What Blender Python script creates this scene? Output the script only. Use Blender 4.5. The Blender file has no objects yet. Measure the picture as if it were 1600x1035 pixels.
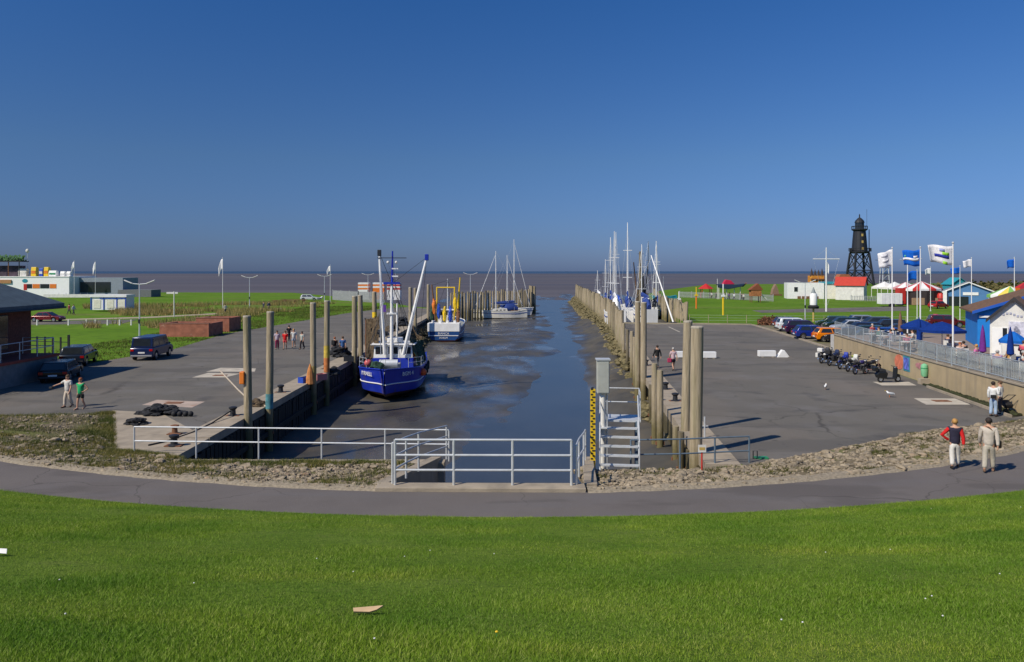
import bpy, bmesh, math, random
import numpy as np
from mathutils import Vector, Matrix
R = random.Random(7)
rad = math.radians
sc = bpy.context.scene
C = sc.collection
EYE = 7.3
# ------------------------------------------------------------------ camera
cd = bpy.data.cameras.new('camera'); cam = bpy.data.objects.new('camera', cd); C.objects.link(cam)
cam.location = (0, 0, EYE); cam.rotation_euler = (rad(90), 0, 0)
cd.sensor_width = 36; cd.lens = 27.0; cd.shift_y = -93.5/1600; cd.clip_start = 0.1; cd.clip_end = 60000
sc.camera = cam
# ------------------------------------------------------------------ sky and sun
SUN = Vector((-0.80, -0.60, 0)).normalized()*math.cos(rad(44)) + Vector((0, 0, math.sin(rad(44))))
w = bpy.data.worlds.new('World'); sc.world = w; w.use_nodes = True
nt = w.node_tree; nt.nodes.clear()
def wn(t, **k):
    n = nt.nodes.new(t)
    for a, b in k.items(): setattr(n, a, b)
    return n
sky = wn('ShaderNodeTexSky', sky_type='NISHITA', sun_disc=False)
sky.sun_elevation = rad(44); sky.sun_rotation = math.atan2(SUN.x, SUN.y)
sky.altitude = 0; sky.air_density = 1.0; sky.dust_density = 0.6; sky.ozone_density = 3.0
# the polarised, deep blue of a clear late-summer sky: one elevation tint all the way round
tc = wn('ShaderNodeTexCoord'); sp = wn('ShaderNodeSeparateXYZ'); nt.links.new(tc.outputs['Generated'], sp.inputs[0])
ramp = wn('ShaderNodeValToRGB'); nt.links.new(sp.outputs['Z'], ramp.inputs[0])
e = ramp.color_ramp.elements
e[0].position = 0.0; e[0].color = (0.188, 0.268, 0.565, 1)
e[1].position = 0.40; e[1].color = (0.13, 0.37, 0.68, 1)
x = e.new(0.14); x.color = (0.22, 0.335, 0.525, 1)
mul = wn('ShaderNodeMix', data_type='RGBA', blend_type='MULTIPLY'); mul.inputs[0].default_value = 1
nt.links.new(sky.outputs[0], mul.inputs[6]); nt.links.new(ramp.outputs[0], mul.inputs[7])
# the polarising band of the clear sky, strongest at right angles to the sun
dp = wn('ShaderNodeVectorMath', operation='DOT_PRODUCT'); nt.links.new(tc.outputs['Generated'], dp.inputs[0]); dp.inputs[1].default_value = SUN
sq = wn('ShaderNodeMath', operation='MULTIPLY'); nt.links.new(dp.outputs['Value'], sq.inputs[0]); nt.links.new(dp.outputs['Value'], sq.inputs[1])
pr_ = wn('ShaderNodeMapRange'); nt.links.new(sq.outputs[0], pr_.inputs[0]); pr_.inputs[1].default_value = 0; pr_.inputs[2].default_value = 0.45; pr_.inputs[3].default_value = 0.9; pr_.inputs[4].default_value = 1.16
mul2 = wn('ShaderNodeMix', data_type='RGBA', blend_type='MULTIPLY'); mul2.inputs[0].default_value = 1
nt.links.new(mul.outputs[2], mul2.inputs[6]); nt.links.new(pr_.outputs[0], mul2.inputs[7]); mul = mul2
bg = wn('ShaderNodeBackground'); bg.inputs[1].default_value = 0.14
nt.links.new(mul.outputs[2], bg.inputs[0])
wo = wn('ShaderNodeOutputWorld'); nt.links.new(bg.outputs[0], wo.inputs[0])
sl = bpy.data.lights.new('sun', 'SUN'); so = bpy.data.objects.new('sun', sl); C.objects.link(so)
sl.energy = 4.6; sl.angle = rad(0.53); sl.color = (1.0, 0.91, 0.76)
so.rotation_euler = SUN.to_track_quat('Z', 'Y').to_euler(); so.location = (0, 0, 60)
sc.view_settings.view_transform = 'Standard'; sc.view_settings.look = 'None'
sc.view_settings.gamma = 1; sc.view_settings.exposure = 0.0; sc.view_settings.use_curve_mapping = False

# ------------------------------------------------------------------ materials
MT = {}
def pm(name, col, rough=0.6, metal=0.0, var=0.12, scale=3.0, bump=0.0, bscale=None, stretch=(1, 1, 1), spec=0.4, col2=None, world=False):
    if name in MT: return MT[name]
    m = bpy.data.materials.new(name); m.use_nodes = True; t = m.node_tree; N = t.nodes; L = t.links
    b = N['Principled BSDF']; b.inputs['Roughness'].default_value = rough; b.inputs['Metallic'].default_value = metal
    b.inputs['Specular IOR Level'].default_value = spec
    g = N.new('ShaderNodeNewGeometry') if world else N.new('ShaderNodeTexCoord')
    mp = N.new('ShaderNodeMapping'); L.new(g.outputs['Position' if world else 'Object'], mp.inputs[0]); mp.inputs['Scale'].default_value = stretch
    n = N.new('ShaderNodeTexNoise'); n.inputs['Scale'].default_value = scale; n.inputs['Detail'].default_value = 5
    L.new(mp.outputs[0], n.inputs[0])
    r = N.new('ShaderNodeValToRGB'); L.new(n.outputs[0], r.inputs[0])
    c2 = col2 or tuple(min(1, c*(1+var)) for c in col)
    c1 = col if col2 else tuple(c*(1-var) for c in col)
    r.color_ramp.elements[0].position = 0.32; r.color_ramp.elements[0].color = (*c1, 1)
    r.color_ramp.elements[1].position = 0.68; r.color_ramp.elements[1].color = (*c2, 1)
    L.new(r.outputs[0], b.inputs['Base Color'])
    if bump:
        n2 = N.new('ShaderNodeTexNoise'); n2.inputs['Scale'].default_value = bscale or scale*6; n2.inputs['Detail'].default_value = 6
        L.new(mp.outputs[0], n2.inputs[0])
        bp = N.new('ShaderNodeBump'); bp.inputs['Strength'].default_value = bump; bp.inputs['Distance'].default_value = 0.05
        L.new(n2.outputs[0], bp.inputs['Height']); L.new(bp.outputs[0], b.inputs['Normal'])
    MT[name] = m
    return m
def paint(name, col, rough=0.45, **k): return pm(name, col, rough, var=k.pop('var', 0.07), scale=k.pop('scale', 1.7), **k)
def layer(m, col, scale, lo, hi, amount=1.0, stretch=(1, 1, 1), detail=6, off=(0, 0, 0)):
    """a further patchy colour (stains, moss, repairs) over a material's base colour"""
    t = m.node_tree; N = t.nodes; L = t.links; b = N['Principled BSDF']
    src = b.inputs['Base Color'].links[0].from_socket
    g = N.new('ShaderNodeNewGeometry'); mp = N.new('ShaderNodeMapping'); L.new(g.outputs['Position'], mp.inputs[0])
    mp.inputs['Scale'].default_value = stretch; mp.inputs['Location'].default_value = off
    n = N.new('ShaderNodeTexNoise'); n.inputs['Scale'].default_value = scale; n.inputs['Detail'].default_value = detail; L.new(mp.outputs[0], n.inputs[0])
    r = N.new('ShaderNodeMapRange'); r.inputs[1].default_value = lo; r.inputs[2].default_value = hi; r.inputs[4].default_value = amount; L.new(n.outputs[0], r.inputs[0])
    x = N.new('ShaderNodeMix'); x.data_type = 'RGBA'; L.new(r.outputs[0], x.inputs[0]); L.new(src, x.inputs[6]); x.inputs[7].default_value = (*col, 1)
    L.new(x.outputs[2], b.inputs['Base Color'])
    return m
def glassy(name, col, rough=0.08):
    m = pm(name, col, rough, var=0.15, spec=0.6); return m

asphalt = pm('asphalt', (0.142, 0.131, 0.114), 0.9, var=0.1, scale=0.12, bump=0.5, bscale=60, world=True, spec=0.2)
layer(asphalt, (0.175, 0.165, 0.155), 0.35, 0.5, 0.72, 0.8)
layer(asphalt, (0.07, 0.068, 0.07), 0.5, 0.58, 0.75, 0.8, off=(13, 5, 0))
layer(asphalt, (0.165, 0.16, 0.155), 14, 0.55, 0.75, 0.5, detail=8)
def cracks(m, scale, col, width, amount=0.8):
    t = m.node_tree; N = t.nodes; L = t.links; b = N['Principled BSDF']; src = b.inputs['Base Color'].links[0].from_socket
    g = N.new('ShaderNodeNewGeometry'); nz = N.new('ShaderNodeTexNoise'); nz.inputs['Scale'].default_value = 0.6; nz.inputs['Detail'].default_value = 6; L.new(g.outputs['Position'], nz.inputs[0])
    ad = N.new('ShaderNodeVectorMath'); ad.operation = 'MULTIPLY_ADD'; L.new(nz.outputs['Color'], ad.inputs[0]); ad.inputs[1].default_value = (1.6, 1.6, 0); L.new(g.outputs['Position'], ad.inputs[2])
    v = N.new('ShaderNodeTexVoronoi'); v.feature = 'DISTANCE_TO_EDGE'; v.inputs['Scale'].default_value = scale; L.new(ad.outputs[0], v.inputs['Vector'])
    r = N.new('ShaderNodeMapRange'); r.inputs[1].default_value = width*scale; r.inputs[2].default_value = 0; r.inputs[4].default_value = amount; L.new(v.outputs['Distance'], r.inputs[0])
    n2 = N.new('ShaderNodeTexNoise'); n2.inputs['Scale'].default_value = 0.11; L.new(g.outputs['Position'], n2.inputs[0]); r2 = N.new('ShaderNodeMapRange'); r2.inputs[1].default_value = 0.46; r2.inputs[2].default_value = 0.58; L.new(n2.outputs[0], r2.inputs[0])
    k = N.new('ShaderNodeMath'); k.operation = 'MULTIPLY'; L.new(r.outputs[0], k.inputs[0]); L.new(r2.outputs[0], k.inputs[1])
    x = N.new('ShaderNodeMix'); x.data_type = 'RGBA'; L.new(k.outputs[0], x.inputs[0]); L.new(src, x.inputs[6]); x.inputs[7].default_value = (*col, 1); L.new(x.outputs[2], b.inputs['Base Color'])
layer(asphalt, (0.2, 0.168, 0.138), 0.07, 0.5, 0.68, 0.65, stretch=(1.6, 0.7, 1), off=(31, 7, 0))
layer(asphalt, (0.1, 0.094, 0.088), 0.22, 0.54, 0.6, 0.55, stretch=(0.5, 1.3, 1), off=(3, 47, 0))
cracks(asphalt, 0.13, (0.06, 0.055, 0.05), 0.06)
layer(asphalt, (0.075, 0.07, 0.065), 1.7, 0.66, 0.72, 0.7, off=(3, 9, 0))
pathm = pm('path_asphalt', (0.148, 0.131, 0.122), 0.9, var=0.08, scale=0.5, bump=0.5, bscale=70, world=True, spec=0.2)
layer(pathm, (0.15, 0.14, 0.14), 0.7, 0.5, 0.75, 0.8, stretch=(0.4, 1.6, 1))
layer(pathm, (0.2, 0.19, 0.18), 25, 0.6, 0.75, 0.6, detail=8)
layer(pathm, (0.105, 0.093, 0.088), 0.3, 0.55, 0.6, 0.6, stretch=(0.6, 1.5, 1), off=(8, 2, 0)); cracks(pathm, 0.25, (0.07, 0.062, 0.058), 0.03, 0.7)
concrete = pm('concrete', (0.34, 0.285, 0.215), 0.88, var=0.14, scale=1.1, bump=0.35, bscale=22, world=True, spec=0.25)
layer(concrete, (0.2, 0.175, 0.14), 1.6, 0.52, 0.75, 0.7)
wallc = pm('wall_concrete', (0.41, 0.32, 0.195), 0.88, var=0.12, scale=0.8, bump=0.3, bscale=18, world=True, spec=0.2)
layer(wallc, (0.3, 0.245, 0.17), 2.4, 0.48, 0.72, 0.75, stretch=(1, 1, 0.12))
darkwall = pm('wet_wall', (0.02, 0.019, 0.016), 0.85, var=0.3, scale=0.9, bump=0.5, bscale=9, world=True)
slab = pm('pale_slab', (0.48, 0.43, 0.35), 0.9, var=0.12, scale=1.6, bump=0.2, bscale=30, world=True, spec=0.2)
layer(slab, (0.3, 0.24, 0.19), 1.3, 0.55, 0.75, 0.8)
slabp = pm('pink_slab', (0.42, 0.33, 0.27), 0.9, var=0.15, scale=1.3, bump=0.2, bscale=30, world=True, spec=0.2)
layer(slabp, (0.3, 0.12, 0.06), 0.9, 0.6, 0.72, 0.8)
lawn = pm('lawn', (0.1, 0.165, 0.016), 0.95, scale=0.55, bump=0.8, bscale=30, world=True, spec=0.08, col2=(0.15, 0.22, 0.03))
layer(lawn, (0.14, 0.17, 0.04), 1.1, 0.55, 0.78, 0.6)
layer(lawn, (0.03, 0.07, 0.008), 9, 0.5, 0.72, 0.8, detail=8)
meadow = pm('meadow', (0.085, 0.17, 0.011), 0.95, scale=0.08, bump=0.7, bscale=3, world=True, spec=0.08, col2=(0.12, 0.215, 0.018))
layer(meadow, (0.2, 0.18, 0.07), 0.05, 0.56, 0.72, 0.75, stretch=(0.5, 1.5, 1))
layer(meadow, (0.05, 0.09, 0.013), 0.7, 0.5, 0.75, 0.7)
rubm = pm('rubble_soil', (0.16, 0.13, 0.085), 0.95, var=0.3, scale=1.6, bump=0.9, bscale=9, world=True, spec=0.15)
layer(rubm, (0.14, 0.16, 0.04), 0.45, 0.52, 0.68, 0.75)
stonem = pm('bank_stone', (0.17, 0.138, 0.095), 0.9, scale=2.6, bump=0.7, bscale=14, world=True, spec=0.2, col2=(0.41, 0.335, 0.235))
layer(stonem, (0.13, 0.12, 0.1), 3.1, 0.55, 0.7, 0.8)
layer(stonem, (0.4, 0.26, 0.17), 2.3, 0.62, 0.72, 0.7)
pile_w = pm('pile_wood', (0.27, 0.22, 0.145), 0.9, scale=2.0, bump=0.6, bscale=7, stretch=(5, 5, 0.35), spec=0.15, col2=(0.44, 0.365, 0.25))
layer(pile_w, (0.2, 0.19, 0.09), 1.1, 0.5, 0.7, 0.6, stretch=(2, 2, 0.35))
pile_d = pm('pile_wood_dark', (0.13, 0.11, 0.075), 0.9, scale=2.0, bump=0.6, bscale=7, stretch=(5, 5, 0.35), spec=0.15, col2=(0.27, 0.225, 0.15))
def tide_stain(m, col, z0, z1):
    """algae and wet stain up to the high water mark"""
    t = m.node_tree; N = t.nodes; L = t.links; b = N['Principled BSDF']; src = b.inputs['Base Color'].links[0].from_socket
    g = N.new('ShaderNodeNewGeometry'); s = N.new('ShaderNodeSeparateXYZ'); L.new(g.outputs['Position'], s.inputs[0])
    n = N.new('ShaderNodeTexNoise'); n.inputs['Scale'].default_value = 3; L.new(g.outputs['Position'], n.inputs[0])
    a = N.new('ShaderNodeMath'); a.operation = 'MULTIPLY_ADD'; L.new(n.outputs[0], a.inputs[0]); a.inputs[1].default_value = 1.2; L.new(s.outputs['Z'], a.inputs[2])
    r = N.new('ShaderNodeMapRange'); r.inputs[1].default_value = z1+0.6; r.inputs[2].default_value = z0+0.6; r.inputs[4].default_value = 0.85; L.new(a.outputs[0], r.inputs[0])
    x = N.new('ShaderNodeMix'); x.data_type = 'RGBA'; L.new(r.outputs[0], x.inputs[0]); L.new(src, x.inputs[6]); x.inputs[7].default_value = (*col, 1); L.new(x.outputs[2], b.inputs['Base Color'])
tide_stain(pile_w, (0.13, 0.11, 0.045), -0.9, 0.3); tide_stain(pile_d, (0.07, 0.06, 0.03), -0.8, 0.2)
galv = pm('galvanised', (0.6, 0.62, 0.63), 0.5, 0.35, var=0.1, scale=4)
bluegrey_shaded = pm('blue_grey_shaded', (0.13, 0.18, 0.23), 0.5, 0.2, var=0.12, scale=4)  # blue grey metal with the shade of its averted side put into the colour
white = paint('white_paint', (0.8, 0.79, 0.76))
dirtyw = pm('dirty_white', (0.68, 0.66, 0.61), 0.7, var=0.12, scale=1.4, bump=0.1)
black = pm('black_rubber', (0.018, 0.018, 0.02), 0.75, var=0.2)
dark = pm('dark_metal', (0.035, 0.037, 0.042), 0.5, 0.3, var=0.15)
glass = glassy('dark_glass', (0.02, 0.025, 0.03))
chrome = pm('chrome', (0.6, 0.6, 0.62), 0.2, 0.9, var=0.05)
rust = pm('rust', (0.2, 0.09, 0.045), 0.85, var=0.3, scale=5)
red = paint('red_paint', (0.5, 0.03, 0.025)); orange = paint('orange_paint', (0.75, 0.2, 0.025)); yellow = paint('yellow_paint', (0.78, 0.52, 0.02))
blue = paint('blue_paint', (0.02, 0.07, 0.42)); green = paint('green_paint', (0.03, 0.25, 0.1)); teal = paint('teal_paint', (0.03, 0.27, 0.34))
lampred = paint('lamp_red', (0.45, 0.01, 0.01), 0.2); lampw = paint('lamp_clear', (0.75, 0.75, 0.7), 0.15)
brown = pm('brown_wood', (0.17, 0.085, 0.04), 0.8, var=0.25, scale=3, stretch=(1, 6, 6))
netm = pm('net_dark', (0.025, 0.026, 0.03), 0.95, var=0.5, scale=9, bump=1.0, bscale=30)
netb = pm('net_brown', (0.1, 0.07, 0.04), 0.95, var=0.5, scale=6, bump=1.0, bscale=24)
netg = pm('net_green', (0.03, 0.07, 0.045), 0.95, var=0.5, scale=6, bump=1.0, bscale=24)
SKIN = pm('skin', (0.52, 0.29, 0.19), 0.6, var=0.06)

# ------------------------------------------------------------------ helpers
class MB:
    def __init__(s): s.v = []; s.f = []
    def add(s, vs, fs):
        o = len(s.v); s.v += [tuple(p) for p in vs]; s.f += [tuple(i+o for i in f) for f in fs]; return s
    def box(s, c, d, rz=0.0, rx=0.0, ry=0.0, taper=1.0):
        m = Matrix.Rotation(rz, 3, 'Z') @ Matrix.Rotation(ry, 3, 'Y') @ Matrix.Rotation(rx, 3, 'X')
        vs = []
        for z in (-1, 1):
            k = taper if z > 0 else 1
            for x, y in ((-1, -1), (1, -1), (1, 1), (-1, 1)):
                vs.append(Vector(c) + m @ Vector((x*d[0]/2*k, y*d[1]/2*k, z*d[2]/2)))
        return s.add(vs, [(3, 2, 1, 0), (4, 5, 6, 7), (0, 1, 5, 4), (1, 2, 6, 5), (2, 3, 7, 6), (3, 0, 4, 7)])
    def span(s, a, b):
        return s.box([(a[i]+b[i])/2 for i in range(3)], [abs(b[i]-a[i]) for i in range(3)])
    def tube(s, pts, r, n=8, cap=True, flat=None):
        pts = [Vector(p) for p in pts]; k = len(pts); rr = r if isinstance(r, (list, tuple)) else [r]*k
        vs = []; u = None
        for i, p in enumerate(pts):
            t = (pts[min(i+1, k-1)]-pts[max(i-1, 0)]).normalized()
            if u is None:
                u = t.orthogonal().normalized()
                if abs(t.z) > 0.9: u = (Vector((1, 0, 0)) - t*t.x).normalized()
            else: u = (u - t*u.dot(t)).normalized()
            q = t.cross(u)
            for j in range(n):
                a = 2*math.pi*j/n
                vs.append(p + (u*math.cos(a) + q*math.sin(a)*(flat or 1))*rr[i])
        fs = [(i*n+j, i*n+(j+1) % n, (i+1)*n+(j+1) % n, (i+1)*n+j) for i in range(k-1) for j in range(n)]
        if cap: fs += [tuple(range(n-1, -1, -1)), tuple((k-1)*n+j for j in range(n))]
        return s.add(vs, fs)
    def prism(s, poly, z0, z1):
        n = len(poly); vs = [(x, y, z0) for x, y in poly] + [(x, y, z1) for x, y in poly]
        area = sum(poly[i][0]*poly[(i+1) % n][1]-poly[(i+1) % n][0]*poly[i][1] for i in range(n))
        idx = list(range(n)) if area > 0 else list(range(n-1, -1, -1))
        fs = [tuple(reversed(idx)), tuple(i+n for i in idx)]
        fs += [(idx[i], idx[(i+1) % n], idx[(i+1) % n]+n, idx[i]+n) for i in range(n)]
        return s.add(vs, fs)
    def ext(s, poly, o, u, v, w_):
        """polygon in the plane (u, v) at o, extruded along w_"""
        o, u, v, w_ = map(Vector, (o, u, v, w_)); n = len(poly)
        a = [o+u*p[0]+v*p[1] for p in poly]; b = [p+w_ for p in a]
        return s.add(a+b, [tuple(range(n-1, -1, -1)), tuple(range(n, 2*n))] + [(i, (i+1) % n, (i+1) % n+n, i+n) for i in range(n)])
    def lathe(s, prof, c=(0, 0, 0), n=12):
        vs = []; k = len(prof)
        for r, z in prof:
            for j in range(n):
                a = 2*math.pi*j/n; vs.append((c[0]+r*math.cos(a), c[1]+r*math.sin(a), c[2]+z))
        fs = [(i*n+j, i*n+(j+1) % n, (i+1)*n+(j+1) % n, (i+1)*n+j) for i in range(k-1) for j in range(n)]
        fs += [tuple(range(n-1, -1, -1)), tuple((k-1)*n+j for j in range(n))]
        return s.add(vs, fs)
    def ball(s, c, r, n=10, m=6, rz=0):
        r = r if isinstance(r, (list, tuple)) else (r, r, r); vs = [(c[0], c[1], c[2]-r[2])]
        for i in range(1, m):
            t = math.pi*i/m
            for j in range(n):
                a = 2*math.pi*j/n; x, y = r[0]*math.sin(t)*math.cos(a), r[1]*math.sin(t)*math.sin(a)
                vs.append((c[0]+x*math.cos(rz)-y*math.sin(rz), c[1]+x*math.sin(rz)+y*math.cos(rz), c[2]-r[2]*math.cos(t)))
        vs.append((c[0], c[1], c[2]+r[2])); last = len(vs)-1
        fs = [(0, 1+(j+1) % n, 1+j) for j in range(n)]
        for i in range(m-2):
            fs += [(1+i*n+j, 1+i*n+(j+1) % n, 1+(i+1)*n+(j+1) % n, 1+(i+1)*n+j) for j in range(n)]
        b = 1+(m-2)*n; fs += [(b+j, b+(j+1) % n, last) for j in range(n)]
        return s.add(vs, fs)
    def torus(s, c, R_, r, axis='Y', n=18, m=6):
        vs = []
        for i in range(n):
            a = 2*math.pi*i/n
            for j in range(m):
                b = 2*math.pi*j/m; q = R_+r*math.cos(b); x, y, z = q*math.cos(a), q*math.sin(a), r*math.sin(b)
                p = (x, z, y) if axis == 'Y' else ((z, x, y) if axis == 'X' else (x, y, z))
                vs.append((c[0]+p[0], c[1]+p[1], c[2]+p[2]))
        fs = [(i*m+j, ((i+1) % n)*m+j, ((i+1) % n)*m+(j+1) % m, i*m+(j+1) % m) for i in range(n) for j in range(m)]
        return s.add(vs, fs)
    def quad(s, a, b, c, d): return s.add([a, b, c, d], [(0, 1, 2, 3)])
    def mesh(s, name, m=None, smooth=False):
        me = bpy.data.meshes.new(name); me.from_pydata(s.v, [], s.f)
        bm = bmesh.new(); bm.from_mesh(me); bmesh.ops.recalc_face_normals(bm, faces=bm.faces); bm.to_mesh(me); bm.free()
        if m: me.materials.append(m)
        if smooth:
            me.polygons.foreach_set('use_smooth', [True]*len(me.polygons))
            me.set_sharp_from_angle(angle=rad(40))
        return me
    def build(s, name, m=None, parent=None, smooth=False, bevel=0):
        o = bpy.data.objects.new(name, s.mesh(name, m, smooth)); C.objects.link(o)
        if parent: o.parent = parent
        if bevel:
            b = o.modifiers.new('bevel', 'BEVEL'); b.width = bevel; b.segments = 2; b.limit_method = 'ANGLE'
        return o
def link(name, me, parent=None, loc=(0, 0, 0), rz=0.0):
    o = bpy.data.objects.new(name, me); C.objects.link(o); o.parent = parent; o.location = loc; o.rotation_euler = (0, 0, rz); return o
def tag(o, label, cat, group=None):
    o['label'] = label; o['category'] = cat
    if group: o['group'] = group
    return o
def kind(o, k): o['kind'] = k; return o
def thing(name, label, cat, loc=(0, 0, 0), rz=0.0, group=None):
    o = bpy.data.objects.new(name, None); C.objects.link(o); o.location = loc; o.rotation_euler = (0, 0, rz)
    o.empty_display_size = 0.1
    return tag(o, label, cat, group)
def dup(root, loc, rz=0.0, label=None):
    r = root.copy(); C.objects.link(r); r.location = loc; r.rotation_euler = (0, 0, rz)
    if label: r['label'] = label
    for ch in list(root.children):
        c = ch.copy(); C.objects.link(c); c.parent = r
        for g in list(ch.children):
            d = g.copy(); C.objects.link(d); d.parent = c
    return r
def P(px, d, z=0.0):
    """where a feature of the place stands: bearing (read off the photograph) and distance give its position"""
    return ((px-800)/1200*d, d, z)
def text(s, size, m, name, parent, loc, rot, ext=0.01):
    cu = bpy.data.curves.new(name, 'FONT'); cu.body = s; cu.size = size; cu.extrude = ext; cu.align_x = 'CENTER'; cu.align_y = 'CENTER'; cu.resolution_u = 2
    o = bpy.data.objects.new(name, cu); C.objects.link(o)
    me = bpy.data.meshes.new_from_object(o); bpy.data.objects.remove(o); me.materials.append(m)
    o = bpy.data.objects.new(name, me); C.objects.link(o); o.parent = parent; o.location = loc; o.rotation_euler = rot
    return o
def lerp(a, b, t): return a+(b-a)*t
def sm(a, b, x):
    t = min(1, max(0, (x-a)/(b-a))); return t*t*(3-2*t)
def interp(pts, x):
    for (a, b), (c, d) in zip(pts, pts[1:]):
        if x <= c: return b+(d-b)*(x-a)/(c-a) if x > a else b
    return pts[-1][1]
# ================================================================== THE SETTING
from mathutils import noise as MN
def fbm(x, y, o=4): return MN.fractal(Vector((x, y, 3.7)), 0.9, 2.1, o)
PZ = 0.9
def dnear(x): return 20.0+0.011*x*x if abs(x) < 40 else 37.6+0.88*(abs(x)-40)
def dfar(x):
    k = 0.0125 if x < 0 else 0.0155
    return 22.2+k*x*x if abs(x) < 36 else 22.2+k*1296+k*72*(abs(x)-36)
def grid(name, xs, ys, fz, m, smooth=True, fy=None):
    v = []; nx, ny = len(xs), len(ys)
    for j in range(ny):
        for i in range(nx):
            y = fy(xs[i], ys[j]) if fy else ys[j]
            v.append((xs[i], y, fz(xs[i], y, ys[j])))
    f = [(j*nx+i, j*nx+i+1, (j+1)*nx+i+1, (j+1)*nx+i) for j in range(ny-1) for i in range(nx-1)]
    mb = MB(); mb.add(v, f); return kind(mb.build(name, m, smooth=smooth), 'structure')
def lin(a, b, n): return [a+(b-a)*i/(n-1) for i in range(n)]
# --- tidal flats and open sea
flat = pm('tidal_mud', (0.105, 0.088, 0.082), 0.55, var=0.16, scale=0.012, world=True, stretch=(0.25, 1.0, 1), spec=0.35)
layer(flat, (0.14, 0.125, 0.12), 0.004, 0.5, 0.7, 0.8, stretch=(0.15, 1.2, 1))
layer(flat, (0.07, 0.066, 0.075), 0.006, 0.5, 0.68, 0.8, stretch=(0.12, 1.6, 1), off=(90, 30, 0))
mb = MB(); mb.quad((-9000, -60, -2.9), (9000, -60, -2.9), (9000, 3200, -2.9), (-9000, 3200, -2.9)); kind(mb.build('tidal_flat', flat), 'structure')
seam = pm('sea_water', (0.03, 0.05, 0.075), 0.35, var=0.2, scale=0.002, world=True, stretch=(0.2, 1, 1), spec=0.4)
mb = MB(); mb.quad((-42000, 3190, -2.8), (42000, 3190, -2.8), (42000, 42000, -2.8), (-42000, 42000, -2.8)); kind(mb.build('sea', seam), 'structure')
mb = MB()
for i in range(9):
    x0 = R.uniform(-1700, 900); y0 = R.uniform(500, 2500); L_ = R.uniform(150, 700)
    n = 14; a = [(x0+L_*t/n, y0+40*fbm(t*0.4, i)-0.0, -2.86) for t in range(n+1)]
    wv = [R.uniform(0.02, 0.05)*y0*math.sin(math.pi*(t+0.3)/(n+0.6))*0.25 for t in range(n+1)]
    for t in range(n): mb.quad(a[t], a[t+1], (a[t+1][0], a[t+1][1]+wv[t+1], -2.86), (a[t][0], a[t][1]+wv[t], -2.86))
watm = pm('harbour_water', (0.05, 0.05, 0.042), 0.2, var=0.15, scale=0.3, world=True, bump=0.05, bscale=3.0, spec=0.5, stretch=(1, 0.6, 1))
kind(mb.build('tidal_pool', watm), 'structure')
# --- harbour basin: wet mud with a channel, and the water that is left in it
LEFT = -13.25
REDGE = [(28, 7.2), (54, 9.2), (112, 14.2), (240, 19.5), (330, 23)]
CH = [(20, -0.5), (34, 0.5), (50, 2.5), (66, 4.2), (90, 6.2), (130, 8.0), (180, 9.3), (240, 12.5), (330, 30)]
def mudz(x, y, _=0):
    r = interp(REDGE, y); c = interp(CH, y)+1.6*fbm(y*0.07, 2.2); wch = (1+0.5*fbm(y*0.11, 7.7))* interp([(20, 8.0), (38, 4.6), (60, 2.2), (110, 1.6), (180, 2.2), (330, 5)], y)
    k = math.exp(-((x-c)/wch)**2)
    z = -2.42-0.30*k+0.13*fbm(x*0.16, y*0.09)+0.035*fbm(x*0.7, y*0.45, 3)
    z += 1.25*sm(4.2, 0.2, r-x)*(1 if y < 150 else 0.3)*(0.75+0.35*fbm(x*0.3, y*0.2))
    z += 0.25*sm(5, 0, x-LEFT)
    if y > 190: z -= sm(190, 330, y)*0.55
    if y > 105 and x > r+0.6: z = lerp(z, -1.5+0.08*fbm(x*0.4, y*0.3), sm(0.6, 1.6, x-r)*sm(240, 215, y))
    elif x > 24: z -= 0.6
    return z
ys = [26]
while ys[-1] < 335: ys.append(ys[-1]+0.12+ys[-1]*0.009)
mudm = pm('wet_mud', (0.068, 0.062, 0.05), 0.28, var=0.25, scale=0.5, world=True, bump=0.35, bscale=2.2, spec=0.5, stretch=(1, 0.6, 1))
layer(mudm, (0.105, 0.086, 0.058), 0.35, 0.5, 0.72, 0.8)
t_ = mudm.node_tree; nn = t_.nodes.new('ShaderNodeTexNoise'); nn.inputs['Scale'].default_value = 0.33; nn.inputs['Detail'].default_value = 6
gg = t_.nodes.new('ShaderNodeNewGeometry'); mm = t_.nodes.new('ShaderNodeMapping'); mm.inputs['Scale'].default_value = (1, 0.45, 1)
t_.links.new(gg.outputs['Position'], mm.inputs[0]); t_.links.new(mm.outputs[0], nn.inputs[0])
mr = t_.nodes.new('ShaderNodeMapRange'); mr.inputs[1].default_value = 0.38; mr.inputs[2].default_value = 0.62; mr.inputs[3].default_value = 0.1; mr.inputs[4].default_value = 0.5
t_.links.new(nn.outputs[0], mr.inputs[0])
sz_ = t_.nodes.new('ShaderNodeSeparateXYZ'); t_.links.new(gg.outputs['Position'], sz_.inputs[0]); mz = t_.nodes.new('ShaderNodeMapRange'); mz.inputs[1].default_value = -2.44; mz.inputs[2].default_value = -2.15; mz.inputs[4].default_value = 0.5; t_.links.new(sz_.outputs['Z'], mz.inputs[0])
az = t_.nodes.new('ShaderNodeMath'); az.operation = 'ADD'; az.use_clamp = True; t_.links.new(mr.outputs[0], az.inputs[0]); t_.links.new(mz.outputs[0], az.inputs[1]); t_.links.new(az.outputs[0], t_.nodes['Principled BSDF'].inputs['Roughness'])
grid('harbour_mud', lin(-24, 46, 150), ys, mudz, mudm)
mb = MB(); mb.quad((-14, 20, -2.5), (26, 20, -2.5), (30, 260, -2.5), (-14, 260, -2.5)); kind(mb.build('harbour_water', watm), 'structure')
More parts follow.
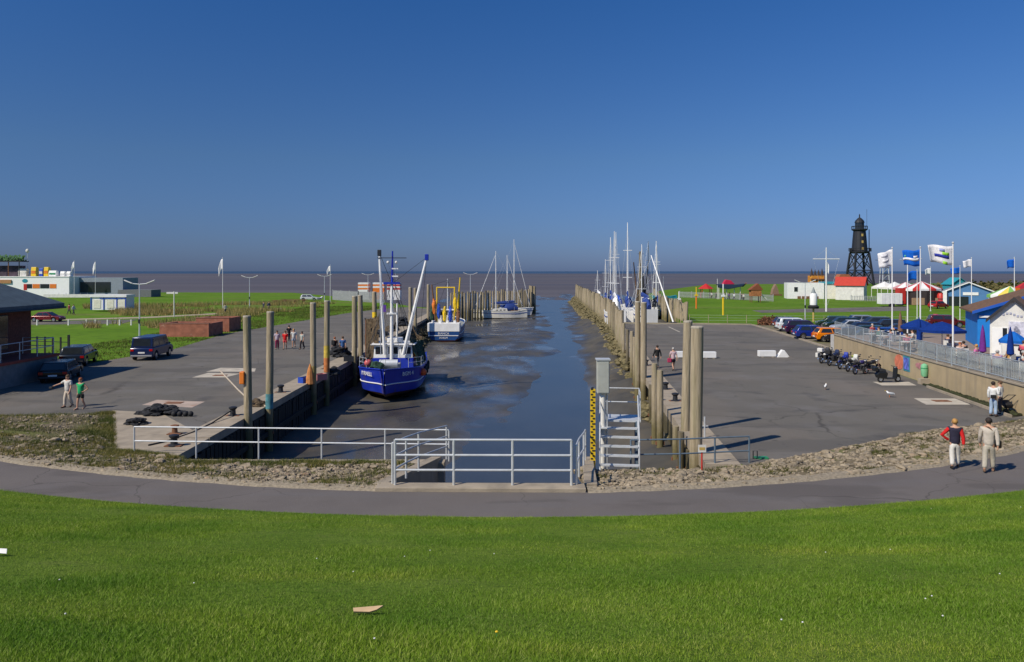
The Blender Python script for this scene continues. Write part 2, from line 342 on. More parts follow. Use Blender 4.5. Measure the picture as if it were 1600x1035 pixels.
# --- quays
HEAD_L = [(-60, 46), (-40, 41), (-26, 38.8), (-20.6, 39.6), (-16.2, 31.4), (-12.8, 30.2)]
HEAD_R = [(7.2, 28.6), (8.9, 29.2), (13.2, 31.7), (18.8, 35.3), (25, 37.9), (40, 44), (60, 54)]
def land(name, poly, m, z1, z0=-5.5): mb = MB(); mb.prism(poly, z0, z1); return kind(mb.build(name, m), 'structure')
land('grass_ground', [(LEFT, 29.5), (LEFT, 148), (-20, 158), (-40, 205), (-75, 262), (-600, 300), (-600, 34), (-60, 34), (-26, 30), (-16.5, 28)], meadow, -0.02)
land('grass_ground', [(7.9, 27.5), (10.1, 54), (14.8, 108), (24.6, 108.6), (28, 145), (38, 230), (60, 300), (110, 430), (300, 470), (700, 420), (700, 34), (30, 30), (12, 27.5)], meadow, -0.02)
mb = MB(); mb.prism([(LEFT-1.35, 33.6), (LEFT-1.35, 148), (-22, 156), (-26, 146), (-28.9, 132), (-31.3, 108), (-33.4, 89), (-31.6, 71), (-33.5, 61), (-39, 60), (-46, 60), (-60, 60), (-60, 43), (-40, 38.5), (-26, 37.0), (-20.6, 38.6), (-18.2, 38.8)], -0.06, 0.0); kind(mb.build('quay_asphalt', asphalt), 'structure')
mb = MB(); mb.prism([(8.6, 29.4), (10.5, 54), (15.2, 107.2), (32.5, 104.2), (31.5, 90), (29.7, 70.8), (27.2, 52.8), (25.6, 36.2), (18.8, 33.6), (13.2, 30.2), (9.0, 28.3)], -0.06, 0.0); kind(mb.build('quay_asphalt', asphalt), 'structure')
mb = MB(); mb.prism([(29.9, 70.9), (31.5, 90), (32.5, 104), (64, 100), (64, 72)], -0.05, 0.02)
park = pm('car_park_gravel', (0.2, 0.17, 0.12), 0.95, var=0.2, scale=0.7, bump=0.5, bscale=12, world=True, spec=0.15); layer(park, (0.13, 0.14, 0.05), 0.4, 0.5, 0.7, 0.8)
kind(mb.build('car_park', park), 'structure')
# concrete copings, cast in bays that can be told apart
def bays(name, pts, width, side, m, z0, z1, step, gap=0.02):
    root = kind(thing(name, '', ''), 'structure'); del root['label'], root['category']
    for (x0, y0), (x1, y1) in zip(pts, pts[1:]):
        L_ = math.hypot(x1-x0, y1-y0); n = max(1, round(L_/step)); ux, uy = (x1-x0)/L_, (y1-y0)/L_; px_, py_ = -uy*side, ux*side
        for i in range(n):
            a, b = L_*i/n+gap/2, L_*(i+1)/n-gap/2
            q = [(x0+ux*a, y0+uy*a), (x0+ux*b, y0+uy*b), (x0+ux*b+px_*width, y0+uy*b+py_*width), (x0+ux*a+px_*width, y0+uy*a+py_*width)]
            dz = R.uniform(-0.012, 0.012); mb = MB(); mb.prism(q, z0, z1+dz); mb.build('coping_bay', m, root)
    return root
bays('quay_coping', [(LEFT+0.06, 33.5), (LEFT+0.06, 70), (LEFT+0.06, 148)], 1.4, 1, concrete, -0.32, 0.05, 4.0)
bays('quay_coping', [(7.3, 28.9), (9.2, 54), (14.0, 107.6)], 1.3, -1, concrete, -0.4, 0.05, 4.0)
mb = MB(); mb.prism([(-20.9, 40.2), (-18.0, 39.4), (LEFT+0.05, 33.4), (LEFT+0.05, 30.3), (-16.3, 31.5)], -0.5, 0.02); kind(mb.build('quay_apron', concrete), 'structure')
# kerb along the far end and the car park side of the right quay
bays('kerb', [(15.5, 107.5), (32.6, 104.4)], 0.35, 1, concrete, -0.1, 0.14, 3.0)
bays('kerb', [(32.7, 104.0), (31.7, 90), (29.95, 71.2)], 0.3, -1, concrete, -0.1, 0.12, 3.0)
# left quay wall of upright timbers, dark and wet
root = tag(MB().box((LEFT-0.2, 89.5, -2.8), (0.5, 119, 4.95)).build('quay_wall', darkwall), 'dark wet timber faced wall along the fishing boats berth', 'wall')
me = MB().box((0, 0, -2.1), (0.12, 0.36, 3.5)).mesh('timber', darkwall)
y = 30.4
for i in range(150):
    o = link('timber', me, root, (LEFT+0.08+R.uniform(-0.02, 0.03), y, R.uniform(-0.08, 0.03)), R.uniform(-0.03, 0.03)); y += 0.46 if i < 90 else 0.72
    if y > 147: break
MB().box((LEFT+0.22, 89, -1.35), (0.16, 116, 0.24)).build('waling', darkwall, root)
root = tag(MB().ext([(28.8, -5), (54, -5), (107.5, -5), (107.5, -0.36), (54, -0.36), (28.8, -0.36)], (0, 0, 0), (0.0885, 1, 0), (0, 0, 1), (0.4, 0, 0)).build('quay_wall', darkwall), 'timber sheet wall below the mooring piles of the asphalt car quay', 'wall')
root.location = (4.75, 0, 0)
me = MB().box((0, 0, -1.7), (0.12, 0.34, 2.6)).mesh('timber', pile_d)
for i in range(60):
    y = 29.2+i*0.5; link('timber', me, root, (4.75+0.0885*y-0.08-4.75, y, R.uniform(-0.1, 0.02)), R.uniform(-0.03, 0.03))
# head wall of the basin
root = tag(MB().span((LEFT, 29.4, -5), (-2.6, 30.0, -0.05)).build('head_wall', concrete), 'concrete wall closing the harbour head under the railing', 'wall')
# --- dike lawn
def lawnz(x, y):
    return min(5.72+0.05*math.sin(x*0.2), PZ-0.01+(dnear(x)-y)*0.24)+0.03*fbm(x*0.25, y*0.25)*min(1, (dnear(x)-y)*0.5)
vv = [0, 0.05, 0.1, 0.2, 0.4, 0.7] + lin(1, 34, 60)
grid('dike_lawn', lin(-62, 62, 170), [-v for v in reversed(vv)], lambda x, y, v: lawnz(x, y), lawn, fy=lambda x, v: dnear(x)+v)
# --- footpath round the harbour head
grid('footpath', lin(-60, 60, 160), lin(-0.25, 1.0, 8), lambda x, y, v: PZ-0.035*abs(v-0.5)-(0.12 if v < -0.1 else 0), pathm, fy=lambda x, v: lerp(dnear(x), dfar(x)+0.15, v))
# --- stone banks between path and quay
def foot(x):
    if x < -12.8: return interp([(a, b) for a, b in HEAD_L], x)
    if x < 0: return 29.6
    if x < 7.2: return 28.6
    return interp(HEAD_R, x)
def bankz(x, y, v):
    z = lerp(PZ+0.06, -0.03 if x < -13.5 or x > 8 else -0.08, v**0.9)
    e_ = min(1, v*6, (1-v)*5)
    if v == 0: z -= 0.25
    return z+(0.11*fbm(x*0.9, y*0.9)+0.07*fbm(x*2.6, y*2.6, 3)+0.04)*max(0, e_)
xl = lin(-58, -3.75, 190); xr = lin(2.2, 58, 190)
for xs in (xl, xr): grid('stone_bank', xs, lin(0, 1, 26), bankz, rubm, fy=lambda x, v: lerp(dfar(x), foot(x), v))
banks = [o for o in bpy.data.objects if o.name.startswith('stone_bank')]
def rock(seed, n=7, m=5):
    rr = random.Random(seed); mb = MB(); mb.ball((0, 0, 0), 1, n, m)
    mb.v = [tuple(Vector(p)*rr.uniform(0.72, 1.12)) for p in mb.v]; mb.v = [(a, b, c*0.62) for a, b, c in mb.v]; return mb
rocks = [rock(s, 6, 4).mesh('stone', stonem) for s in range(9)]
def bankpt(side, vmax=1.0):
    x = R.uniform(-19, -3.9) if side == 0 else R.uniform(2.3, 21)
    if R.random() < 0.2: x = R.uniform(-28, -15) if side == 0 else R.uniform(15, 27)
    v = R.uniform(0.02, 0.95); y = lerp(dfar(x), foot(x), v); return x, y, bankz(x, y, v), v
for side in (0, 1):
    for i in range(290):
        x, y, z, v = bankpt(side); s = R.uniform(0.08, 0.2)
        if i < 40: s *= 1.15
        o = link('stone', rocks[R.randrange(9)], banks[side], (x, y, z+s*0.12), R.uniform(0, 6.3)); o.scale = (s*R.uniform(0.8, 1.4), s, s*R.uniform(0.6, 1.0)); o.rotation_euler.x = R.uniform(-0.4, 0.4)
    mb = MB()
    tv = [rock(s, 5, 3) for s in range(20, 26)]
    for i in range(8000):
        x, y, z, v = bankpt(side); s = R.uniform(0.03, 0.1); a = R.uniform(0, 6.3); ca, sa = math.cos(a)*s, math.sin(a)*s; q = tv[i % 6]
        mb.add([(x+p[0]*ca-p[1]*sa, y+p[0]*sa+p[1]*ca, z+p[2]*s*0.9+s*0.1) for p in q.v], q.f)
    o = mb.build('small_stones', stonem, banks[side]); kind(o, 'stuff')
# pale gravel lip where the bank meets the path
gravel = pm('gravel', (0.29, 0.245, 0.18), 0.95, var=0.25, scale=12, bump=0.5, bscale=40, world=True, spec=0.15)
for xs in (xl, xr): grid('gravel_verge', xs, lin(0, 1, 4), lambda x, y, v: (PZ-0.06 if v < 0.1 else PZ+0.012+0.05*v)+0.015*fbm(x*3, y*3), gravel, fy=lambda x, v: dfar(x)-0.12+0.06*fbm(x*1.7, 4)+v*(0.5+0.16*fbm(x*0.8, 0)))
# --- blades
def blades(name, pts, h, wd, cols, lean=0.5, seed=1):
    """pts: (n,3) roots; one slim triangle for each blade"""
    rg = np.random.default_rng(seed); n = len(pts); a = rg.uniform(0, 2*np.pi, n); hh = h[:, None] if isinstance(h, np.ndarray) else np.full((n, 1), h)
    hh = hh*rg.uniform(0.5, 1.25, (n, 1)); ww = wd*rg.uniform(0.6, 1.3, (n, 1))
    side = np.stack([np.cos(a), np.sin(a), np.zeros(n)], 1)*ww/2
    ln = rg.normal(0, lean, (n, 2)); tip = pts+np.concatenate([ln*hh, hh], 1)
    v = np.stack([pts-side, pts+side, tip], 1).reshape(-1, 3).astype(np.float32)
    me = bpy.data.meshes.new(name); me.vertices.add(3*n); me.vertices.foreach_set('co', v.ravel())
    me.loops.add(3*n); me.loops.foreach_set('vertex_index', np.arange(3*n, dtype=np.int32))
    me.polygons.add(n); me.polygons.foreach_set('loop_start', np.arange(0, 3*n, 3, dtype=np.int32))
    me.update(calc_edges=True)
    at = me.attributes.new('tone', 'FLOAT', 'FACE'); at.data.foreach_set('value', rg.uniform(0, 1, n).astype(np.float32))
    m = bpy.data.materials.new(name); m.use_nodes = True; t = m.node_tree; b = t.nodes['Principled BSDF']; b.inputs['Roughness'].default_value = 0.7; b.inputs['Specular IOR Level'].default_value = 0.15
    q = t.nodes.new('ShaderNodeAttribute'); q.attribute_name = 'tone'; r = t.nodes.new('ShaderNodeValToRGB'); t.links.new(q.outputs['Fac'], r.inputs[0])
    r.color_ramp.elements[0].color = (*cols[0], 1); r.color_ramp.elements[1].color = (*cols[-1], 1)
    for i, c in enumerate(cols[1:-1]): el = r.color_ramp.elements.new((i+1)/(len(cols)-1)); el.color = (*c, 1)
    g = t.nodes.new('ShaderNodeNewGeometry'); n2 = t.nodes.new('ShaderNodeTexNoise'); n2.inputs['Scale'].default_value = 0.5; n2.inputs['Detail'].default_value = 5; t.links.new(g.outputs['Position'], n2.inputs[0])
    x = t.nodes.new('ShaderNodeMix'); x.data_type = 'RGBA'; x.blend_type = 'MULTIPLY'; x.inputs[0].default_value = 1
    r2 = t.nodes.new('ShaderNodeValToRGB'); t.links.new(n2.outputs[0], r2.inputs[0]); r2.color_ramp.elements[0].position = 0.35; r2.color_ramp.elements[1].position = 0.66
    r2.color_ramp.elements[0].color = (0.68, 0.78, 0.66, 1); r2.color_ramp.elements[1].color = (1.2, 1.06, 1.0, 1)
    t.links.new(r.outputs[0], x.inputs[6]); t.links.new(r2.outputs[0], x.inputs[7])
    mp = t.nodes.new('ShaderNodeMapping'); mp.inputs['Scale'].default_value = (0.35, 1.3, 1); t.links.new(g.outputs['Position'], mp.inputs[0])
    n3 = t.nodes.new('ShaderNodeTexNoise'); n3.inputs['Scale'].default_value = 0.55; n3.inputs['Detail'].default_value = 7; t.links.new(mp.outputs[0], n3.inputs[0])
    r3 = t.nodes.new('ShaderNodeValToRGB'); t.links.new(n3.outputs[0], r3.inputs[0]); r3.color_ramp.elements[0].position = 0.36; r3.color_ramp.elements[0].color = (0.86, 0.9, 0.86, 1); r3.color_ramp.elements[1].position = 0.7; r3.color_ramp.elements[1].color = (1.2, 1.06, 1.1, 1); k3 = r3.color_ramp.elements.new(0.53); k3.color = (1, 1, 1, 1)
    y2 = t.nodes.new('ShaderNodeMix'); y2.data_type = 'RGBA'; y2.blend_type = 'MULTIPLY'; y2.inputs[0].default_value = 1; t.links.new(x.outputs[2], y2.inputs[6]); t.links.new(r3.outputs[0], y2.inputs[7]); x = y2
    t.links.new(x.outputs[2], b.inputs['Base Color'])
    tr = t.nodes.new('ShaderNodeBsdfTranslucent'); t.links.new(x.outputs[2], tr.inputs[0]); mx = t.nodes.new('ShaderNodeMixShader'); mx.inputs[0].default_value = 0.35
    t.links.new(b.outputs[0], mx.inputs[1]); t.links.new(tr.outputs[0], mx.inputs[2]); t.links.new(mx.outputs[0], t.nodes['Material Output'].inputs[0])
    me.materials.append(m); o = bpy.data.objects.new(name, me); C.objects.link(o); return kind(o, 'stuff')
rg = np.random.default_rng(3)
n = 1150000
yy = 4.4+(27-4.4)*rg.uniform(0, 1, n)**1.25; xx = yy*rg.uniform(-0.76, 0.76, n)
dn = 20.0+0.011*xx*xx; keep = yy < dn+rg.uniform(-0.05, 0.12, n); xx, yy, dn = xx[keep], yy[keep], dn[keep]
zz = np.minimum(5.72+0.05*np.sin(xx*0.2), PZ-0.01+(dn-yy)*0.24)
hh = 0.026+0.022*np.clip(np.sin(xx*1.3+np.sin(yy*0.9)*2)*np.sin(yy*1.7+xx*0.4), 0, 1)+0.0012*yy
o = tag(blades('lawn_grass', np.stack([xx, yy, zz-0.012], 1), hh, 0.0085, [(0.1, 0.185, 0.012), (0.175, 0.315, 0.022), (0.23, 0.375, 0.04), (0.38, 0.46, 0.13)], 0.6), 'short mown grass blades covering the dike slope', 'grass')
# weeds on the banks
def weeds(name, spots, cols, h, wd, seed, lab):
    pp = []
    rgl = np.random.default_rng(seed)
    for x, y, rr, k in spots:
        q = rgl.normal(0, rr*0.5, (k, 2)); X = x+q[:, 0]*1.3; Y = y+q[:, 1]
        for a, b in zip(X, Y):
            if (-3.9 < a < 2.3): continue
            v = (b-dfar(a))/max(0.1, foot(a)-dfar(a))
            if 0.03 < v < 1.02: pp.append((a, b, bankz(a, b, min(1, v))))
    return tag(blades(name, np.array(pp), h, wd, cols, 0.4, seed), lab, 'weeds')
sp_ = []
for i in range(330):
    x, y, z, v = bankpt(0)
    if fbm(x*0.25+5, y*0.35) > -0.12 or v > 0.7: sp_.append((x, y, 0.5, 130))
for i in range(90): x = R.uniform(-27, -15); y = R.uniform(dfar(x)+1, foot(x)); sp_.append((x, y, 0.6, 150))
for i in range(40): x = R.uniform(-21, -15.8); sp_.append((x, foot(x)-R.uniform(0, 0.5), 0.35, 160))
for i in range(70): x = R.uniform(-19, -4); sp_.append((x, foot(x)-R.uniform(0.05, 1.2), 0.45, 260))
weeds('weeds', sp_, [(0.045, 0.08, 0.01), (0.1, 0.13, 0.025), (0.24, 0.22, 0.07), (0.4, 0.34, 0.16)], 0.15, 0.02, 5, 'dry green weeds between the stones left of the sluice railing')
sp_ = []
for i in range(150):
    x, y, z, v = bankpt(1)
    if fbm(x*0.3+9, y*0.35) > -0.05: sp_.append((x, y, 0.35, 170))
weeds('weeds', sp_, [(0.05, 0.08, 0.012), (0.12, 0.13, 0.03), (0.25, 0.21, 0.1)], 0.11, 0.02, 6, 'sparse weeds between the stones beside the steel stairs')
# reeds and rough grass on the left meadow
pp = []
for i in range(52000):
    d = R.uniform(98, 172); a, b = interp([(98, 150), (135, 170), (172, 200)], d), interp([(98, 250), (120, 330), (140, 430), (172, 520)], d)
    px_ = R.uniform(130, 560)
    X = (px_-800)/1200*d
    if X > -39 or fbm(X*0.07, d*0.09) < 0.06: continue
    pp.append((X, d, -0.02))
tag(blades('reeds', np.array(pp), 0.95, 0.1, [(0.15, 0.16, 0.04), (0.4, 0.32, 0.13), (0.5, 0.4, 0.19)], 0.3, 8), 'tall dry yellow reeds on the meadow behind the brick walls', 'reeds')
pp = []
for i in range(60000):
    X = R.uniform(-42, -26); d = R.uniform(62, 160)
    if X > interp([(61, -33.3), (71, -31.4), (89, -33.2), (108, -31.1), (132, -28.7), (146, -25.8), (160, -25)], d) + R.uniform(-0.2, 0.15): continue
    if fbm(X*0.2, d*0.2) > -0.1 or R.random() < 0.3: pp.append((X, d, -0.02))
tag(blades('meadow_grass', np.array(pp), 0.16, 0.06, [(0.06, 0.1, 0.013), (0.12, 0.16, 0.03), (0.24, 0.21, 0.08)], 0.4, 9), 'unmown grass along the edge of the fishing quay', 'grass')
# --- slabs let into the asphalt
def flat_thing(name, pts, m, lab, cat, z=0.004):
    o = MB().prism(pts, -0.03, z).build(name, m); return tag(o, lab, cat)
def quadpx(l): return [P(a, 8760/(b-424))[:2] for a, b in l]
s1 = flat_thing('concrete_slab', quadpx([(222, 633), (245, 625), (320, 628), (300, 637)]), slabp, 'pinkish concrete slab with rust stains beside the black net heap', 'slab')
s2 = flat_thing('concrete_slab', quadpx([(300, 590), (325, 583), (376, 584), (352, 590)]), slab, 'pale concrete slab with a drain cover between the tall mooring piles', 'slab')
s3 = flat_thing('concrete_slab', quadpx([(322, 581), (345, 575), (400, 576), (398, 581)]), slab, 'pale worn slab just beyond the drain slab on the fishing quay', 'slab')
s4 = flat_thing('concrete_slab', quadpx([(1447, 632.5), (1428, 622.5), (1492, 623), (1516, 632.5)]), slab, 'pale slab with an iron cover near the wall ditch', 'slab')
s5 = flat_thing('concrete_slab', quadpx([(1378, 602.5), (1364, 597), (1420, 597), (1432, 602.5)]), slab, 'pale slab under the parked scooter', 'slab')
for sl_, px_, py_ in ((s1, 272, 630), (s2, 344, 587), (s4, 1471, 627)):
    q = P(px_, 8760/(py_-424), 0.012); MB().box(q, (0.9, 0.55, 0.03)).build('iron_cover', rust, sl_)
# painted bay lines
for (a, b), (c, d), lab in [((1015, 507.5), (1042, 507.5), 'worn white line along the marina end of the car quay'), ((1045, 511), (1062, 519), 'slanting white line on the car quay near the marina'), ((470, 520), (520, 521.5), 'worn white line on the fishing quay behind the walkers')]:
    p, q = Vector(P(a, 8760/(b-424))), Vector(P(c, 8760/(d-424))); t = (q-p).normalized(); nrm = Vector((-t.y, t.x, 0))*0.08
    tag(MB().prism([(p-nrm)[:2], (q-nrm)[:2], (q+nrm)[:2], (p+nrm)[:2]], -0.02, 0.004).build('bay_line', slab), lab, 'road marking')
# ================================================================== RAILINGS, SLUICE, STAIRS, PILES
def railing(name, label, pts, h, rails, m, step, r=0.03, group=None, infill=False):
    """pts: base points; every post and rail a part"""
    root = thing(name, label, 'railing', pts[0], 0, group); o = Vector(pts[0])
    for a, b in zip(pts, pts[1:]):
        a, b = Vector(a)-o, Vector(b)-o; L_ = (b-a).length; n = max(1, round(L_/step))
        for i in range(n+(1 if b == Vector(pts[-1])-o else 0)):
            p = a.lerp(b, i/n); MB().tube([p-Vector((0, 0, 0.1)), p+Vector((0, 0, h))], r, 8).build('post', m, root, smooth=True)
        for k in rails: MB().tube([a+Vector((0, 0, h*k)), b+Vector((0, 0, h*k))], r*0.85, 8).build('rail', m, root, smooth=True)
        if infill:
            mb = MB(); q = int(L_/0.16)
            for i in range(q):
                p = a.lerp(b, (i+0.5)/q); mb.tube([p+Vector((0, 0, h*0.1)), p+Vector((0, 0, h*0.97))], 0.012, 4)
            kind(mb.build('balusters', m, root), 'stuff')
    return root
railing('head_railing', 'two rail white metal railing along the harbour head above the weeds', [(-15.0, 30.5, 0.0), (-2.45, 29.9, 0.0)], 1.12, (0.5, 1.0), galv, 2.35, 0.035)
KZ = 1.0
# sluice: kerb beam and wing walls
mb = MB(); mb.prism([(-4.0, 22.35), (2.15, 22.25), (2.15, 22.85), (-4.0, 22.95)], 0.3, KZ); tag(mb.build('sluice_kerb', concrete, bevel=0.02), 'low concrete kerb beam across the sluice beside the footpath', 'kerb')
for s, lab in ((-1, 'sloping concrete wing wall between the weeds and the sluice water'), (1, 'sloping concrete wing wall beside the yellow tide gauge')):
    x0, x1 = (-3.75, -2.75) if s < 0 else (2.15, 2.75); w_ = 0.4*s
    mb = MB(); mb.add([(x0, 22.9, -5), (x0+w_, 22.9, -5), (x1+w_, 30, -5), (x1, 30, -5), (x0, 22.9, KZ-0.02), (x0+w_, 22.9, KZ-0.02), (x1+w_, 30, 0.06), (x1, 30, 0.06)], [(0, 1, 2, 3), (4, 7, 6, 5), (0, 4, 5, 1), (1, 5, 6, 2), (2, 6, 7, 3), (3, 7, 4, 0)])
    tag(mb.build('wing_wall', concrete, bevel=0.02), lab, 'wall')
railing('sluice_railing', 'three rail galvanised railing on the kerb in front of the sluice water', [(-3.45, 22.65, KZ), (1.75, 22.6, KZ)], 1.33, (0.33, 0.66, 1.0), galv, 1.73, 0.04)
railing('sluice_railing', 'side railing stepping back beside the weeds to the harbour head', [(-3.55, 22.8, KZ), (-3.35, 24.3, 0.85), (-3.15, 25.9, 0.65), (-2.55, 29.9, 0.08)], 1.2, (0.33, 0.66, 1.0), galv, 3, 0.036)
railing('sluice_railing', 'short side railing between the sluice and the yellow tide gauge', [(1.9, 22.7, KZ), (2.2, 25.2, 0.65), (2.55, 27.3, 0.4), (2.75, 28.8, 0.2)], 1.15, (0.5, 1.0), galv, 3, 0.036)
railing('quay_railing', 'blue grey two rail railing between steel stairs and car quay', [(4.45, 28.75, -0.02), (6.3, 28.8, 0.0), (9.05, 29.3, 0.0)], 1.0, (0.45, 1.0), bluegrey_shaded, 1.5, 0.035)
# yellow tide gauge board
root = thing('tide_gauge', 'tall yellow tide gauge board with black marks beside the stairs', 'tide gauge', (3.02, 28.7, 0))
MB().box((0, 0, 0.7), (0.19, 0.05, 4.4)).build('board', yellow, root)
for i in range(44):
    z = -1.4+i*0.1; big = i % 5 == 0
    MB().box(((-0.04 if i % 2 else 0.03), -0.032, z), (0.085 if not big else 0.12, 0.012, 0.05)).build('mark', black, root)
MB().box((0, 0.09, 0.7), (0.08, 0.13, 4.5)).build('bracket', dark, root)
# steel stairs with platform
root = thing('steel_stairs', 'galvanised steel stairs with handrails up to a small platform', 'stairs', (3.95, 28.2, 0), rad(-7))
W2 = 0.72; y0, y1, ZP = -0.2, 1.5, 1.5
for s in (-1, 1):
    MB().ext([(y0-0.12, -0.1), (y0+0.16, -0.1), (y1+0.1, ZP-0.08), (y1+0.1, ZP+0.04), (y1-0.1, ZP+0.04)], (s*W2-0.02, 0, 0), (0, 1, 0), (0, 0, 1), (0.045, 0, 0)).build('stringer', galv, root)
    MB().tube([(s*W2, y0+0.1, 0.1), (s*W2, y0+0.1, 1.05), (s*W2, y1, ZP+1.0)], 0.025, 6).build('handrail', galv, root, smooth=True)
    MB().tube([(s*W2, (y0+y1)/2, ZP/2), (s*W2, (y0+y1)/2, ZP/2+1.0)], 0.022, 6).build('post', galv, root)
    for yy_ in (y1+0.05, y1+1.15): MB().box((s*W2*0.95, yy_, ZP/2-1.2), (0.09, 0.09, ZP+2.4)).build('leg', bluegrey_shaded, root)
for i in range(5):
    t = (i+0.45)/5.2; MB().box((0, lerp(y0+0.05, y1-0.05, t), lerp(0.05, ZP, t)), (2*W2-0.06, 0.24, 0.05)).build('tread', galv, root)
MB().box((0.05, y1+0.65, ZP), (2*W2+0.14, 1.2, 0.07)).build('platform', galv, root)
for p in ((-W2, y1+1.2), (W2+0.1, y1+1.2), (W2+0.1, y1+0.1), (-W2, y1+0.1)): MB().tube([(p[0], p[1], ZP), (p[0], p[1], ZP+1.1)], 0.024, 6).build('post', galv, root)
for k in (0.55, 1.1): MB().tube([(-W2, y1+0.1, ZP+k), (-W2, y1+1.2, ZP+k), (W2+0.1, y1+1.2, ZP+k), (W2+0.1, y1+0.1, ZP+k)], 0.022, 6).build('rail', galv, root)
# grey gauge cabinet on its pipe
root = thing('gauge_cabinet', 'tall grey instrument cabinet on a white pipe behind the stairs', 'cabinet', (3.4, 29.6, 0))
MB().box((0.1, 0, 3.25), (0.46, 0.42, 1.28)).build('cabinet', pm('cabinet_grey', (0.42, 0.43, 0.38), 0.6, var=0.1), root, bevel=0.02)
MB().box((0.1, -0.217, 3.25), (0.4, 0.012, 1.2)).build('door', pm('cabinet_grey', (0.4,)*3), root)
MB().box((0.1, 0, 3.91), (0.54, 0.5, 0.05)).build('lid', galv, root)
MB().tube([(0.1, 0, -3), (0.1, 0, 2.62)], 0.11, 10).build('pipe', dirtyw, root, smooth=True)
MB().tube([(0.26, 0, -3), (0.26, 0, 2.62)], 0.035, 6).build('cable_duct', galv, root)
# --- mooring piles
def pile(x, y, top, r, label, m=pile_w, tilt=(0, 0), base=-3.2, group=None, bands=()):
    a = Vector((x, y, base)); b = Vector((x+tilt[0], y+tilt[1], top)); rr = R
    mb = MB(); n = 12; k = 9; pts = [a.lerp(b, i/(k-1)) for i in range(k)]
    mb.tube([p-a+Vector((0, 0, base)) for p in pts], [r*(1.06-0.1*i/(k-1))*rr.uniform(0.97, 1.03) for i in range(k)], n)
    root = thing('mooring_pile', label, 'pile', (x, y, 0), 0, group)
    mb.build('shaft', m, root, smooth=True)
    q = b-a
    if top > 4: MB().lathe([(r*0.985, 0), (r*1.0, 0.05), (r*0.9, 0.09)], (q.x, q.y, top-0.04), 12).build('cap', pm('pile_top', (0.36, 0.32, 0.25), 0.9, var=0.2), root)
    for z0, z1, bm_ in bands:
        t0, t1 = (z0-base)/(top-base), (z1-base)/(top-base)
        MB().tube([q*t0+Vector((0, 0, base)), q*t1+Vector((0, 0, base))], r*1.04, 12).build('painted_band', bm_, root, smooth=True)
    MB().box((0, 0, -1.3), (r*2.6, 0.12, 0.16)).build('clamp', rust, root)
    return root
tall = [(389, 37.6, 5.05, 'tall mooring pile with an orange lifebuoy case at the harbour head end', ()),
        (420, 41.5, 5.1, 'tall mooring pile with a turquoise painted foot', ((-0.05, 0.75, pm('worn_teal', (0.08, 0.24, 0.27), 0.8, var=0.4, scale=4)),)),
        (490, 51.6, 5.2, 'tall grey mooring pile with a gull and an orange tarp at its foot', ((0.1, 1.1, pm('faded_yellow', (0.36, 0.28, 0.1), 0.8, var=0.4)),)),
        (510, 53.0, 5.2, 'tall mooring pile painted yellow above orange', ((0.25, 1.25, pm('worn_orange', (0.5, 0.17, 0.05), 0.8, var=0.35, scale=4)), (1.25, 2.1, pm('worn_yellow', (0.52, 0.38, 0.06), 0.8, var=0.35, scale=4)))),
        (554, 62.5, 5.2, 'slim mooring pile at the bow of the blue cutter', ()),
        (564.5, 65.5, 5.2, 'mooring pile carrying brown nets beside the blue cutter', ()),
        (587, 75, 5.3, 'mooring pile with a pale plate beside the blue cutter mast', ((2.9, 3.4, yellow),)),
        (641, 97, 5.2, 'mooring pile halfway between the two fishing cutters', ()),
        (649, 101, 5.0, 'pile standing close behind another between the two cutters', ()),
        (669, 118, 5.2, 'mooring pile beside the white sterned cutter', ())]
tp = []
for px_, d, top, lab, bands in tall:
    d = 13.0*1200/(800-px_); tp.append(pile(LEFT+0.25, d, top, 0.2 if d < 60 else 0.22, lab, tilt=(R.uniform(-0.13, 0.1), R.uniform(-0.1, 0.1)), bands=bands))
o = MB().box((-0.28, -0.1, 2.05), (0.24, 0.3, 0.62)).build('lifebuoy_case', orange, tp[0], bevel=0.04)
R1 = [(7.82, 35.0, 5.0, 0.21, (0.2, 0), 'thick leaning mooring pile of the pair behind the blue grey railing'), (7.33, 30.8, 5.05, 0.26, (0.1, 0), 'thick upright mooring pile of the pair behind the blue grey railing'),
      (7.35, 39.6, 2.55, 0.16, (0.0, 0), 'stubby mooring pile of the pair beside the car quay bollards'), (7.4, 38.4, 2.35, 0.17, (0.0, 0), 'stubby stained pile next to its twin beside the bollards'),
      (8.55, 52.4, 5.2, 0.19, (0.03, 0), 'tall brown mooring pile of the twin pair on the car quay edge'), (8.93, 52.2, 5.15, 0.21, (0.03, 0), 'tall pale mooring pile of the twin pair on the car quay edge')]
for x, y, t, r, ti, lab in R1: pile(x, y, t, r, lab, tilt=ti)
def xr_at(y): return interp(REDGE, y)
for i, (y, t) in enumerate([(33.5, 0.3), (35.2, 0.2), (43, 0.6), (46, 0.5), (58.5, 2.3), (61.5, 2.5), (67, 2.2), (72.5, 2.4)]):
    pile(xr_at(y)-0.25, y, t, 0.15, 'short fender pile driven in against the car quay wall', pile_d if i % 3 == 0 else pile_w, group='fender piles along the car quay')
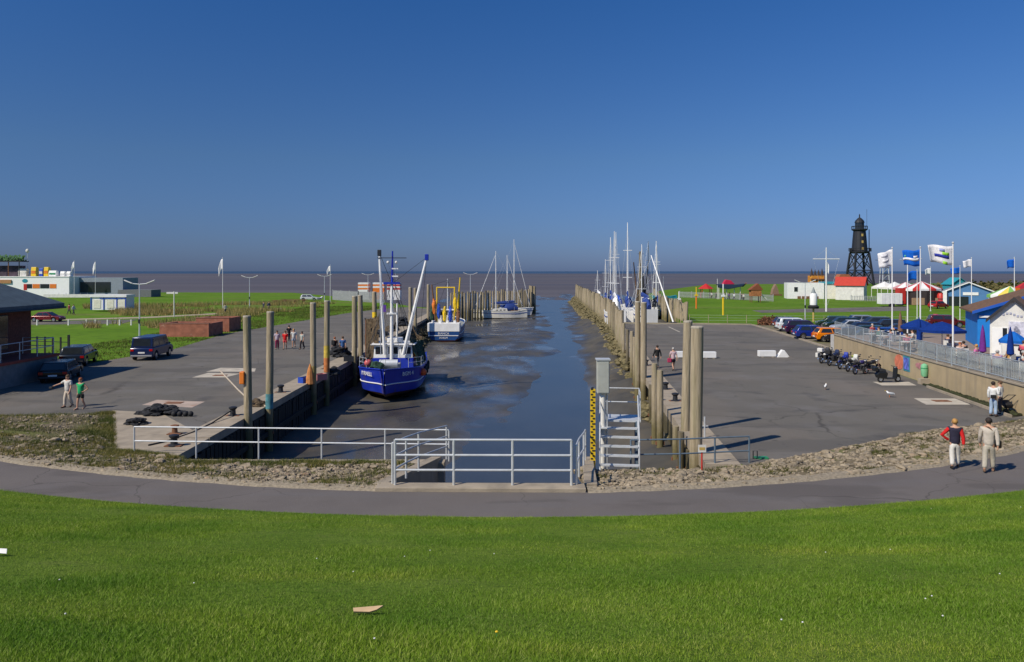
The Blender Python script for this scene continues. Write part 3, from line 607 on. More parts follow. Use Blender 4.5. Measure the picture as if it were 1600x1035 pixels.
# pile breakwaters: every pile on its own
me1 = []
for k in range(4):
    mb = MB(); mb.tube([(0, 0, -3.2), (0.02*k, 0, -0.5), (0.0, 0, 1.6), (-0.02*k, 0.01, 3.0)], [0.24, 0.23, 0.22, 0.2], 8); me1.append(mb.mesh('breakwater_pile', pile_w if k != 1 else pile_d, smooth=True))
def row(pts, step, label, group, dz=0):
    out = []
    for (x0, y0), (x1, y1) in zip(pts, pts[1:]):
        L_ = math.hypot(x1-x0, y1-y0); n = int(L_/step)
        for i in range(n):
            t = i/n; o = link('breakwater_pile', me1[R.randrange(4)], None, (lerp(x0, x1, t)+R.uniform(-0.09, 0.09), lerp(y0, y1, t)+R.uniform(-0.15, 0.15), dz+R.uniform(-0.3, 0.2)), R.uniform(0, 6)); o.rotation_euler.x = R.uniform(-0.02, 0.02); o.rotation_euler.y = R.uniform(-0.02, 0.02)
            o.scale.x = o.scale.y = R.uniform(0.78, 1.1); tag(o, label, 'pile', group); out.append(o)
    return out
row([(11.2, 78), (14.3, 112), (19.5, 235)], 2.15, 'weathered pile in the row between channel and marina', 'piles between channel and marina', 0.2)
row([(24.9, 109.6), (28, 145), (37, 200)], 0.95, 'close set grey pile fencing the marina from the grass', 'piles between marina and meadow', -0.2)
row([(-11.8, 148), (-3, 163), (4.4, 178)], 0.95, 'close set pile of the breakwater behind the white yacht', 'piles of the breakwater behind the yacht', 0.2)
me1 = [MB().tube([(0, 0, -3.5), (0, 0, 3.9)], [0.34, 0.3], 10).mesh('dolphin_pile', pile_w, smooth=True)]
for dx, dy in ((0, 0), (0.65, 0.1), (0.3, 0.6), (-0.3, 0.7)): o = link('dolphin_pile', me1[0], None, (4.55+dx, 178+dy, R.uniform(-0.3, 0.1))); tag(o, 'stout pile of the dolphin cluster at the breakwater head', 'pile', 'dolphin at the breakwater head')
# stones at the foot of the right pile row, one by one near and joined far
weedstone = pm('weedy_stone', (0.06, 0.055, 0.025), 0.85, scale=2.5, bump=0.6, bscale=9, world=True, col2=(0.24, 0.195, 0.1), spec=0.2)
mw = [rock(s, 6, 4).mesh('stone', weedstone) for s in range(40, 46)]
mb = MB(); q = [rock(s, 6, 4) for s in range(50, 55)]
for i in range(1500):
    y = 40+200*R.random()**1.15; off = R.uniform(-1.0, 1.7); x = interp(REDGE, y)-0.1-off; s = R.uniform(0.22, 0.5); z = lerp(-0.6, -2.3, sm(-0.3, 1.7, off))*(1 if y > 70 else 1.1)-(0.7 if y < 66 else 0); a = R.uniform(0, 6.3)
    k = q[i % 5]; mb.add([(x+s*(p[0]*math.cos(a)-p[1]*math.sin(a)), y+s*(p[0]*math.sin(a)+p[1]*math.cos(a)), z+p[2]*s) for p in k.v], k.f)
tag(kind(mb.build('weedy_stones', weedstone), 'stuff'), 'weed covered stones heaped at the foot of the pile row', 'stones')
mb = MB()
for i in range(700):
    y = R.uniform(66, 150); off = R.uniform(0, 1.0)**2*2.0; x = LEFT+0.3+off; s = R.uniform(0.25, 0.6); z = lerp(-0.9, -2.5, off/2.0); k = q[i % 5]
    mb.add([(x+s*p[0], y+s*p[1], z+p[2]*s) for p in k.v], k.f)
tag(kind(mb.build('weedy_stones', pm('dark_weed', (0.035, 0.035, 0.018), 0.9, scale=2, bump=0.5, world=True, col2=(0.11, 0.09, 0.045))), 'stuff'), 'dark weedy stones along the wall under the fishing boats', 'stones')
# --- bollards
def bollard(x, y, label, m=dark, s=0.85):
    root = thing('bollard', label, 'bollard', (x, y, 0.03)); root.scale = (s, s, s)
    MB().lathe([(0.3, 0), (0.3, 0.05), (0.17, 0.09), (0.15, 0.35), (0.24, 0.45), (0.24, 0.52), (0.1, 0.56)], n=14).build('post', m, root, smooth=True)
    MB().box((0, 0, 0.02), (0.8, 0.5, 0.04)).build('base_plate', rust, root)
bollard(*P(272, 32.0)[:2], 'black iron bollard on the concrete apron behind the head railing'); bollard(*P(273, 34.3)[:2], 'rusty bollard on the apron behind the black one', rust, 0.75)
bollard(*P(364, 38.6)[:2], 'black bollard beside the pile with the lifebuoy case'); bollard(LEFT-0.6, 46, 'black bollard between turquoise pile and orange tarp'); bollard(LEFT-0.6, 57, 'black bollard near the bow of the blue cutter')
bollard(*P(1040, 8760/(610-424))[:2], 'dark bollard on the car quay coping, the farther one with rope'); bollard(*P(1055, 8760/(628-424))[:2], 'dark bollard on the car quay coping nearest the thick pile pair'); bollard(10.3, 59, 'dark bollard on the car quay beyond the tall twin piles')
# ropes
tag(MB().tube([P(360, 38.4, 0.3), P(330, 36.5, 0.06), P(300, 34.5, 0.05), P(262, 32.8, 0.05), P(232, 32, 0.05)], 0.035, 6).build('mooring_rope', netm), 'dark mooring rope lying across the concrete apron', 'rope')
tag(MB().tube([P(344, 56, 0.05), P(372, 47, 0.05), P(395, 42, 0.06), P(416, 41, 0.1)], 0.05, 6).build('mooring_rope', pm('pale_rope', (0.45, 0.38, 0.3), 0.9)), 'pale rope lying across the asphalt to the turquoise pile', 'rope')
# --- net heaps and floats on the apron
def heap(name, label, c, size, m, seed, n=26):
    rr = random.Random(seed); mb = MB()
    for i in range(n):
        a = rr.uniform(0, 6.3); q = math.sqrt(rr.random()); x, y = math.cos(a)*q*size[0], math.sin(a)*q*size[1]; z = size[2]*(1-q*q)*rr.uniform(0.3, 1); s = rr.uniform(0.1, 0.24)*size[2]/0.5
        k = rock(rr.randrange(999), 7, 5); mb.add([(x+p[0]*s*1.3, y+p[1]*s*1.3, max(-0.02, z+p[2]*s)) for p in k.v], k.f)
    root = thing(name, label, 'nets', c); mb.build('net', m, root)
    r2 = MB()
    for i in range(10): a = rr.uniform(0, 6); r2.torus((math.cos(a)*size[0]*0.6, math.sin(a)*size[1]*0.6, size[2]*0.55), 0.16, 0.03, 'Z', 10, 5)
    kind(r2.build('rope_coils', netm, root), 'stuff'); return root
heap('net_heap', 'larger black heap of nets on the concrete apron', P(252, 39.2), (1.15, 0.6, 0.55), netm, 1, 40); heap('net_heap', 'smaller black heap of nets at the edge of the stone bank', P(213, 36.6), (0.48, 0.4, 0.4), netm, 2, 20)
me = MB().ball((0, 0, 0.13), 0.14, 10, 7).mesh('float', black, True)
for px_ in (272, 281, 290, 298): tag(link('net_float', me, None, P(px_, 38.6)), 'black ball float in the line beside the net heap', 'float', 'floats beside the net heap')
for k, (px_, d, sz, m, lab) in enumerate([(402, 41.5, (0.5, 0.5, 0.4), netb, 'small green and brown net bundle beside the turquoise pile'), (520, 54.5, (0.4, 0.8, 0.5), netm, 'dark net bundle beside the yellow and orange pile'), (575, 66, (0.6, 1.6, 0.9), netm, 'tall dark net heap on the quay beside the blue cutter'), (640, 86, (0.6, 2.2, 0.8), netm, 'long dark net heap on the quay behind the blue cutter'), (655, 94, (0.6, 2.2, 0.8), netb, 'brown net heap on the quay between the cutters'), (668, 103, (0.7, 2.0, 1.0), netm, 'dark net heap on the quay beside the white sterned cutter')]):
    heap('net_heap', lab, (LEFT-1.5, d, 0.03) if k > 1 else P(px_, d), sz, m, 10+k, 40)
# orange tarp cone, crates
root = tag(MB().lathe([(0.3, 0), (0.26, 0.35), (0.16, 0.9), (0.03, 1.3)], n=9).build('tarpaulin', pm('faded_orange', (0.5, 0.2, 0.06), 0.85, var=0.25, scale=4)), 'orange tarpaulin wrapped to a cone beside the tall grey pile', 'tarpaulin'); root.location = P(484.5, 49.8)
def crate(px_, d, m, lab, s=(0.8, 0.5, 0.4)):
    root = thing('fish_crate', lab, 'crate', P(px_, d), R.uniform(0, 1)); w_ = 0.04
    MB().box((0, 0, 0.02), (s[0], s[1], 0.04)).build('base', m, root)
    for x in (-1, 1): MB().box((x*(s[0]/2-w_/2), 0, s[2]/2+0.02), (w_, s[1], s[2])).build('side', m, root)
    for y in (-1, 1): MB().box((0, y*(s[1]/2-w_/2), s[2]/2+0.02), (s[0]-2*w_, w_, s[2])).build('side', m, root)
crate(477, 50, blue, 'blue fish crate at the foot of the orange tarpaulin'); crate(500, 51.5, pm('pink_plastic', (0.5, 0.2, 0.2), 0.6), 'faded red fish crate between the two painted piles'); crate(545, 62, dark, 'black fish crate on the quay at the cutter bow')
# --- white concrete blocks on the right quay
def block(px_, py, L_, lab, ramp=False):
    d = 8760/(py-424); root = thing('concrete_block', lab, 'barrier', P(px_, d))
    MB().box((0, 0, 0.3), (L_, 0.5, 0.5)).build('block', white, root, bevel=0.03)
    for s in (-1, 1): MB().box((s*L_*0.3, 0, 0.03), (0.2, 0.5, 0.06)).build('foot', concrete, root)
    if ramp: MB().ext([(-0.45, 0), (0.45, 0), (0.0, 0.62)], (L_/2+0.55, -0.3, 0), (1, 0, 0), (0, 0, 1), (0, 0.5, 0)).build('end_piece', white, root)
block(1064, 559.5, 1.1, 'white concrete block half hidden by the thick pile pair'); block(1108, 560, 1.1, 'white concrete block standing free right of the pile pair'); block(1198, 558, 1.45, 'white concrete block with a triangular end piece', True)
root = tag(MB().ext([(-0.3, 0), (0.3, 0), (-0.12, 0.55)], (0, 0, 0), (1, 0, 0), (0, 0, 1), (0, 0.4, 0)).build('concrete_wedge', white), 'small loose white wedge beside the white block', 'wedge'); root.location = P(1228, 65.5)
# signs and posts near the right bank
root = thing('sign_post', 'small pale sign on a red post among the bank stones', 'sign', (6.75, 27.3, 0.15)); MB().tube([(0, 0, -0.1), (0, 0, 0.75)], 0.03, 6).build('post', red, root); MB().box((0, -0.03, 0.85), (0.28, 0.03, 0.26)).build('plate', dirtyw, root); MB().box((0, -0.047, 0.85), (0.2, 0.008, 0.1)).build('print', pm('ochre', (0.5, 0.35, 0.1)), root)
root = thing('marker_post', 'thin grey post beside the thick pile pair', 'post', P(1101, 33.5)); MB().tube([(0, 0, 0), (0, 0, 0.95)], 0.035, 6).build('post', galv, root); MB().box((0, 0, 0.55), (0.3, 0.03, 0.05)).build('bar', galv, root)
root = thing('hoop_post', 'small black hoop standing at the edge of the stone bank', 'post', P(1180, 29.9)); MB().tube([(-0.08, 0, 0), (-0.08, 0, 0.3), (0.08, 0, 0.3), (0.08, 0, 0)], 0.025, 6).build('hoop', dark, root); MB().box((0.25, 0.05, 0.03), (0.5, 0.25, 0.06)).build('foot', green, root)
# ================================================================== PEOPLE
def skin_obj(name, verts, edges, radii, m, parent=None, sub=1, root_i=0):
    me = bpy.data.meshes.new(name); me.from_pydata(verts, edges, []); me.materials.append(m)
    o = bpy.data.objects.new(name, me); C.objects.link(o); o.parent = parent
    md = o.modifiers.new('skin', 'SKIN'); md.use_smooth_shade = True
    for i, v in enumerate(me.skin_vertices[0].data):
        r = radii[i]; v.radius = (r, r) if not isinstance(r, tuple) else r; v.use_root = (i == root_i)
    if sub: s = o.modifiers.new('subdivision', 'SUBSURF'); s.levels = sub; s.render_levels = sub
    return o
CLO = {}
def cloth(c, name=None):
    k = 'cloth_%d_%d_%d' % tuple(int(x*255) for x in c)
    return pm(k, c, 0.85, var=0.14, scale=7, bump=0.25, bscale=14, spec=0.15)
HAIR = {'dark': (0.03, 0.02, 0.015), 'brown': (0.09, 0.05, 0.025), 'blond': (0.45, 0.24, 0.07), 'grey': (0.4, 0.38, 0.35), 'red': (0.3, 0.09, 0.03)}
def person(label, loc, rz, h=1.7, top=(0.5,)*3, bottom=(0.1,)*3, hair='brown', pose='stand', sleeves='short', legs='long', arm=None, group=None, long_hair=False, dress=False, cap=None, shoes=(0.05, 0.04, 0.035), step=0.2):
    k = h/1.7; V = lambda x, y, z: (x*k, y*k, z*k)
    sit = pose == 'sit'; st = step if pose == 'walk' else 0.03
    dz = -0.42 if sit else (-0.03 if pose == 'walk' else 0)
    pel = (0, 0, 0.93+dz); vs = [V(*pel), V(0, 0.005, 1.1+dz), V(0, 0.0, 1.28+dz), V(0, 0.0, 1.42+dz), V(0, 0.02, 1.5+dz), V(0, 0.03, 1.585+dz), V(0, 0.03, 1.67+dz)]
    es = [(i, i+1) for i in range(6)]; rd = [(0.15, 0.11), (0.135, 0.095), (0.16, 0.11), (0.11, 0.085), (0.055, 0.055), (0.085, 0.1), (0.06, 0.075)]
    J = {}
    for s, n in ((-1, 'l'), (1, 'r')):
        f = s*st
        if sit: hip, kn, an, toe = (s*0.09, 0, 0.5), (s*0.12, 0.42, 0.52), (s*0.12, 0.42, 0.09), (s*0.13, 0.58, 0.04)
        else: hip, kn, an, toe = (s*0.09, 0, 0.86+dz), (s*0.095, f*0.55+0.03, 0.48+dz*0.5), (s*0.1, f*1.25-(0.02 if pose == 'stand' else 0.05), 0.09+(0.05 if f < -0.1 else 0)), (s*0.115, f*1.25+0.13, 0.04+(0.0 if f >= -0.1 else 0.0))
        b = len(vs); vs += [V(*hip), V(*kn), V(*an), V(*toe)]; es += [(0, b), (b, b+1), (b+1, b+2), (b+2, b+3)]; rd += [0.09, 0.06, 0.042, 0.035]
        J[n+'leg'] = [hip, kn, an, toe]
        sh = (s*0.185, 0, 1.4+dz)
        pz = (arm or {}).get(n)
        if pz == 'out': el, wr, hd = (s*0.43, 0.05, 1.26+dz), (s*0.66, 0.12, 1.18+dz), (s*0.74, 0.15, 1.14+dz)
        elif pz == 'bent': el, wr, hd = (s*0.27, -0.04, 1.13+dz), (s*0.14, 0.2, 1.12+dz), (s*0.07, 0.24, 1.14+dz)
        elif pz == 'hip': el, wr, hd = (s*0.4, -0.08, 1.16+dz), (s*0.2, 0.02, 1.0+dz), (s*0.15, 0.05, 0.98+dz)
        else:
            sw = -f*0.9; el, wr, hd = (s*0.24, sw*0.4-0.02, 1.13+dz), (s*0.25, sw+0.04, 0.89+dz), (s*0.245, sw+0.07, 0.81+dz)
            if sit: el, wr, hd = (s*0.23, 0.05, 1.13+dz), (s*0.17, 0.28, 1.08+dz), (s*0.13, 0.36, 1.1+dz)
        b = len(vs); vs += [V(*sh), V(*el), V(*wr), V(*hd)]; es += [(3, b), (b, b+1), (b+1, b+2), (b+2, b+3)]; rd += [0.06, 0.043, 0.03, 0.034]
        J[n+'arm'] = [sh, el, wr, hd]
        d = (Vector(hd)-Vector(wr)).normalized(); sd = d.orthogonal().normalized()
        if abs(d.z) > 0.7: sd = Vector((0, 1, 0))
        for i in range(5):
            off = sd*(0.022*(i-1.5)) if i < 4 else sd*-0.05; ln = (0.075, 0.085, 0.08, 0.06, 0.045)[i]
            b2 = len(vs); p = Vector(hd)+off; vs += [V(*(p+d*ln*0.5)), V(*(p+d*ln+Vector((-s*0.015, 0, 0))))]; es += [(b+3, b2), (b2, b2+1)]; rd += [0.0095, 0.008]
    rd = [tuple(x*k for x in r) if isinstance(r, tuple) else r*k for r in rd]
    body = skin_obj('person', vs, es, rd, SKIN); body.location = loc; body.rotation_euler = (0, 0, rz); tag(body, label, 'person', group)
    G = 0.016
    def garment(name, chain, m, sub=1):
        vv, ee, rr = [], [], []
        for pts, rs, att in chain:
            b = len(vv); vv += [V(*p) for p in pts]; rr += [tuple((q+G)*k for q in r) if isinstance(r, tuple) else (r+G)*k for r in rs]
            ee += [(b+i, b+i+1) for i in range(len(pts)-1)]
            if att is not None: ee.append((att, b))
        return skin_obj(name, vv, ee, rr, m, body, sub)
    tor = [(0, 0, 0.79+dz if not dress else 0.62+dz), (0, 0.003, 1.08+dz), (0, 0, 1.28+dz), (0, 0, 1.42+dz)]
    ch = [(tor, [(0.19, 0.15) if not dress else (0.2, 0.16), (0.15, 0.115), (0.175, 0.125), (0.13, 0.09)], None)]
    for n in 'lr':
        a = J[n+'arm']; mid = [lerp(a[0][i], a[1][i], 0.85) for i in range(3)]
        if sleeves == 'long': ch.append((a[:3], [0.062, 0.048, 0.036], 3))
        elif sleeves == 'short': ch.append(([a[0], mid], [0.066, 0.055], 3))
        else: ch.append(([a[0], [lerp(a[0][i], a[1][i], 0.12) for i in range(3)]], [0.062, 0.055], 3))
    garment('top', ch, cloth(top))
    if not dress or legs == 'long':
        ch = [([(0, 0, 1.0+dz), (0, 0, 0.84+dz if not sit else 0.5)], [(0.165, 0.125), (0.165, 0.125)], None)]
        for n in 'lr':
            a = J[n+'leg']; mid = [lerp(a[0][i], a[1][i], 0.7) for i in range(3)]
            if legs == 'long': ch.append(([a[0], a[1], a[2]], [0.092, 0.072, 0.062], 1))
            else: ch.append(([a[0], mid], [0.09, 0.08], 1))
        garment('trousers' if legs == 'long' else 'shorts', ch, cloth(bottom))
    for n in 'lr':
        a = J[n+'leg']; p = Vector(a[2]); t = Vector(a[3])
        MB().tube([V(*(p+Vector((0, -0.06, -0.045)))), V(*(p+Vector((0, 0.02, -0.035)))), V(*(t+Vector((0, 0, -0.005)))), V(*(t+Vector((0, 0.06, -0.012))))], [0.035*k, 0.045*k, 0.042*k, 0.02*k], 8).build('shoe', cloth(shoes), body, True)
    hz = 1.62+dz; hm = pm('hair_'+hair, HAIR[hair], 0.7, var=0.25, scale=12, bump=0.4)
    mb = MB(); mb.ball(V(0, -0.005, hz+0.035), (0.098*k, 0.112*k, 0.098*k), 12, 8)
    if long_hair: mb.tube([V(0, -0.05, hz+0.04), V(0, -0.085, hz-0.06), V(0, -0.1, hz-0.2), V(0, -0.1, hz-0.28)], [0.085*k, 0.09*k, 0.08*k, 0.03*k], 10)
    mb.build('hair', hm, body, True)
    mb = MB(); mb.ball(V(0, 0.125, hz-0.02), (0.016*k, 0.02*k, 0.026*k), 6, 4); mb.build('nose', SKIN, body, True)
    for s in (-1, 1):
        MB().ball(V(s*0.035, 0.112, hz+0.005), 0.011*k, 6, 4).build('eye', black, body); MB().ball(V(s*0.092, 0.025, hz-0.01), (0.012*k, 0.026*k, 0.034*k), 6, 4).build('ear', SKIN, body, True)
    MB().box(V(0, 0.118, hz-0.06), (0.045*k, 0.012*k, 0.01*k)).build('mouth', pm('lips', (0.4, 0.12, 0.1)), body)
    if cap: MB().lathe([(0.118*k, 0), (0.12*k, 0.04*k), (0.09*k, 0.1*k), (0.02*k, 0.125*k)], V(0, 0, hz+0.045), 12).build('cap', cloth(cap), body, True)
    return body
def bag(label, loc, size, m, strap=None):
    root = thing('bag', label, 'bag', loc); MB().box((0, 0, 0), size).build('pouch', m, root, bevel=min(size)*0.3)
    if strap: MB().tube([Vector(p)-Vector(loc) for p in strap], 0.012, 6).build('strap', m, root)
    return root
PD = PZ-0.005
def pth(x, y): return PZ-0.035*abs((y-dnear(x))/(dfar(x)+0.15-dnear(x))-0.5)
x, y = P(1492, 25.0)[:2]; person('woman in dark vest with red sleeves and pale trousers on the path', (x, y, pth(x, y)), rad(-25), 1.6, (0.03, 0.028, 0.05), (0.6, 0.57, 0.52), 'blond', 'walk', 'none', arm={'l': 'hip'}, step=0.17)
# red sleeves of her cardigan
pw = bpy.data.objects[-1] if False else [o for o in bpy.data.objects if o.name == 'person'][0]
k_ = 1.6/1.7
for s, pts in ((-1, [(-0.17, 0, 1.37), (-0.4, -0.08, 1.13), (-0.21, 0.02, 0.97)]), (1, [(0.17, 0, 1.37), (0.24, -0.08, 1.1), (0.25, -0.12, 0.87)])): MB().tube([Vector(p)*k_ for p in pts], [0.07, 0.058, 0.046], 10).build('red_sleeve', cloth((0.55, 0.02, 0.02)), pw, True)
x, y = P(1545, 24.5)[:2]; person('woman in beige jacket and beige trousers walking on the path', (x, y, pth(x, y)), rad(-35), 1.72, (0.52, 0.46, 0.39), (0.42, 0.38, 0.31), 'dark', 'walk', 'long', shoes=(0.25, 0.15, 0.1), step=0.17)
bag('brown shoulder bag of the woman in the beige jacket', (x+0.3, y+0.02, PZ+0.88), (0.12, 0.26, 0.24), brown, [(x+0.28, y, PZ+0.98), (x+0.16, y-0.17, PZ+1.2), (x-0.08, y-0.12, PZ+1.46), (x-0.1, y+0.05, PZ+1.44)])
x, y = P(1552, 38.6)[:2]; person('man in white shirt and pale jeans by the concrete wall', (x, y, 0), rad(-60), 1.72, (0.72, 0.72, 0.7), (0.32, 0.42, 0.55), 'dark', 'stand', 'long', arm={'r': 'bent'})
bag('black waist bag on the man in the white shirt', (x-0.1, y-0.17, 1.02), (0.26, 0.12, 0.18), black)
x, y = P(1563, 39.3)[:2]; person('person in white top leaning over beside the man in white shirt', (x, y, 0), rad(40), 1.66, (0.66, 0.65, 0.6), (0.05, 0.05, 0.06), 'brown', 'stand', 'long', arm={'l': 'bent', 'r': 'bent'})
root = thing('pushchair', 'dark folding pushchair beside the couple at the wall', 'pushchair', P(1573, 39.6)); MB().box((0, 0, 0.45), (0.4, 0.5, 0.25), rx=0.4).build('seat', black, root, bevel=0.05); MB().tube([(-0.2, 0.3, 0.5), (-0.2, -0.4, 0.98), (0.2, -0.4, 0.98), (0.2, 0.3, 0.5)], 0.02, 6).build('handle', dark, root)
for sx in (-1, 1):
    for sy in (-1, 1): MB().torus((sx*0.24, sy*0.28, 0.12), 0.1, 0.025, 'X', 12, 5).build('wheel', black, root)
# couple on the left quay
x, y = P(106, 41.2)[:2]; person('man in open dark vest and white shirt stretching one arm out', (x, y, 0), rad(165), 1.74, (0.6, 0.58, 0.54), (0.55, 0.47, 0.38), 'brown', 'walk', 'short', arm={'r': 'out'}, step=0.12, shoes=(0.12, 0.08, 0.06))
x, y = P(126, 40.6)[:2]; person('woman in green top and dark shorts walking beside the man', (x, y, 0), rad(170), 1.66, (0.02, 0.36, 0.13), (0.03, 0.035, 0.03), 'red', 'walk', 'none', 'short', arm={'l': 'hip'}, step=0.14, shoes=(0.5, 0.3, 0.2))
bag('dark camera bag in the outstretched hand of the man', (P(106, 41.2)[0]-0.86, 41.2-0.05, 1.05), (0.2, 0.16, 0.14), black)
QP = [(433, 546, (0.5, 0.42, 0.48), (0.22, 0.02, 0.07), 'dark', 'long', 200, 'person in pale top carrying a crimson bag on the fishing quay'), (445.5, 546, (0.6, 0.02, 0.02), (0.55, 0.05, 0.06), 'brown', 'short', 180, 'woman in bright red top and skirt on the fishing quay'), (451.5, 533, (0.02, 0.02, 0.025), (0.03, 0.03, 0.04), 'dark', 'long', 20, 'person all in black walking away on the fishing quay'), (459, 543, (0.55, 0.55, 0.53), (0.3, 0.36, 0.45), 'blond', 'short', 190, 'person in white top and denim shorts on the fishing quay'), (472, 546, (0.4, 0.42, 0.38), (0.03, 0.025, 0.03), 'dark', 'long', 160, 'person in grey top and black trousers on the fishing quay'),
      (523, 557, (0.06, 0.03, 0.025), (0.35, 0.28, 0.22), 'red', 'short', 10, 'person in dark top with a black backpack near the yellow pile'), (535.5, 558, (0.05, 0.12, 0.3), (0.03, 0.06, 0.14), 'brown', 'long', 15, 'person in blue jacket near the yellow pile')]
for px_, py, tp_, bt, hr, lg, az, lab in QP: person(lab, P(px_, 8760/(py-424)), rad(az), R.uniform(1.62, 1.78), tp_, bt, hr, 'walk', 'short', lg, step=R.uniform(0.05, 0.16))
bag('black backpack worn by the person in the dark top', (P(521.5, 8760/133)[0], 8760/133-0.22, 1.2), (0.3, 0.2, 0.42), black)
person('person in black with grey trousers beside the short quay piles', P(1027, 8760/(575-424)), rad(20), 1.7, (0.025, 0.025, 0.025), (0.12, 0.12, 0.12), 'dark', 'walk', 'long')
person('person in pink top and dark skirt on the car quay', P(1052, 8760/(579-424)), rad(10), 1.68, (0.55, 0.4, 0.42), (0.03, 0.025, 0.035), 'grey', 'walk', 'short', 'short'); bag('crimson bag carried by the person in pink', (P(1052, 56.5)[0]-0.3, 56.4, 0.75), (0.3, 0.15, 0.32), cloth((0.4, 0.04, 0.1)))
# ================================================================== VEHICLES
def car(label, loc, rz, col, L_=4.2, W_=1.74, H_=1.46, kindc='hatch', cat='car', group=None, ground=0.0, mirror=True):
    """nose along +x"""
    nm = {'van': 'van', 'suv': 'parked_car', 'hatch': 'parked_car', 'saloon': 'parked_car'}[kindc]
    root = thing(nm, label, cat, (loc[0], loc[1], ground), rz, group)
    cm = pm('carpaint_%d_%d_%d' % tuple(int(c*255) for c in col), col, 0.22, 0.15, var=0.04, spec=0.6); h = L_/2
    wr = 0.31 if kindc in ('hatch', 'saloon') else 0.35; xr_, xf = -h+0.78, h-0.82; gc = 0.2
    belt = H_*0.62 if kindc != 'van' else H_*0.56; hood = belt*0.93
    def arch(x): return [(x+(wr+0.06)*math.cos(a), wr+(wr+0.06)*math.sin(a)) for a in [math.pi*i/8 for i in range(9)]][::-1]
    arcs = lambda x: [(p[0], max(gc, p[1])) for p in arch(x)]
    prof = [(-h+0.06, gc+0.08)] + arcs(xr_) + arcs(xf) + [(h-0.05, gc+0.06), (h, 0.48), (h-0.03, hood*0.82), (h-0.22, hood*0.95)]
    cowl = {'hatch': 0.9, 'suv': 0.95, 'saloon': 1.0, 'van': 0.75}[kindc]; prof += [(h-cowl, belt), (-h+(0.55 if kindc == 'saloon' else 0.1), belt), (-h+0.02, belt*0.93), (-h, 0.5)]
    MB().ext(prof, (0, -W_/2, 0), (1, 0, 0), (0, 0, 1), (0, W_, 0)).build('body', cm, root, smooth=True, bevel=0.06)
    rake = {'hatch': 0.75, 'suv': 0.7, 'saloon': 0.85, 'van': 0.55}[kindc]; rr_ = {'hatch': 0.42, 'suv': 0.28, 'saloon': 0.62, 'van': 0.1}[kindc]; rb = -h+(0.62 if kindc == 'saloon' else 0.1)
    fb = h-cowl-0.02; ti = 0.14 if kindc != 'van' else 0.08; z0, z1 = belt-0.01, H_; wb, wt = W_/2-0.04, W_/2-0.04-ti
    lo = [(rb, -wb), (fb, -wb), (fb, wb), (rb, wb)]; hi = [(rb+rr_, -wt), (fb-rake, -wt), (fb-rake, wt), (rb+rr_, wt)]
    mb = MB(); mb.add([(a, b, z0) for a, b in lo]+[(a, b, z1) for a, b in hi], [(3, 2, 1, 0), (4, 5, 6, 7), (0, 1, 5, 4), (1, 2, 6, 5), (2, 3, 7, 6), (3, 0, 4, 7)])
    mb.build('cabin', cm, root, smooth=True, bevel=0.05)
    A = [Vector((a, b, z0)) for a, b in lo]; B = [Vector((a, b, z1)) for a, b in hi]
    def pane(name, i, j, u0, u1, v0=0.14, v1=0.84):
        q = lambda u, v: A[i].lerp(A[j], u).lerp(B[i].lerp(B[j], u), v)
        p = [q(u0, v0), q(u1, v0), q(u1, v1), q(u0, v1)]; nrm = (p[1]-p[0]).cross(p[3]-p[0]).normalized(); c = sum(p, Vector())/4
        if nrm.dot(c-Vector((0, 0, z0))) < 0: nrm = -nrm
        MB().add([x+nrm*0.012 for x in p]+[x-nrm*0.01 for x in p], [(0, 1, 2, 3), (7, 6, 5, 4), (0, 4, 5, 1), (1, 5, 6, 2), (2, 6, 7, 3), (3, 7, 4, 0)]).build(name, glass, root)
    for i, j in ((0, 1), (3, 2)):
        if kindc == 'van': segs = ((0.05, 0.36), (0.4, 0.68), (0.73, 0.95))
        else: segs = ((0.1, 0.5), (0.54, 0.92))
        for a, b in segs: pane('side_window', i, j, a, b)
    pane('windscreen', 1, 2, 0.07, 0.93, 0.08, 0.9); pane('rear_window', 3, 0, 0.1, 0.9, 0.15, 0.85)
    for x in (xr_, xf):
        for s in (-1, 1):
            wl = MB().lathe([(wr*0.6, -0.1), (wr*0.96, -0.1), (wr, -0.07), (wr, 0.07), (wr*0.96, 0.1), (wr*0.6, 0.1)], n=18).build('wheel', black, root, smooth=True); wl.location = (x, s*(W_/2-0.11), wr); wl.rotation_euler.x = rad(90)
            MB().lathe([(wr*0.62, -0.105), (wr*0.58, -0.108*1.0), (0.05, -0.09)] if s > 0 else [(0.05, 0.09), (wr*0.58, 0.108), (wr*0.62, 0.105)], n=12).build('rim', chrome, wl, smooth=True)
    for s in (-1, 1):
        MB().box((-h+0.02, s*(W_/2-0.17), belt*0.82), (0.07, 0.26, 0.17)).build('tail_light', lampred, root); MB().box((h-0.09, s*(W_/2-0.22), hood*0.75), (0.14, 0.34, 0.14)).build('headlight', lampw, root)
        if mirror: MB().box((fb-0.35, s*(W_/2+0.07), belt+0.08), (0.09, 0.16, 0.12)).build('mirror', cm, root, bevel=0.02)
    MB().box((-h-0.008, 0, belt*0.62), (0.02, 0.52, 0.12)).build('number_plate', white, root); MB().box((-h-0.02, 0, 0.4), (0.1, W_*0.92, 0.14)).build('bumper', dark if kindc != 'van' else pm('grey_plastic', (0.25, 0.25, 0.26), 0.6), root, bevel=0.03)
    MB().box((h+0.0, 0, 0.36), (0.08, W_*0.9, 0.16)).build('bumper', dark, root, bevel=0.03)
    return root
car('dark blue van parked beside the brick walls', P(238, 64.8), rad(95), (0.012, 0.025, 0.09), 4.7, 1.82, 1.9, 'van', 'van')
car('black coupe parked against the raised restaurant terrace', P(96, 51.8), rad(107), (0.008, 0.009, 0.011), 4.3, 1.74, 1.33, 'hatch')
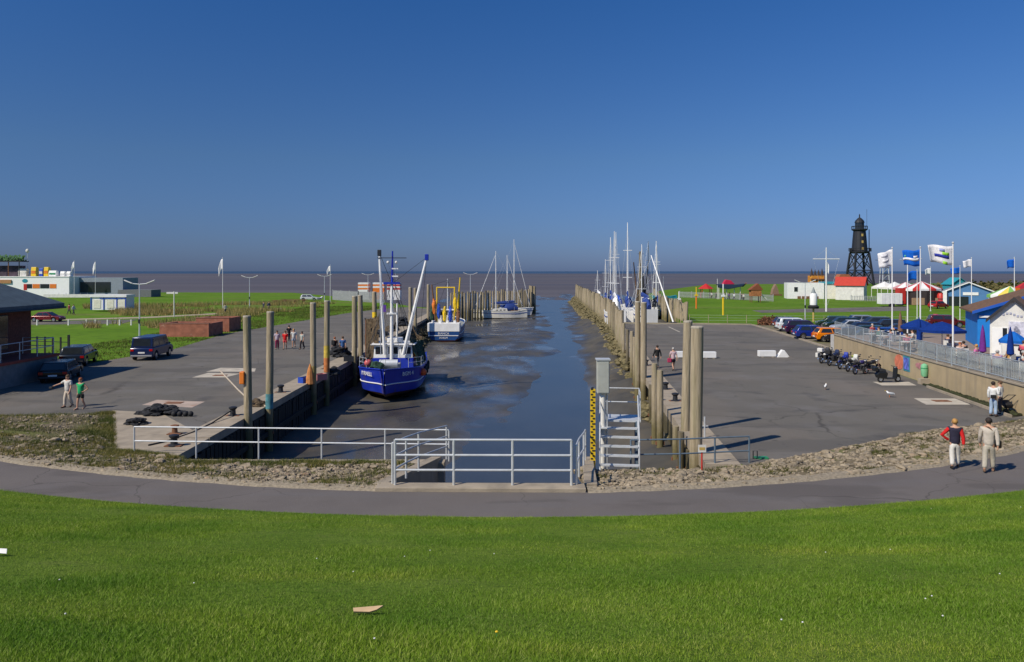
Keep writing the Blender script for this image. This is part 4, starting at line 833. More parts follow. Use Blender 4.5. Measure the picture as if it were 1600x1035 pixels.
car('dark blue estate car with silver roof rails behind the black coupe', P(124, 60.5), rad(106), (0.02, 0.03, 0.05), 4.5, 1.76, 1.5, 'suv')
car('dark red saloon car on the meadow road beyond the dark roof', P(74, 111), rad(0), (0.16, 0.01, 0.015), 4.4, 1.74, 1.4, 'saloon')
car('white car parked by the railing beyond the reeds', P(483, 190), rad(10), (0.7, 0.7, 0.7), 4.2, 1.75, 1.5, 'suv')
for i, (px0, py, col, kc, lab) in enumerate([(1277, 535.5, (0.8, 0.22, 0.0), 'hatch', 'bright orange hatchback parked at the end of the wall'), (1245, 531, (0.01, 0.03, 0.22), 'hatch', 'royal blue hatchback parked beside the orange one'), (1231, 523.5, (0.035, 0.012, 0.05), 'suv', 'dark purple off-road car parked between blue and white cars'), (1219.5, 519, (0.7, 0.72, 0.72), 'suv', 'white car parked behind the dark purple one'), (1212, 514.5, (0.09, 0.02, 0.03), 'hatch', 'dark maroon car at the grass end of the parking row')]):
    d = 8760/(py-424); x0 = P(px0, d)[0]; car(lab, (x0+2.1, d+0.9), rad(-4), col, 4.1 if kc == 'hatch' else 4.4, 1.75, 1.45 if kc == 'hatch' else 1.62, kc, ground=0.02)
for i, (px0, d, col, kc, lab, g) in enumerate([(1316, 96, (0.012, 0.03, 0.025), 'suv', 'dark green car in the back row near the grass', 0.3), (1328, 91, (0.45, 0.47, 0.5), 'saloon', 'silver car in the back row behind the orange hatchback', 0.3), (1345, 87, (0.015, 0.02, 0.05), 'suv', 'black car behind the wall railing beside the silver one', 0.3), (1352, 82, (0.02, 0.05, 0.045), 'hatch', 'dark teal car behind the wall railing', 0.3), (1375, 79, (0.01, 0.05, 0.25), 'hatch', 'blue car with a pale stripe behind the wall railing', 0.3), (1386, 92, (0.02, 0.022, 0.03), 'suv', 'charcoal car at the end of the back row', 0.3), (1338, 101, (0.25, 0.27, 0.3), 'hatch', 'grey car farthest back beside the grass', 0.2)]):
    car(lab, P(px0, d), rad(170+R.uniform(-6, 6)), col, 4.3, 1.76, 1.5, kc, ground=0.02)
for i, (px0, d, col, kc, lab, g) in enumerate([(1322, 78.5, (0.02, 0.02, 0.025), 'saloon', 'black saloon directly behind the end of the railing', 0.35), (1352, 75.5, (0.015, 0.03, 0.03), 'suv', 'dark green black car close behind the railing', 0.35), (1382, 75, (0.02, 0.03, 0.08), 'saloon', 'navy saloon close behind the railing near the flags', 0.35), (1405, 84, (0.03, 0.03, 0.035), 'suv', 'charcoal estate car behind the lettered flag pole', 0.35), (1366, 97, (0.05, 0.06, 0.07), 'hatch', 'slate grey hatchback in the back row near the trailer', 0.3), (1302, 99, (0.02, 0.05, 0.03), 'hatch', 'bottle green hatchback at the grass end of the back row', 0.2)]):
    car(lab, P(px0, d), rad(168+R.uniform(-8, 8)), col, 4.3, 1.76, 1.5, kc, ground=0.02)
car('dark red car with a red boot beside the blue terrace house', P(1478, 100), rad(-15), (0.1, 0.008, 0.012), 4.4, 1.8, 1.6, 'suv'); car('red car parked in front of the blue gabled booth', P(1466, 150), rad(30), (0.4, 0.02, 0.02), 4.2, 1.75, 1.5, 'hatch')
# --- motorcycles
def bike(label, loc, rz, col, fairing=True, cases=None, cruiser=False):
    root = thing('motorcycle', label, 'motorcycle', loc, rz, 'motorcycles parked along the wall'); cm = paint('bike_%d_%d_%d' % tuple(int(c*255) for c in col), col, 0.25); lean = 0
    for x in (-0.7, 0.72):
        wh = MB().torus((x, 0, 0.31), 0.26, 0.055, 'Y', 20, 6).build('wheel', black, root, True); MB().torus((x, 0, 0.31), 0.2, 0.018, 'Y', 18, 5).build('rim', chrome, wh)
        mb = MB()
        for i in range(6): a = i*math.pi/3; mb.tube([(x, 0, 0.31), (x+0.2*math.cos(a), 0, 0.31+0.2*math.sin(a))], 0.012, 4)
        mb.build('spokes', chrome, wh); MB().tube([(x+0.33*math.cos(a), 0, 0.31+0.33*math.sin(a)) for a in [0.5+i*0.3 for i in range(7)]], 0.035, 6, flat=2.0).build('mudguard', cm, root)
    MB().box((0.02, 0, 0.42), (0.46, 0.3, 0.34)).build('engine', dark, root, bevel=0.05); MB().tube([(0.6, 0, 0.85), (0.1, 0, 0.72), (-0.35, 0, 0.62), (-0.7, 0, 0.33)], 0.035, 6).build('frame', dark, root)
    MB().ball((0.17, 0, 0.82), (0.3, 0.16, 0.15), 12, 8).build('tank', cm, root, True); MB().tube([(-0.1, 0, 0.78), (-0.4, 0, 0.78), (-0.75, 0, 0.87)], [0.13, 0.14, 0.09], 8, flat=0.6).build('seat', black, root, True)
    for s in (-1, 1): MB().tube([(0.72, s*0.1, 0.31), (0.5, s*0.1, 0.95)], 0.028, 6).build('fork', chrome, root); MB().tube([(0.1, s*0.14, 0.3), (-0.3, s*0.17, 0.3), (-0.85, s*0.19, 0.38)], [0.035, 0.045, 0.055], 8).build('exhaust', chrome, root, True)
    MB().tube([(0.42, -0.38, 1.05), (0.5, -0.12, 1.0), (0.5, 0.12, 1.0), (0.42, 0.38, 1.05)], 0.02, 6).build('handlebar', dark, root); MB().ball((0.62, 0, 0.9), (0.1, 0.1, 0.1), 10, 6).build('headlight', lampw, root, True)
    for s in (-1, 1): MB().ball((0.44, s*0.36, 1.2), (0.02, 0.07, 0.05), 8, 5).build('mirror', dark, root)
    if fairing: MB().ext([(0.75, 0.78), (0.45, 0.7), (0.38, 0.98), (0.5, 1.22), (0.62, 1.1)], (0, -0.16, 0), (1, 0, 0), (0, 0, 1), (0, 0.32, 0)).build('fairing', cm, root, bevel=0.05)
    if cases:
        for s in (-1, 1): MB().box((-0.62, s*0.32, 0.65), (0.46, 0.2, 0.36)).build('pannier', cases, root, bevel=0.04)
        MB().box((-0.85, 0, 1.08), (0.36, 0.42, 0.3)).build('top_case', cases, root, bevel=0.05)
    return root
for i, (px_, py, col, fr, cs, rz_, lab) in enumerate([(1289, 567, (0.02, 0.02, 0.025), True, dirtyw, 205, 'touring motorcycle with white side cases beside the wall corner'), (1303, 571, (0.02, 0.03, 0.08), True, black, 200, 'black motorcycle with black cases second from the wall corner'), (1318, 576, (0.02, 0.04, 0.3), True, None, 205, 'bright blue motorcycle leaning along the wall'), (1332, 580, (0.6, 0.6, 0.55), True, None, 200, 'white motorcycle with a yellow jacket on its seat'), (1345, 584.5, (0.04, 0.03, 0.13), False, None, 195, 'dark violet motorcycle with bright chrome pipes'), (1362, 584, (0.02, 0.02, 0.025), False, None, 190, 'black naked motorcycle next to the red wall painting')]):
    o = bike(lab, P(px_, 8760/(py-424)), rad(rz_-160), col, fr, cs)
root = thing('jacket', 'yellow green rider jacket lying on the white motorcycle', 'jacket', P(1336, 57, 0.95)); mb = rock(77, 9, 6); mb.v = [(a*0.3, b*0.2, c*0.22) for a, b, c in mb.v]; mb.build('cloth', paint('hi_vis', (0.5, 0.6, 0.05)), root, True)
root = thing('scooter', 'dark scooter standing on the pale slab', 'scooter', P(1389, 50.4), rad(8))
for x in (-0.6, 0.62): wh = MB().torus((x, 0, 0.23), 0.17, 0.065, 'Y', 18, 6).build('wheel', black, root, True); MB().lathe([(0.12, -0.05), (0.12, 0.05)], n=12).build('rim', galv, wh).matrix_local = Matrix.Translation((x, 0, 0.23)) @ Matrix.Rotation(rad(90), 4, 'X')
sc_m = paint('scooter_black', (0.015, 0.017, 0.02), 0.25)
MB().ext([(-0.95, 0.55), (-0.85, 0.32), (-0.25, 0.25), (-0.15, 0.62), (-0.3, 0.74), (-0.8, 0.72)], (0, -0.18, 0), (1, 0, 0), (0, 0, 1), (0, 0.36, 0)).build('body', sc_m, root, bevel=0.06); MB().box((0.1, 0, 0.27), (0.62, 0.34, 0.07)).build('footboard', dark, root)
MB().ext([(0.36, 0.25), (0.46, 0.25), (0.52, 0.95), (0.42, 1.0)], (0, -0.2, 0), (1, 0, 0), (0, 0, 1), (0, 0.4, 0)).build('leg_shield', sc_m, root, bevel=0.03); MB().tube([(0.66, 0, 0.23), (0.46, 0, 1.02)], 0.035, 6).build('fork', dark, root)
MB().tube([(0.38, -0.32, 1.05), (0.46, 0, 1.02), (0.38, 0.32, 1.05)], 0.025, 6).build('handlebar', dark, root); MB().tube([(-0.25, 0, 0.76), (-0.55, 0, 0.8), (-0.88, 0, 0.8)], [0.13, 0.15, 0.1], 8, flat=0.6).build('seat', black, root, True)
MB().box((-0.98, 0, 0.9), (0.3, 0.34, 0.28)).build('top_case', sc_m, root, bevel=0.06); MB().ball((0.5, 0, 0.95), 0.09, 8, 6).build('headlight', lampw, root, True); MB().ball((0.62, 0, 0.45), (0.2, 0.09, 0.1), 8, 6).build('mudguard', sc_m, root, True)
# ================================================================== BOATS
def hull(root, L_, B, keel, sheer_s, sheer_b, mats, bow=0.55, stern=0.75, wl=0.0, stripe=None, names='hull', blunt=1.6):
    """bow along +x, x from 0 (stern) to L_; mats = (bottom, topside)"""
    ns = 17; rings = []
    for i in range(ns):
        t = i/(ns-1); x = L_*t
        b = B/2*(lerp(stern, 1, sm(0, 0.35, t)))*(1-sm(bow, 1.0, t)**blunt*0.985)
        sh = sheer_s+(sheer_b-sheer_s)*(t**2.2)+0.25*(1-sm(0, 0.25, t)); kz = keel+0.5*sm(0.72, 1.0, t)*(wl-keel)*1.3+0.35*(1-sm(0, 0.2, t))*(wl-keel)
        fl = 0.55+0.35*(1-sm(bow-0.1, 1, t))
        sec = [(0.02, kz), (b*fl*0.55, lerp(kz, wl, 0.28)), (b*fl*0.9, lerp(kz, wl, 0.62)), (b*lerp(fl, 1, 0.55), wl), (b*lerp(fl, 1, 0.75), lerp(wl, sh, 0.35)), (b*lerp(fl, 1, 0.9), lerp(wl, sh, 0.7)), (b, sh)]
        rings.append([(x+ (0.9*(z-wl)/(sheer_b-wl)*sm(0.8, 1, t)*0.6 if z > wl else 0), y, z) for y, z in sec])
    def strip(a, b, off=0.0):
        mb = MB()
        for s in (-1, 1):
            v = [(p[0], s*(p[1]+off), p[2]) for r in rings for p in r[a:b+1]]; k = b-a+1
            f = [(i*k+j, (i+1)*k+j, (i+1)*k+j+1, i*k+j+1) for i in range(ns-1) for j in range(k-1)]; mb.add(v, f)
        e_ = rings[0][a:b+1]; mb.add([(p[0], -p[1], p[2]) for p in e_]+[(p[0], p[1], p[2]) for p in e_], [(i, i+1, b-a+1+i+1, b-a+1+i) for i in range(b-a)])
        return mb
    strip(0, 3).build('hull_bottom', mats[0], root, True); strip(3, 6).build(names, mats[1], root, True)
    dk = MB(); v = []
    for r in rings: p = r[6]; v += [(p[0], -max(0.01, p[1]-0.1), p[2]-0.32), (p[0], max(0.01, p[1]-0.1), p[2]-0.32)]
    dk.add(v, [(2*i, 2*i+2, 2*i+3, 2*i+1) for i in range(ns-1)]); dk.build('deck', pm('deck_grey', (0.25, 0.26, 0.25), 0.8, var=0.15), root)
    for s in (-1, 1): MB().tube([(r[6][0], s*r[6][1], r[6][2]) for r in rings], 0.055, 6).build('gunwale', stripe[1] if stripe else mats[1], root, True)
    if stripe:
        for s in (-1, 1): MB().tube([(lerp(r[4][0], r[5][0], stripe[2]), s*(lerp(r[4][1], r[5][1], stripe[2])+0.015), lerp(r[4][2], r[5][2], stripe[2])) for r in rings], 0.045, 6).build('stripe', stripe[0], root, True)
    return rings
def line(root, a, b, r=0.015, m=dark, name='rigging_line', sag=0):
    a, b = Vector(a), Vector(b); pts = [a.lerp(b, t/4)-Vector((0, 0, sag*math.sin(math.pi*t/4))) for t in range(5)] if sag else [a, b]
    MB().tube(pts, r, 4).build(name, m, root)
def wheelhouse(root, c, s, m_up, m_lo, ro=0.15):
    x, y, z = c; lx, ly, lz = s
    MB().box((x, y, z+lz*0.24), (lx, ly, lz*0.48)).build('wheelhouse_base', m_lo, root, bevel=0.03); wu = MB().box((x, y, z+lz*0.74), (lx*0.98, ly*0.97, lz*0.52), taper=0.95).build('wheelhouse', m_up, root, bevel=0.03)
    MB().box((x, y, z+lz+0.04), (lx+ro*2, ly+ro*2, 0.09)).build('wheelhouse_roof', white, root, bevel=0.03)
    for sx in (-1, 1):
        for k in (-0.32, 0, 0.32): MB().box((x+sx*lx*0.485, y+k*ly, z+lz*0.78), (0.03, ly*0.23, lz*0.27)).build('window', glass, wu)
    for sy in (-1, 1):
        for k in (-0.27, 0.27): MB().box((x+k*lx, y+sy*ly*0.48, z+lz*0.78), (lx*0.3, 0.03, lz*0.27)).build('window', glass, wu)
    return wu
# --- blue cutter: bow towards the harbour head
cutblue = paint('cutter_blue', (0.012, 0.03, 0.36), 0.35); brownbot = pm('bottom_brown', (0.1, 0.055, 0.04), 0.8, var=0.3, scale=2)
root = thing('fishing_cutter', 'blue hulled fishing cutter with white wheelhouse lying at the quay', 'fishing boat', (-9.95, 70.6, 0), rad(-87.5))
rg1 = hull(root, 14.2, 4.9, -2.45, -0.4, 0.1, (brownbot, cutblue), 0.68, 0.85, -1.75, (white, cutblue, 0.1), blunt=2.6)
layer(cutblue, (0.1, 0.06, 0.05), 1.1, 0.62, 0.72, 0.7, stretch=(1.5, 1.5, 0.25)); layer(cutblue, (0.03, 0.06, 0.42), 0.7, 0.5, 0.7, 0.7)
wheelhouse(root, (8.4, 0.1, -0.55), (2.7, 3.2, 2.0), white, cutblue)
for s in (-1, 1):
    for i in (10, 12, 14): r_ = rg1[i][6]; MB().tube([(r_[0], s*(r_[1]-0.05), r_[2]), (r_[0], s*(r_[1]-0.05), r_[2]+0.75)], 0.022, 5).build('stanchion', galv, root)
    for k in (0.4, 0.75): MB().tube([(rg1[i][6][0], s*(rg1[i][6][1]-0.05), rg1[i][6][2]+k) for i in (10, 12, 14)], 0.018, 5).build('guard_rail', galv, root)
    for i in (4, 7, 9): r_ = rg1[i][5]; MB().torus((r_[0], s*(r_[1]+0.12), r_[2]-0.1), 0.3, 0.11, 'Y', 14, 6).build('tyre_fender', black, root, True)
for k in range(16):
    a = (9.7+R.uniform(-0.1, 0.1), R.uniform(-0.5, 0.5), R.uniform(5.0, 8.7)); b = (R.uniform(1, 13.5), R.choice((-1, 1))*R.uniform(0.6, 2.2), R.uniform(-0.1, 0.8)); line(root, a, b, 0.013, dark if k % 3 else galv)
MB().tube([(6.0, 0, 0), (5.8, 0, 4.6)], [0.1, 0.07], 8).build('mizzen_mast', white, root, True); MB().box((8.4, 0.1, 1.75), (1.2, 1.2, 0.35)).build('radar_box', white, root, bevel=0.04); MB().tube([(8.6, -0.9, 1.5), (8.6, -0.9, 2.6)], 0.09, 8).build('exhaust_pipe', dark, root)
for k in range(7): q = rock(400+k, 7, 5); q.v = [(R.uniform(0, 0.05)+2.5+k*0.6+a*0.5, (-1)**k*1.0+b*0.55, 0.2+c*0.7) for a, b, c in q.v]; q.build('net_bundle', (netm, netg, netb)[k % 3], root)
MB().box((11.2, 0, -0.1), (1.5, 1.6, 0.5)).build('hatch', pm('hatch_grey', (0.35, 0.35, 0.32), 0.7), root, bevel=0.05); MB().tube([(11.9, -0.7, 0.25), (11.9, 0.7, 0.25)], 0.3, 12).build('winch', galv, root, True)
MB().tube([(9.9, 0, -0.3), (9.75, 0, 6.4)], [0.15, 0.11], 10).build('mast', white, root, True); MB().tube([(9.75, 0.02, 6.2), (9.7, 0.05, 8.9)], [0.1, 0.06], 8).build('topmast', cutblue, root, True)
MB().box((9.72, 0, 8.35), (0.05, 2.3, 0.06)).build('yard', dark, root); MB().box((9.75, 0, 6.35), (0.4, 1.3, 0.16)).build('crosstree', cutblue, root); MB().box((9.8, 0, 3.95), (0.4, 0.75, 0.12)).build('spreader', white, root)
for k in (0.35, -0.3): MB().ball((9.72, k, 8.0), 0.12, 8, 6).build('lamp', dirtyw, root, True)
for z_ in (7.5, 6.9): MB().box((9.72, 0.25, z_), (0.2, 0.5, 0.1)).build('radar', white, root)
for s, top in ((-1, (9.6, -1.0, 8.75)), (1, (9.6, 2.75, 8.4))):
    base = (9.9, 0.95*s if s > 0 else -0.5, 0.4); base = (9.95, 0.55*s if s < 0 else 0.9, 0.7)
    bm_ = MB().tube([base, Vector(base).lerp(Vector(top), 0.5), top], [0.13, 0.12, 0.09], 8).build('boom', white, root, True); MB().box(top, (0.25, 0.3, 0.5)).build('boom_head', cutblue if s > 0 else dark, root, bevel=0.04)
    for k in (0.25, 0.45): line(root, top, (9.9+k, base[1]+0.25*s, 0.7), 0.018, galv)
    line(root, top, (9.72, 0, 6.3), 0.018); line(root, top, (3.0, 1.6*s, 0.5), 0.016)
MB().box((9.85, -0.55, 4.35), (0.18, 0.22, 0.55)).build('boom_joint', paint('violet', (0.12, 0.05, 0.3)), root); 
for p, q in (((9.7, 0, 8.6), (13.9, 0, 0.5)), ((9.7, 0, 8.6), (0.5, 0, 0.4)), ((9.75, 0, 6.3), (9.9, 2.3, -0.1)), ((9.75, 0, 6.3), (9.9, -2.3, -0.1)), ((9.75, 0, 6.3), (7.8, 2.3, -0.1)), ((9.7, 0, 6.2), (12.8, 1.0, 0.4))): line(root, p, q)
# trawl nets hauled up to dry beside the mast
def net(root, corners, m, name='drying_net', seed=0, nu=14, nv=10, bulge=0.25):
    a, b, c, d = map(Vector, corners); rr = random.Random(seed); v = []
    for i in range(nu):
        for j in range(nv):
            u, t = i/(nu-1), j/(nv-1); p = a.lerp(b, u).lerp(d.lerp(c, u), t); w_ = math.sin(u*9+seed)*bulge*(0.3+t)
            v.append((p.x+w_+rr.uniform(-0.05, 0.05), p.y+rr.uniform(-0.08, 0.08), p.z-0.25*math.sin(math.pi*u)*(1-t)+rr.uniform(-0.08, 0.08)))
    mb = MB(); mb.add(v, [(i*nv+j, (i+1)*nv+j, (i+1)*nv+j+1, i*nv+j+1) for i in range(nu-1) for j in range(nv-1) if rr.random() > 0.04]); o = mb.build(name, m, root)
    s = o.modifiers.new('thickness', 'SOLIDIFY'); s.thickness = 0.05; return o
net(root, ((7.0, -2.5, 3.4), (9.6, -1.0, 3.9), (9.4, -1.2, 0.3), (7.0, -2.4, 0.2)), netb, seed=1); net(root, ((4.0, -2.3, 3.2), (7.0, -2.5, 3.4), (7.0, -2.4, 0.2), (4.0, -2.2, 0.1)), netm, seed=2)
net(root, ((6.5, 2.2, 1.6), (9.9, 1.3, 2.2), (9.6, 2.1, -0.2), (6.5, 2.4, -0.2)), netg, seed=3); net(root, ((3.5, 1.0, 2.8), (6.5, 2.2, 1.7), (6.5, 2.4, -0.2), (3.0, 2.2, -0.2)), netb, seed=4)
for x_ in (4.0, 6.8, 9.4): MB().tube([(x_, -2.1, -0.3), (x_, -2.1, 3.4)], 0.05, 6).build('net_post', rust, root)
MB().ball((10.5, 2.5, -0.6), 0.3, 12, 8).build('fender', paint('fender_orange', (0.8, 0.12, 0.03)), root, True); MB().torus((8.9, 1.75, 0.55), 0.28, 0.07, 'Y', 16, 6).build('lifebuoy', orange, root, True)
MB().ball((12.4, -1.5, 0.35), 0.28, 10, 8).build('net_ball', paint('pink', (0.6, 0.12, 0.12)), root, True); heap_m = rock(5, 8, 6); heap_m.v = [(12.3+a*0.7, -0.9+b*0.6, 0.1+c*0.6) for a, b, c in heap_m.v]; heap_m.build('net_bundle', netg, root)
def side_point(rings, i, k, s): r = rings[i]; return r[k][0], s*(r[k][1]+0.03), r[k][2]
for s, word, size in ((-1, 'IYRNELL', 0.42), (1, 'BGM 4', 0.42)):
    i = 14; a = Vector(side_point(rg1, i-1, 5, s)); b = Vector(side_point(rg1, i+1, 5, s)); c = (a+b)/2+Vector((0.12, 0.13*s, 0.12)); d = (b-a) if s < 0 else (a-b)
    yaw = math.atan2(d.y, d.x); text(word, size, white, 'lettering', root, c, (rad(90), 0, yaw))
# --- white sterned cutter farther along
root = thing('fishing_cutter', 'blue and white fishing cutter with yellow derricks, white stern to the sluice', 'fishing boat', (-9.35, 105, 0), rad(89.5))
cb2 = paint('cutter_navy', (0.015, 0.06, 0.2), 0.4)
rg2 = hull(root, 13.5, 4.6, -2.75, -0.55, 0.5, (pm('bottom_red', (0.2, 0.06, 0.035), 0.8), cb2), 0.65, 0.92, -2.0, (white, white, 0.2))
MB().box((0.85, 0, -0.38), (2.1, 4.4, 1.15)).build('stern_house', white, root, bevel=0.05); MB().ext([(-2.15, -0.96), (2.15, -0.96), (2.05, -1.7), (1.6, -2.15), (-1.6, -2.15), (-2.05, -1.7)], (-0.16, 0, 0), (0, 1, 0), (0, 0, 1), (0.3, 0, 0)).build('transom', cb2, root, bevel=0.03); MB().box((-0.18, 0, -1.5), (0.06, 4.05, 0.09)).build('stripe', white, root)
for k in range(4): MB().box((0.3, -1.5+k, 0.36), (0.3, 0.35, 0.34)).build('vent', white, root, bevel=0.04)
wheelhouse(root, (4.0, 0, -0.1), (2.2, 2.2, 1.9), white, white)
text('BIANCA', 0.42, white, 'lettering', root, (-0.2, 0, -1.22), (rad(90), 0, rad(-90))); text('DORUM', 0.32, white, 'lettering', root, (-0.2, 0, -1.82), (rad(90), 0, rad(-90)))
for s in (-1, 1): MB().tube([(3.0, s*1.2, 0), (3.0, s*1.25, 5.0)], 0.1, 8).build('gallows_post', yellow, root, True); MB().tube([(4.0, s*1.5, 0.3), (3.6, s*1.75, 3), (3.4, s*2.0, 6.4 if s < 0 else 5.4)], [0.15, 0.14, 0.08], 8).build('derrick', yellow if s < 0 else brown, root, True)
MB().tube([(3.0, -1.3, 5.0), (3.0, 1.3, 5.0)], 0.09, 8).build('gallows_beam', yellow, root, True); MB().tube([(6, 0, 0), (6, 0, 6.2)], [0.12, 0.07], 8).build('mast', galv, root, True)
for k, (c, m) in enumerate([((2.4, 0.9, 1.6), blue), ((2.4, -1.35, 2.6), yellow), ((2.2, -0.7, 1.4), blue), ((2.5, 1.6, 2.4), orange), ((2.3, 0.1, 1.2), yellow), ((2.6, 1.9, 1.4), netg), ((2.4, -1.8, 0.9), rust)]):
    q = rock(200+k, 8, 7); q.v = [(c[0]+a*0.25, c[1]+b*0.3, c[2]+cc*1.9) for a, b, cc in q.v]; q.build('hanging_net', m, root)
for p, q in (((6, 0, 6.1), (13, 0, 0.8)), ((6, 0, 6.1), (0.5, 0, 0.5)), ((3.4, -2, 6.3), (6, 0, 6)), ((3.4, 2, 5.3), (6, 0, 6)), ((6, 0, 6), (6, 2.2, 0.2)), ((6, 0, 6), (6, -2.2, 0.2))): line(root, p, q, 0.02)
# --- yachts
navy = paint('sail_cover_blue', (0.02, 0.05, 0.22), 0.8); cream = paint('cream_hull', (0.72, 0.69, 0.6), 0.35)
def yacht(label, loc, rz, L_=9.5, mast=11.5, hm=white, cover=navy, z=-2.45, tent=None, mastm=white, zs=1.4):
    mast /= zs; root = thing('sailing_yacht', label, 'sailing boat', (loc[0], loc[1], z), rz); root.scale.z = zs; B = L_*0.32
    hull(root, L_, B, -0.25, 1.05, 1.35, (pm('antifoul', (0.09, 0.05, 0.05), 0.7), hm), 0.5, 0.72, 0.15, (navy, hm, 0.9))
    cb = MB().ext([(L_*0.36, 1.0), (L_*0.38, 1.5), (L_*0.62, 1.42), (L_*0.72, 1.05)], (0, -B*0.27, 0), (1, 0, 0), (0, 0, 1), (0, B*0.54, 0)).build('coachroof', hm, root, bevel=0.06)
    for s in (-1, 1):
        for k in range(3): MB().box((L_*(0.43+0.07*k), s*(B*0.27+0.004), 1.28), (0.42, 0.02, 0.14)).build('port_light', glass, cb)
    mx = L_*0.58; MB().tube([(mx, 0, 0.9), (mx, 0, mast)], [0.085, 0.055], 8).build('mast', mastm, root, True); MB().tube([(mx, 0, 2.1), (L_*0.16, 0, 2.05)], 0.055, 6).build('boom', mastm, root, True); MB().tube([(mx-0.1, 0, 2.3), (L_*0.4, 0, 2.25), (L_*0.18, 0, 2.15)], [0.2, 0.15, 0.08], 8).build('furled_sail', cover, root, True)
    for k in (0.45, 0.72): MB().tube([(mx, -0.75, mast*k), (mx, 0.75, mast*k)], 0.025, 5).build('spreader', mastm, root)
    for p, q in (((mx, 0, mast*0.98), (L_*0.99, 0, 1.4)), ((mx, 0, mast), (0.1, 0, 1.3)), ((mx, 0, mast*0.95), (mx, B*0.46, 1.1)), ((mx, 0, mast*0.95), (mx, -B*0.46, 1.1))): line(root, p, q, 0.014, galv, 'stay')
    MB().tube([(mx+0.12, 0, mast*0.93), (L_*0.97, 0, 1.7)], [0.03, 0.05], 6).build('furled_jib', white, root)
    for x_, y_ in ((L_*0.95, 0.3), (L_*0.95, -0.3), (0.3, B*0.3), (0.3, -B*0.3), (L_*0.5, B*0.46), (L_*0.5, -B*0.46), (L_*0.25, B*0.43), (L_*0.25, -B*0.43)): MB().tube([(x_, y_, 1.0), (x_, y_, 1.75)], 0.016, 4).build('stanchion', galv, root)
    if tent: MB().tube([(L_*0.16, 0, 1.3), (L_*0.24, 0, 1.55), (L_*0.38, 0, 1.6), (L_*0.41, 0, 1.4)], [0.35, 0.62, 0.6, 0.3], 10, flat=0.9).build('spray_hood', tent, root, True)
    MB().box((L_*0.2, 0, 1.05), (L_*0.2, B*0.4, 0.25)).build('cockpit', pm('teak', (0.3, 0.2, 0.11), 0.8), root)
    return root
a_ = math.atan2(15, 8.8)
yacht('white cream yacht with blue spray hood in front of the breakwater', P(747, 160), rad(10)+math.pi, 11.0, 14.0, cream, tent=navy).location = (*P(822, 160)[:2], -2.5)
yacht('white yacht with a bare mast behind the cream yacht', P(757, 161.5), rad(15), 8.5, 13.2, white, navy); yacht('tall masted white yacht close to the breakwater dolphin', P(766, 164.5), rad(12), 9, 16.6, white, navy, tent=navy)
YA = [(966, 113.5, 88, 10, 13.5, white, 'big white motor sailer in the marina behind the pile row', white), (962, 128, 92, 9, 13.2, cream, 'cream yacht moored behind the big white boat', navy), (972, 153, 95, 9.5, 15.4, white, 'white yacht with the tallest white mast in the marina', blue), (983, 122, 84, 9.5, 15.4, white, 'white yacht with blue mast cover in the marina', navy), (1019, 116, 100, 8, 11.5, white, 'small white yacht at the car quay end of the marina', navy), (1018, 140, 70, 9, 13, dirtyw, 'grey white yacht leaning towards the pile fence', dark), (1030, 150, 85, 8.5, 12.5, white, 'white yacht close beside the grass side pile fence', navy), (950, 168, 90, 8, 10, white, 'small distant yacht at the channel side of the marina', navy), (940, 188, 96, 8, 7.5, blue, 'blue hulled boat under a pale cover at the marina entrance', white), (1000, 168, 60, 9, 14, dark, 'dark hulled sailing boat with black masts in the marina', brown)]
for i_, (px_, d, az, L_, mh, hm, lab, cov) in enumerate(YA): yacht(lab, P(px_, d), rad(az), L_, mh+1.2, hm, cov, -1.2, zs=2.1 if d < 135 else 1.5, tent=cov if hm != dark else None, mastm=white if hm != dark else dark)
# dark rigged boat close to the car quay end
root = thing('fishing_smack', 'dark rigged old fishing boat with nets among the white yachts', 'fishing boat', (*P(1001, 124)[:2], 0), rad(80)); hull(root, 10, 3.6, -2.4, -0.5, 0.2, (brownbot, dark), 0.6, 0.8, -1.6, (white, brown, 0.0)); wheelhouse(root, (3.0, 0, -0.7), (2.2, 1.9, 1.9), dirtyw, brown)
for x_, t in ((4.6, 10.6), (2.2, 9.4)): MB().tube([(x_, 0, -0.5), (x_, 0.1, t)], [0.3, 0.2], 8).build('mast', pile_d, root, True)
for s in (-1, 1): MB().tube([(4.6, 0.4*s, 0.5), (4.3, 1.2*s, 8.8)], [0.12, 0.08], 8).build('boom', dark if s < 0 else brown, root, True)
q = rock(321, 9, 9); q.v = [(4.4+a*0.5, -0.1+b*0.55, 3.6+c*5.5) for a, b, c in q.v]; q.build('hanging_net', netm, root); q = rock(322, 9, 9); q.v = [(3.6+a*0.4, 0.5+b*0.45, 2.2+c*3.5) for a, b, c in q.v]; q.build('hanging_net', netb, root)
for p, q in (((4.6, 0, 10.5), (10, 0, 0.4)), ((4.6, 0, 10.5), (0.2, 0, 0)), ((4.6, 0, 10.4), (4.6, 1.8, 0)), ((4.6, 0, 10.4), (4.6, -1.8, 0)), ((4.3, -1.2, 8.8), (0.5, -1.2, 0.3)), ((4.3, 1.2, 8.8), (9.0, 1.0, 0.3))): line(root, p, q, 0.025, galv)
MB().box((4.6, 0, 10.2), (0.06, 1.0, 0.07)).build('yard', dark, root)
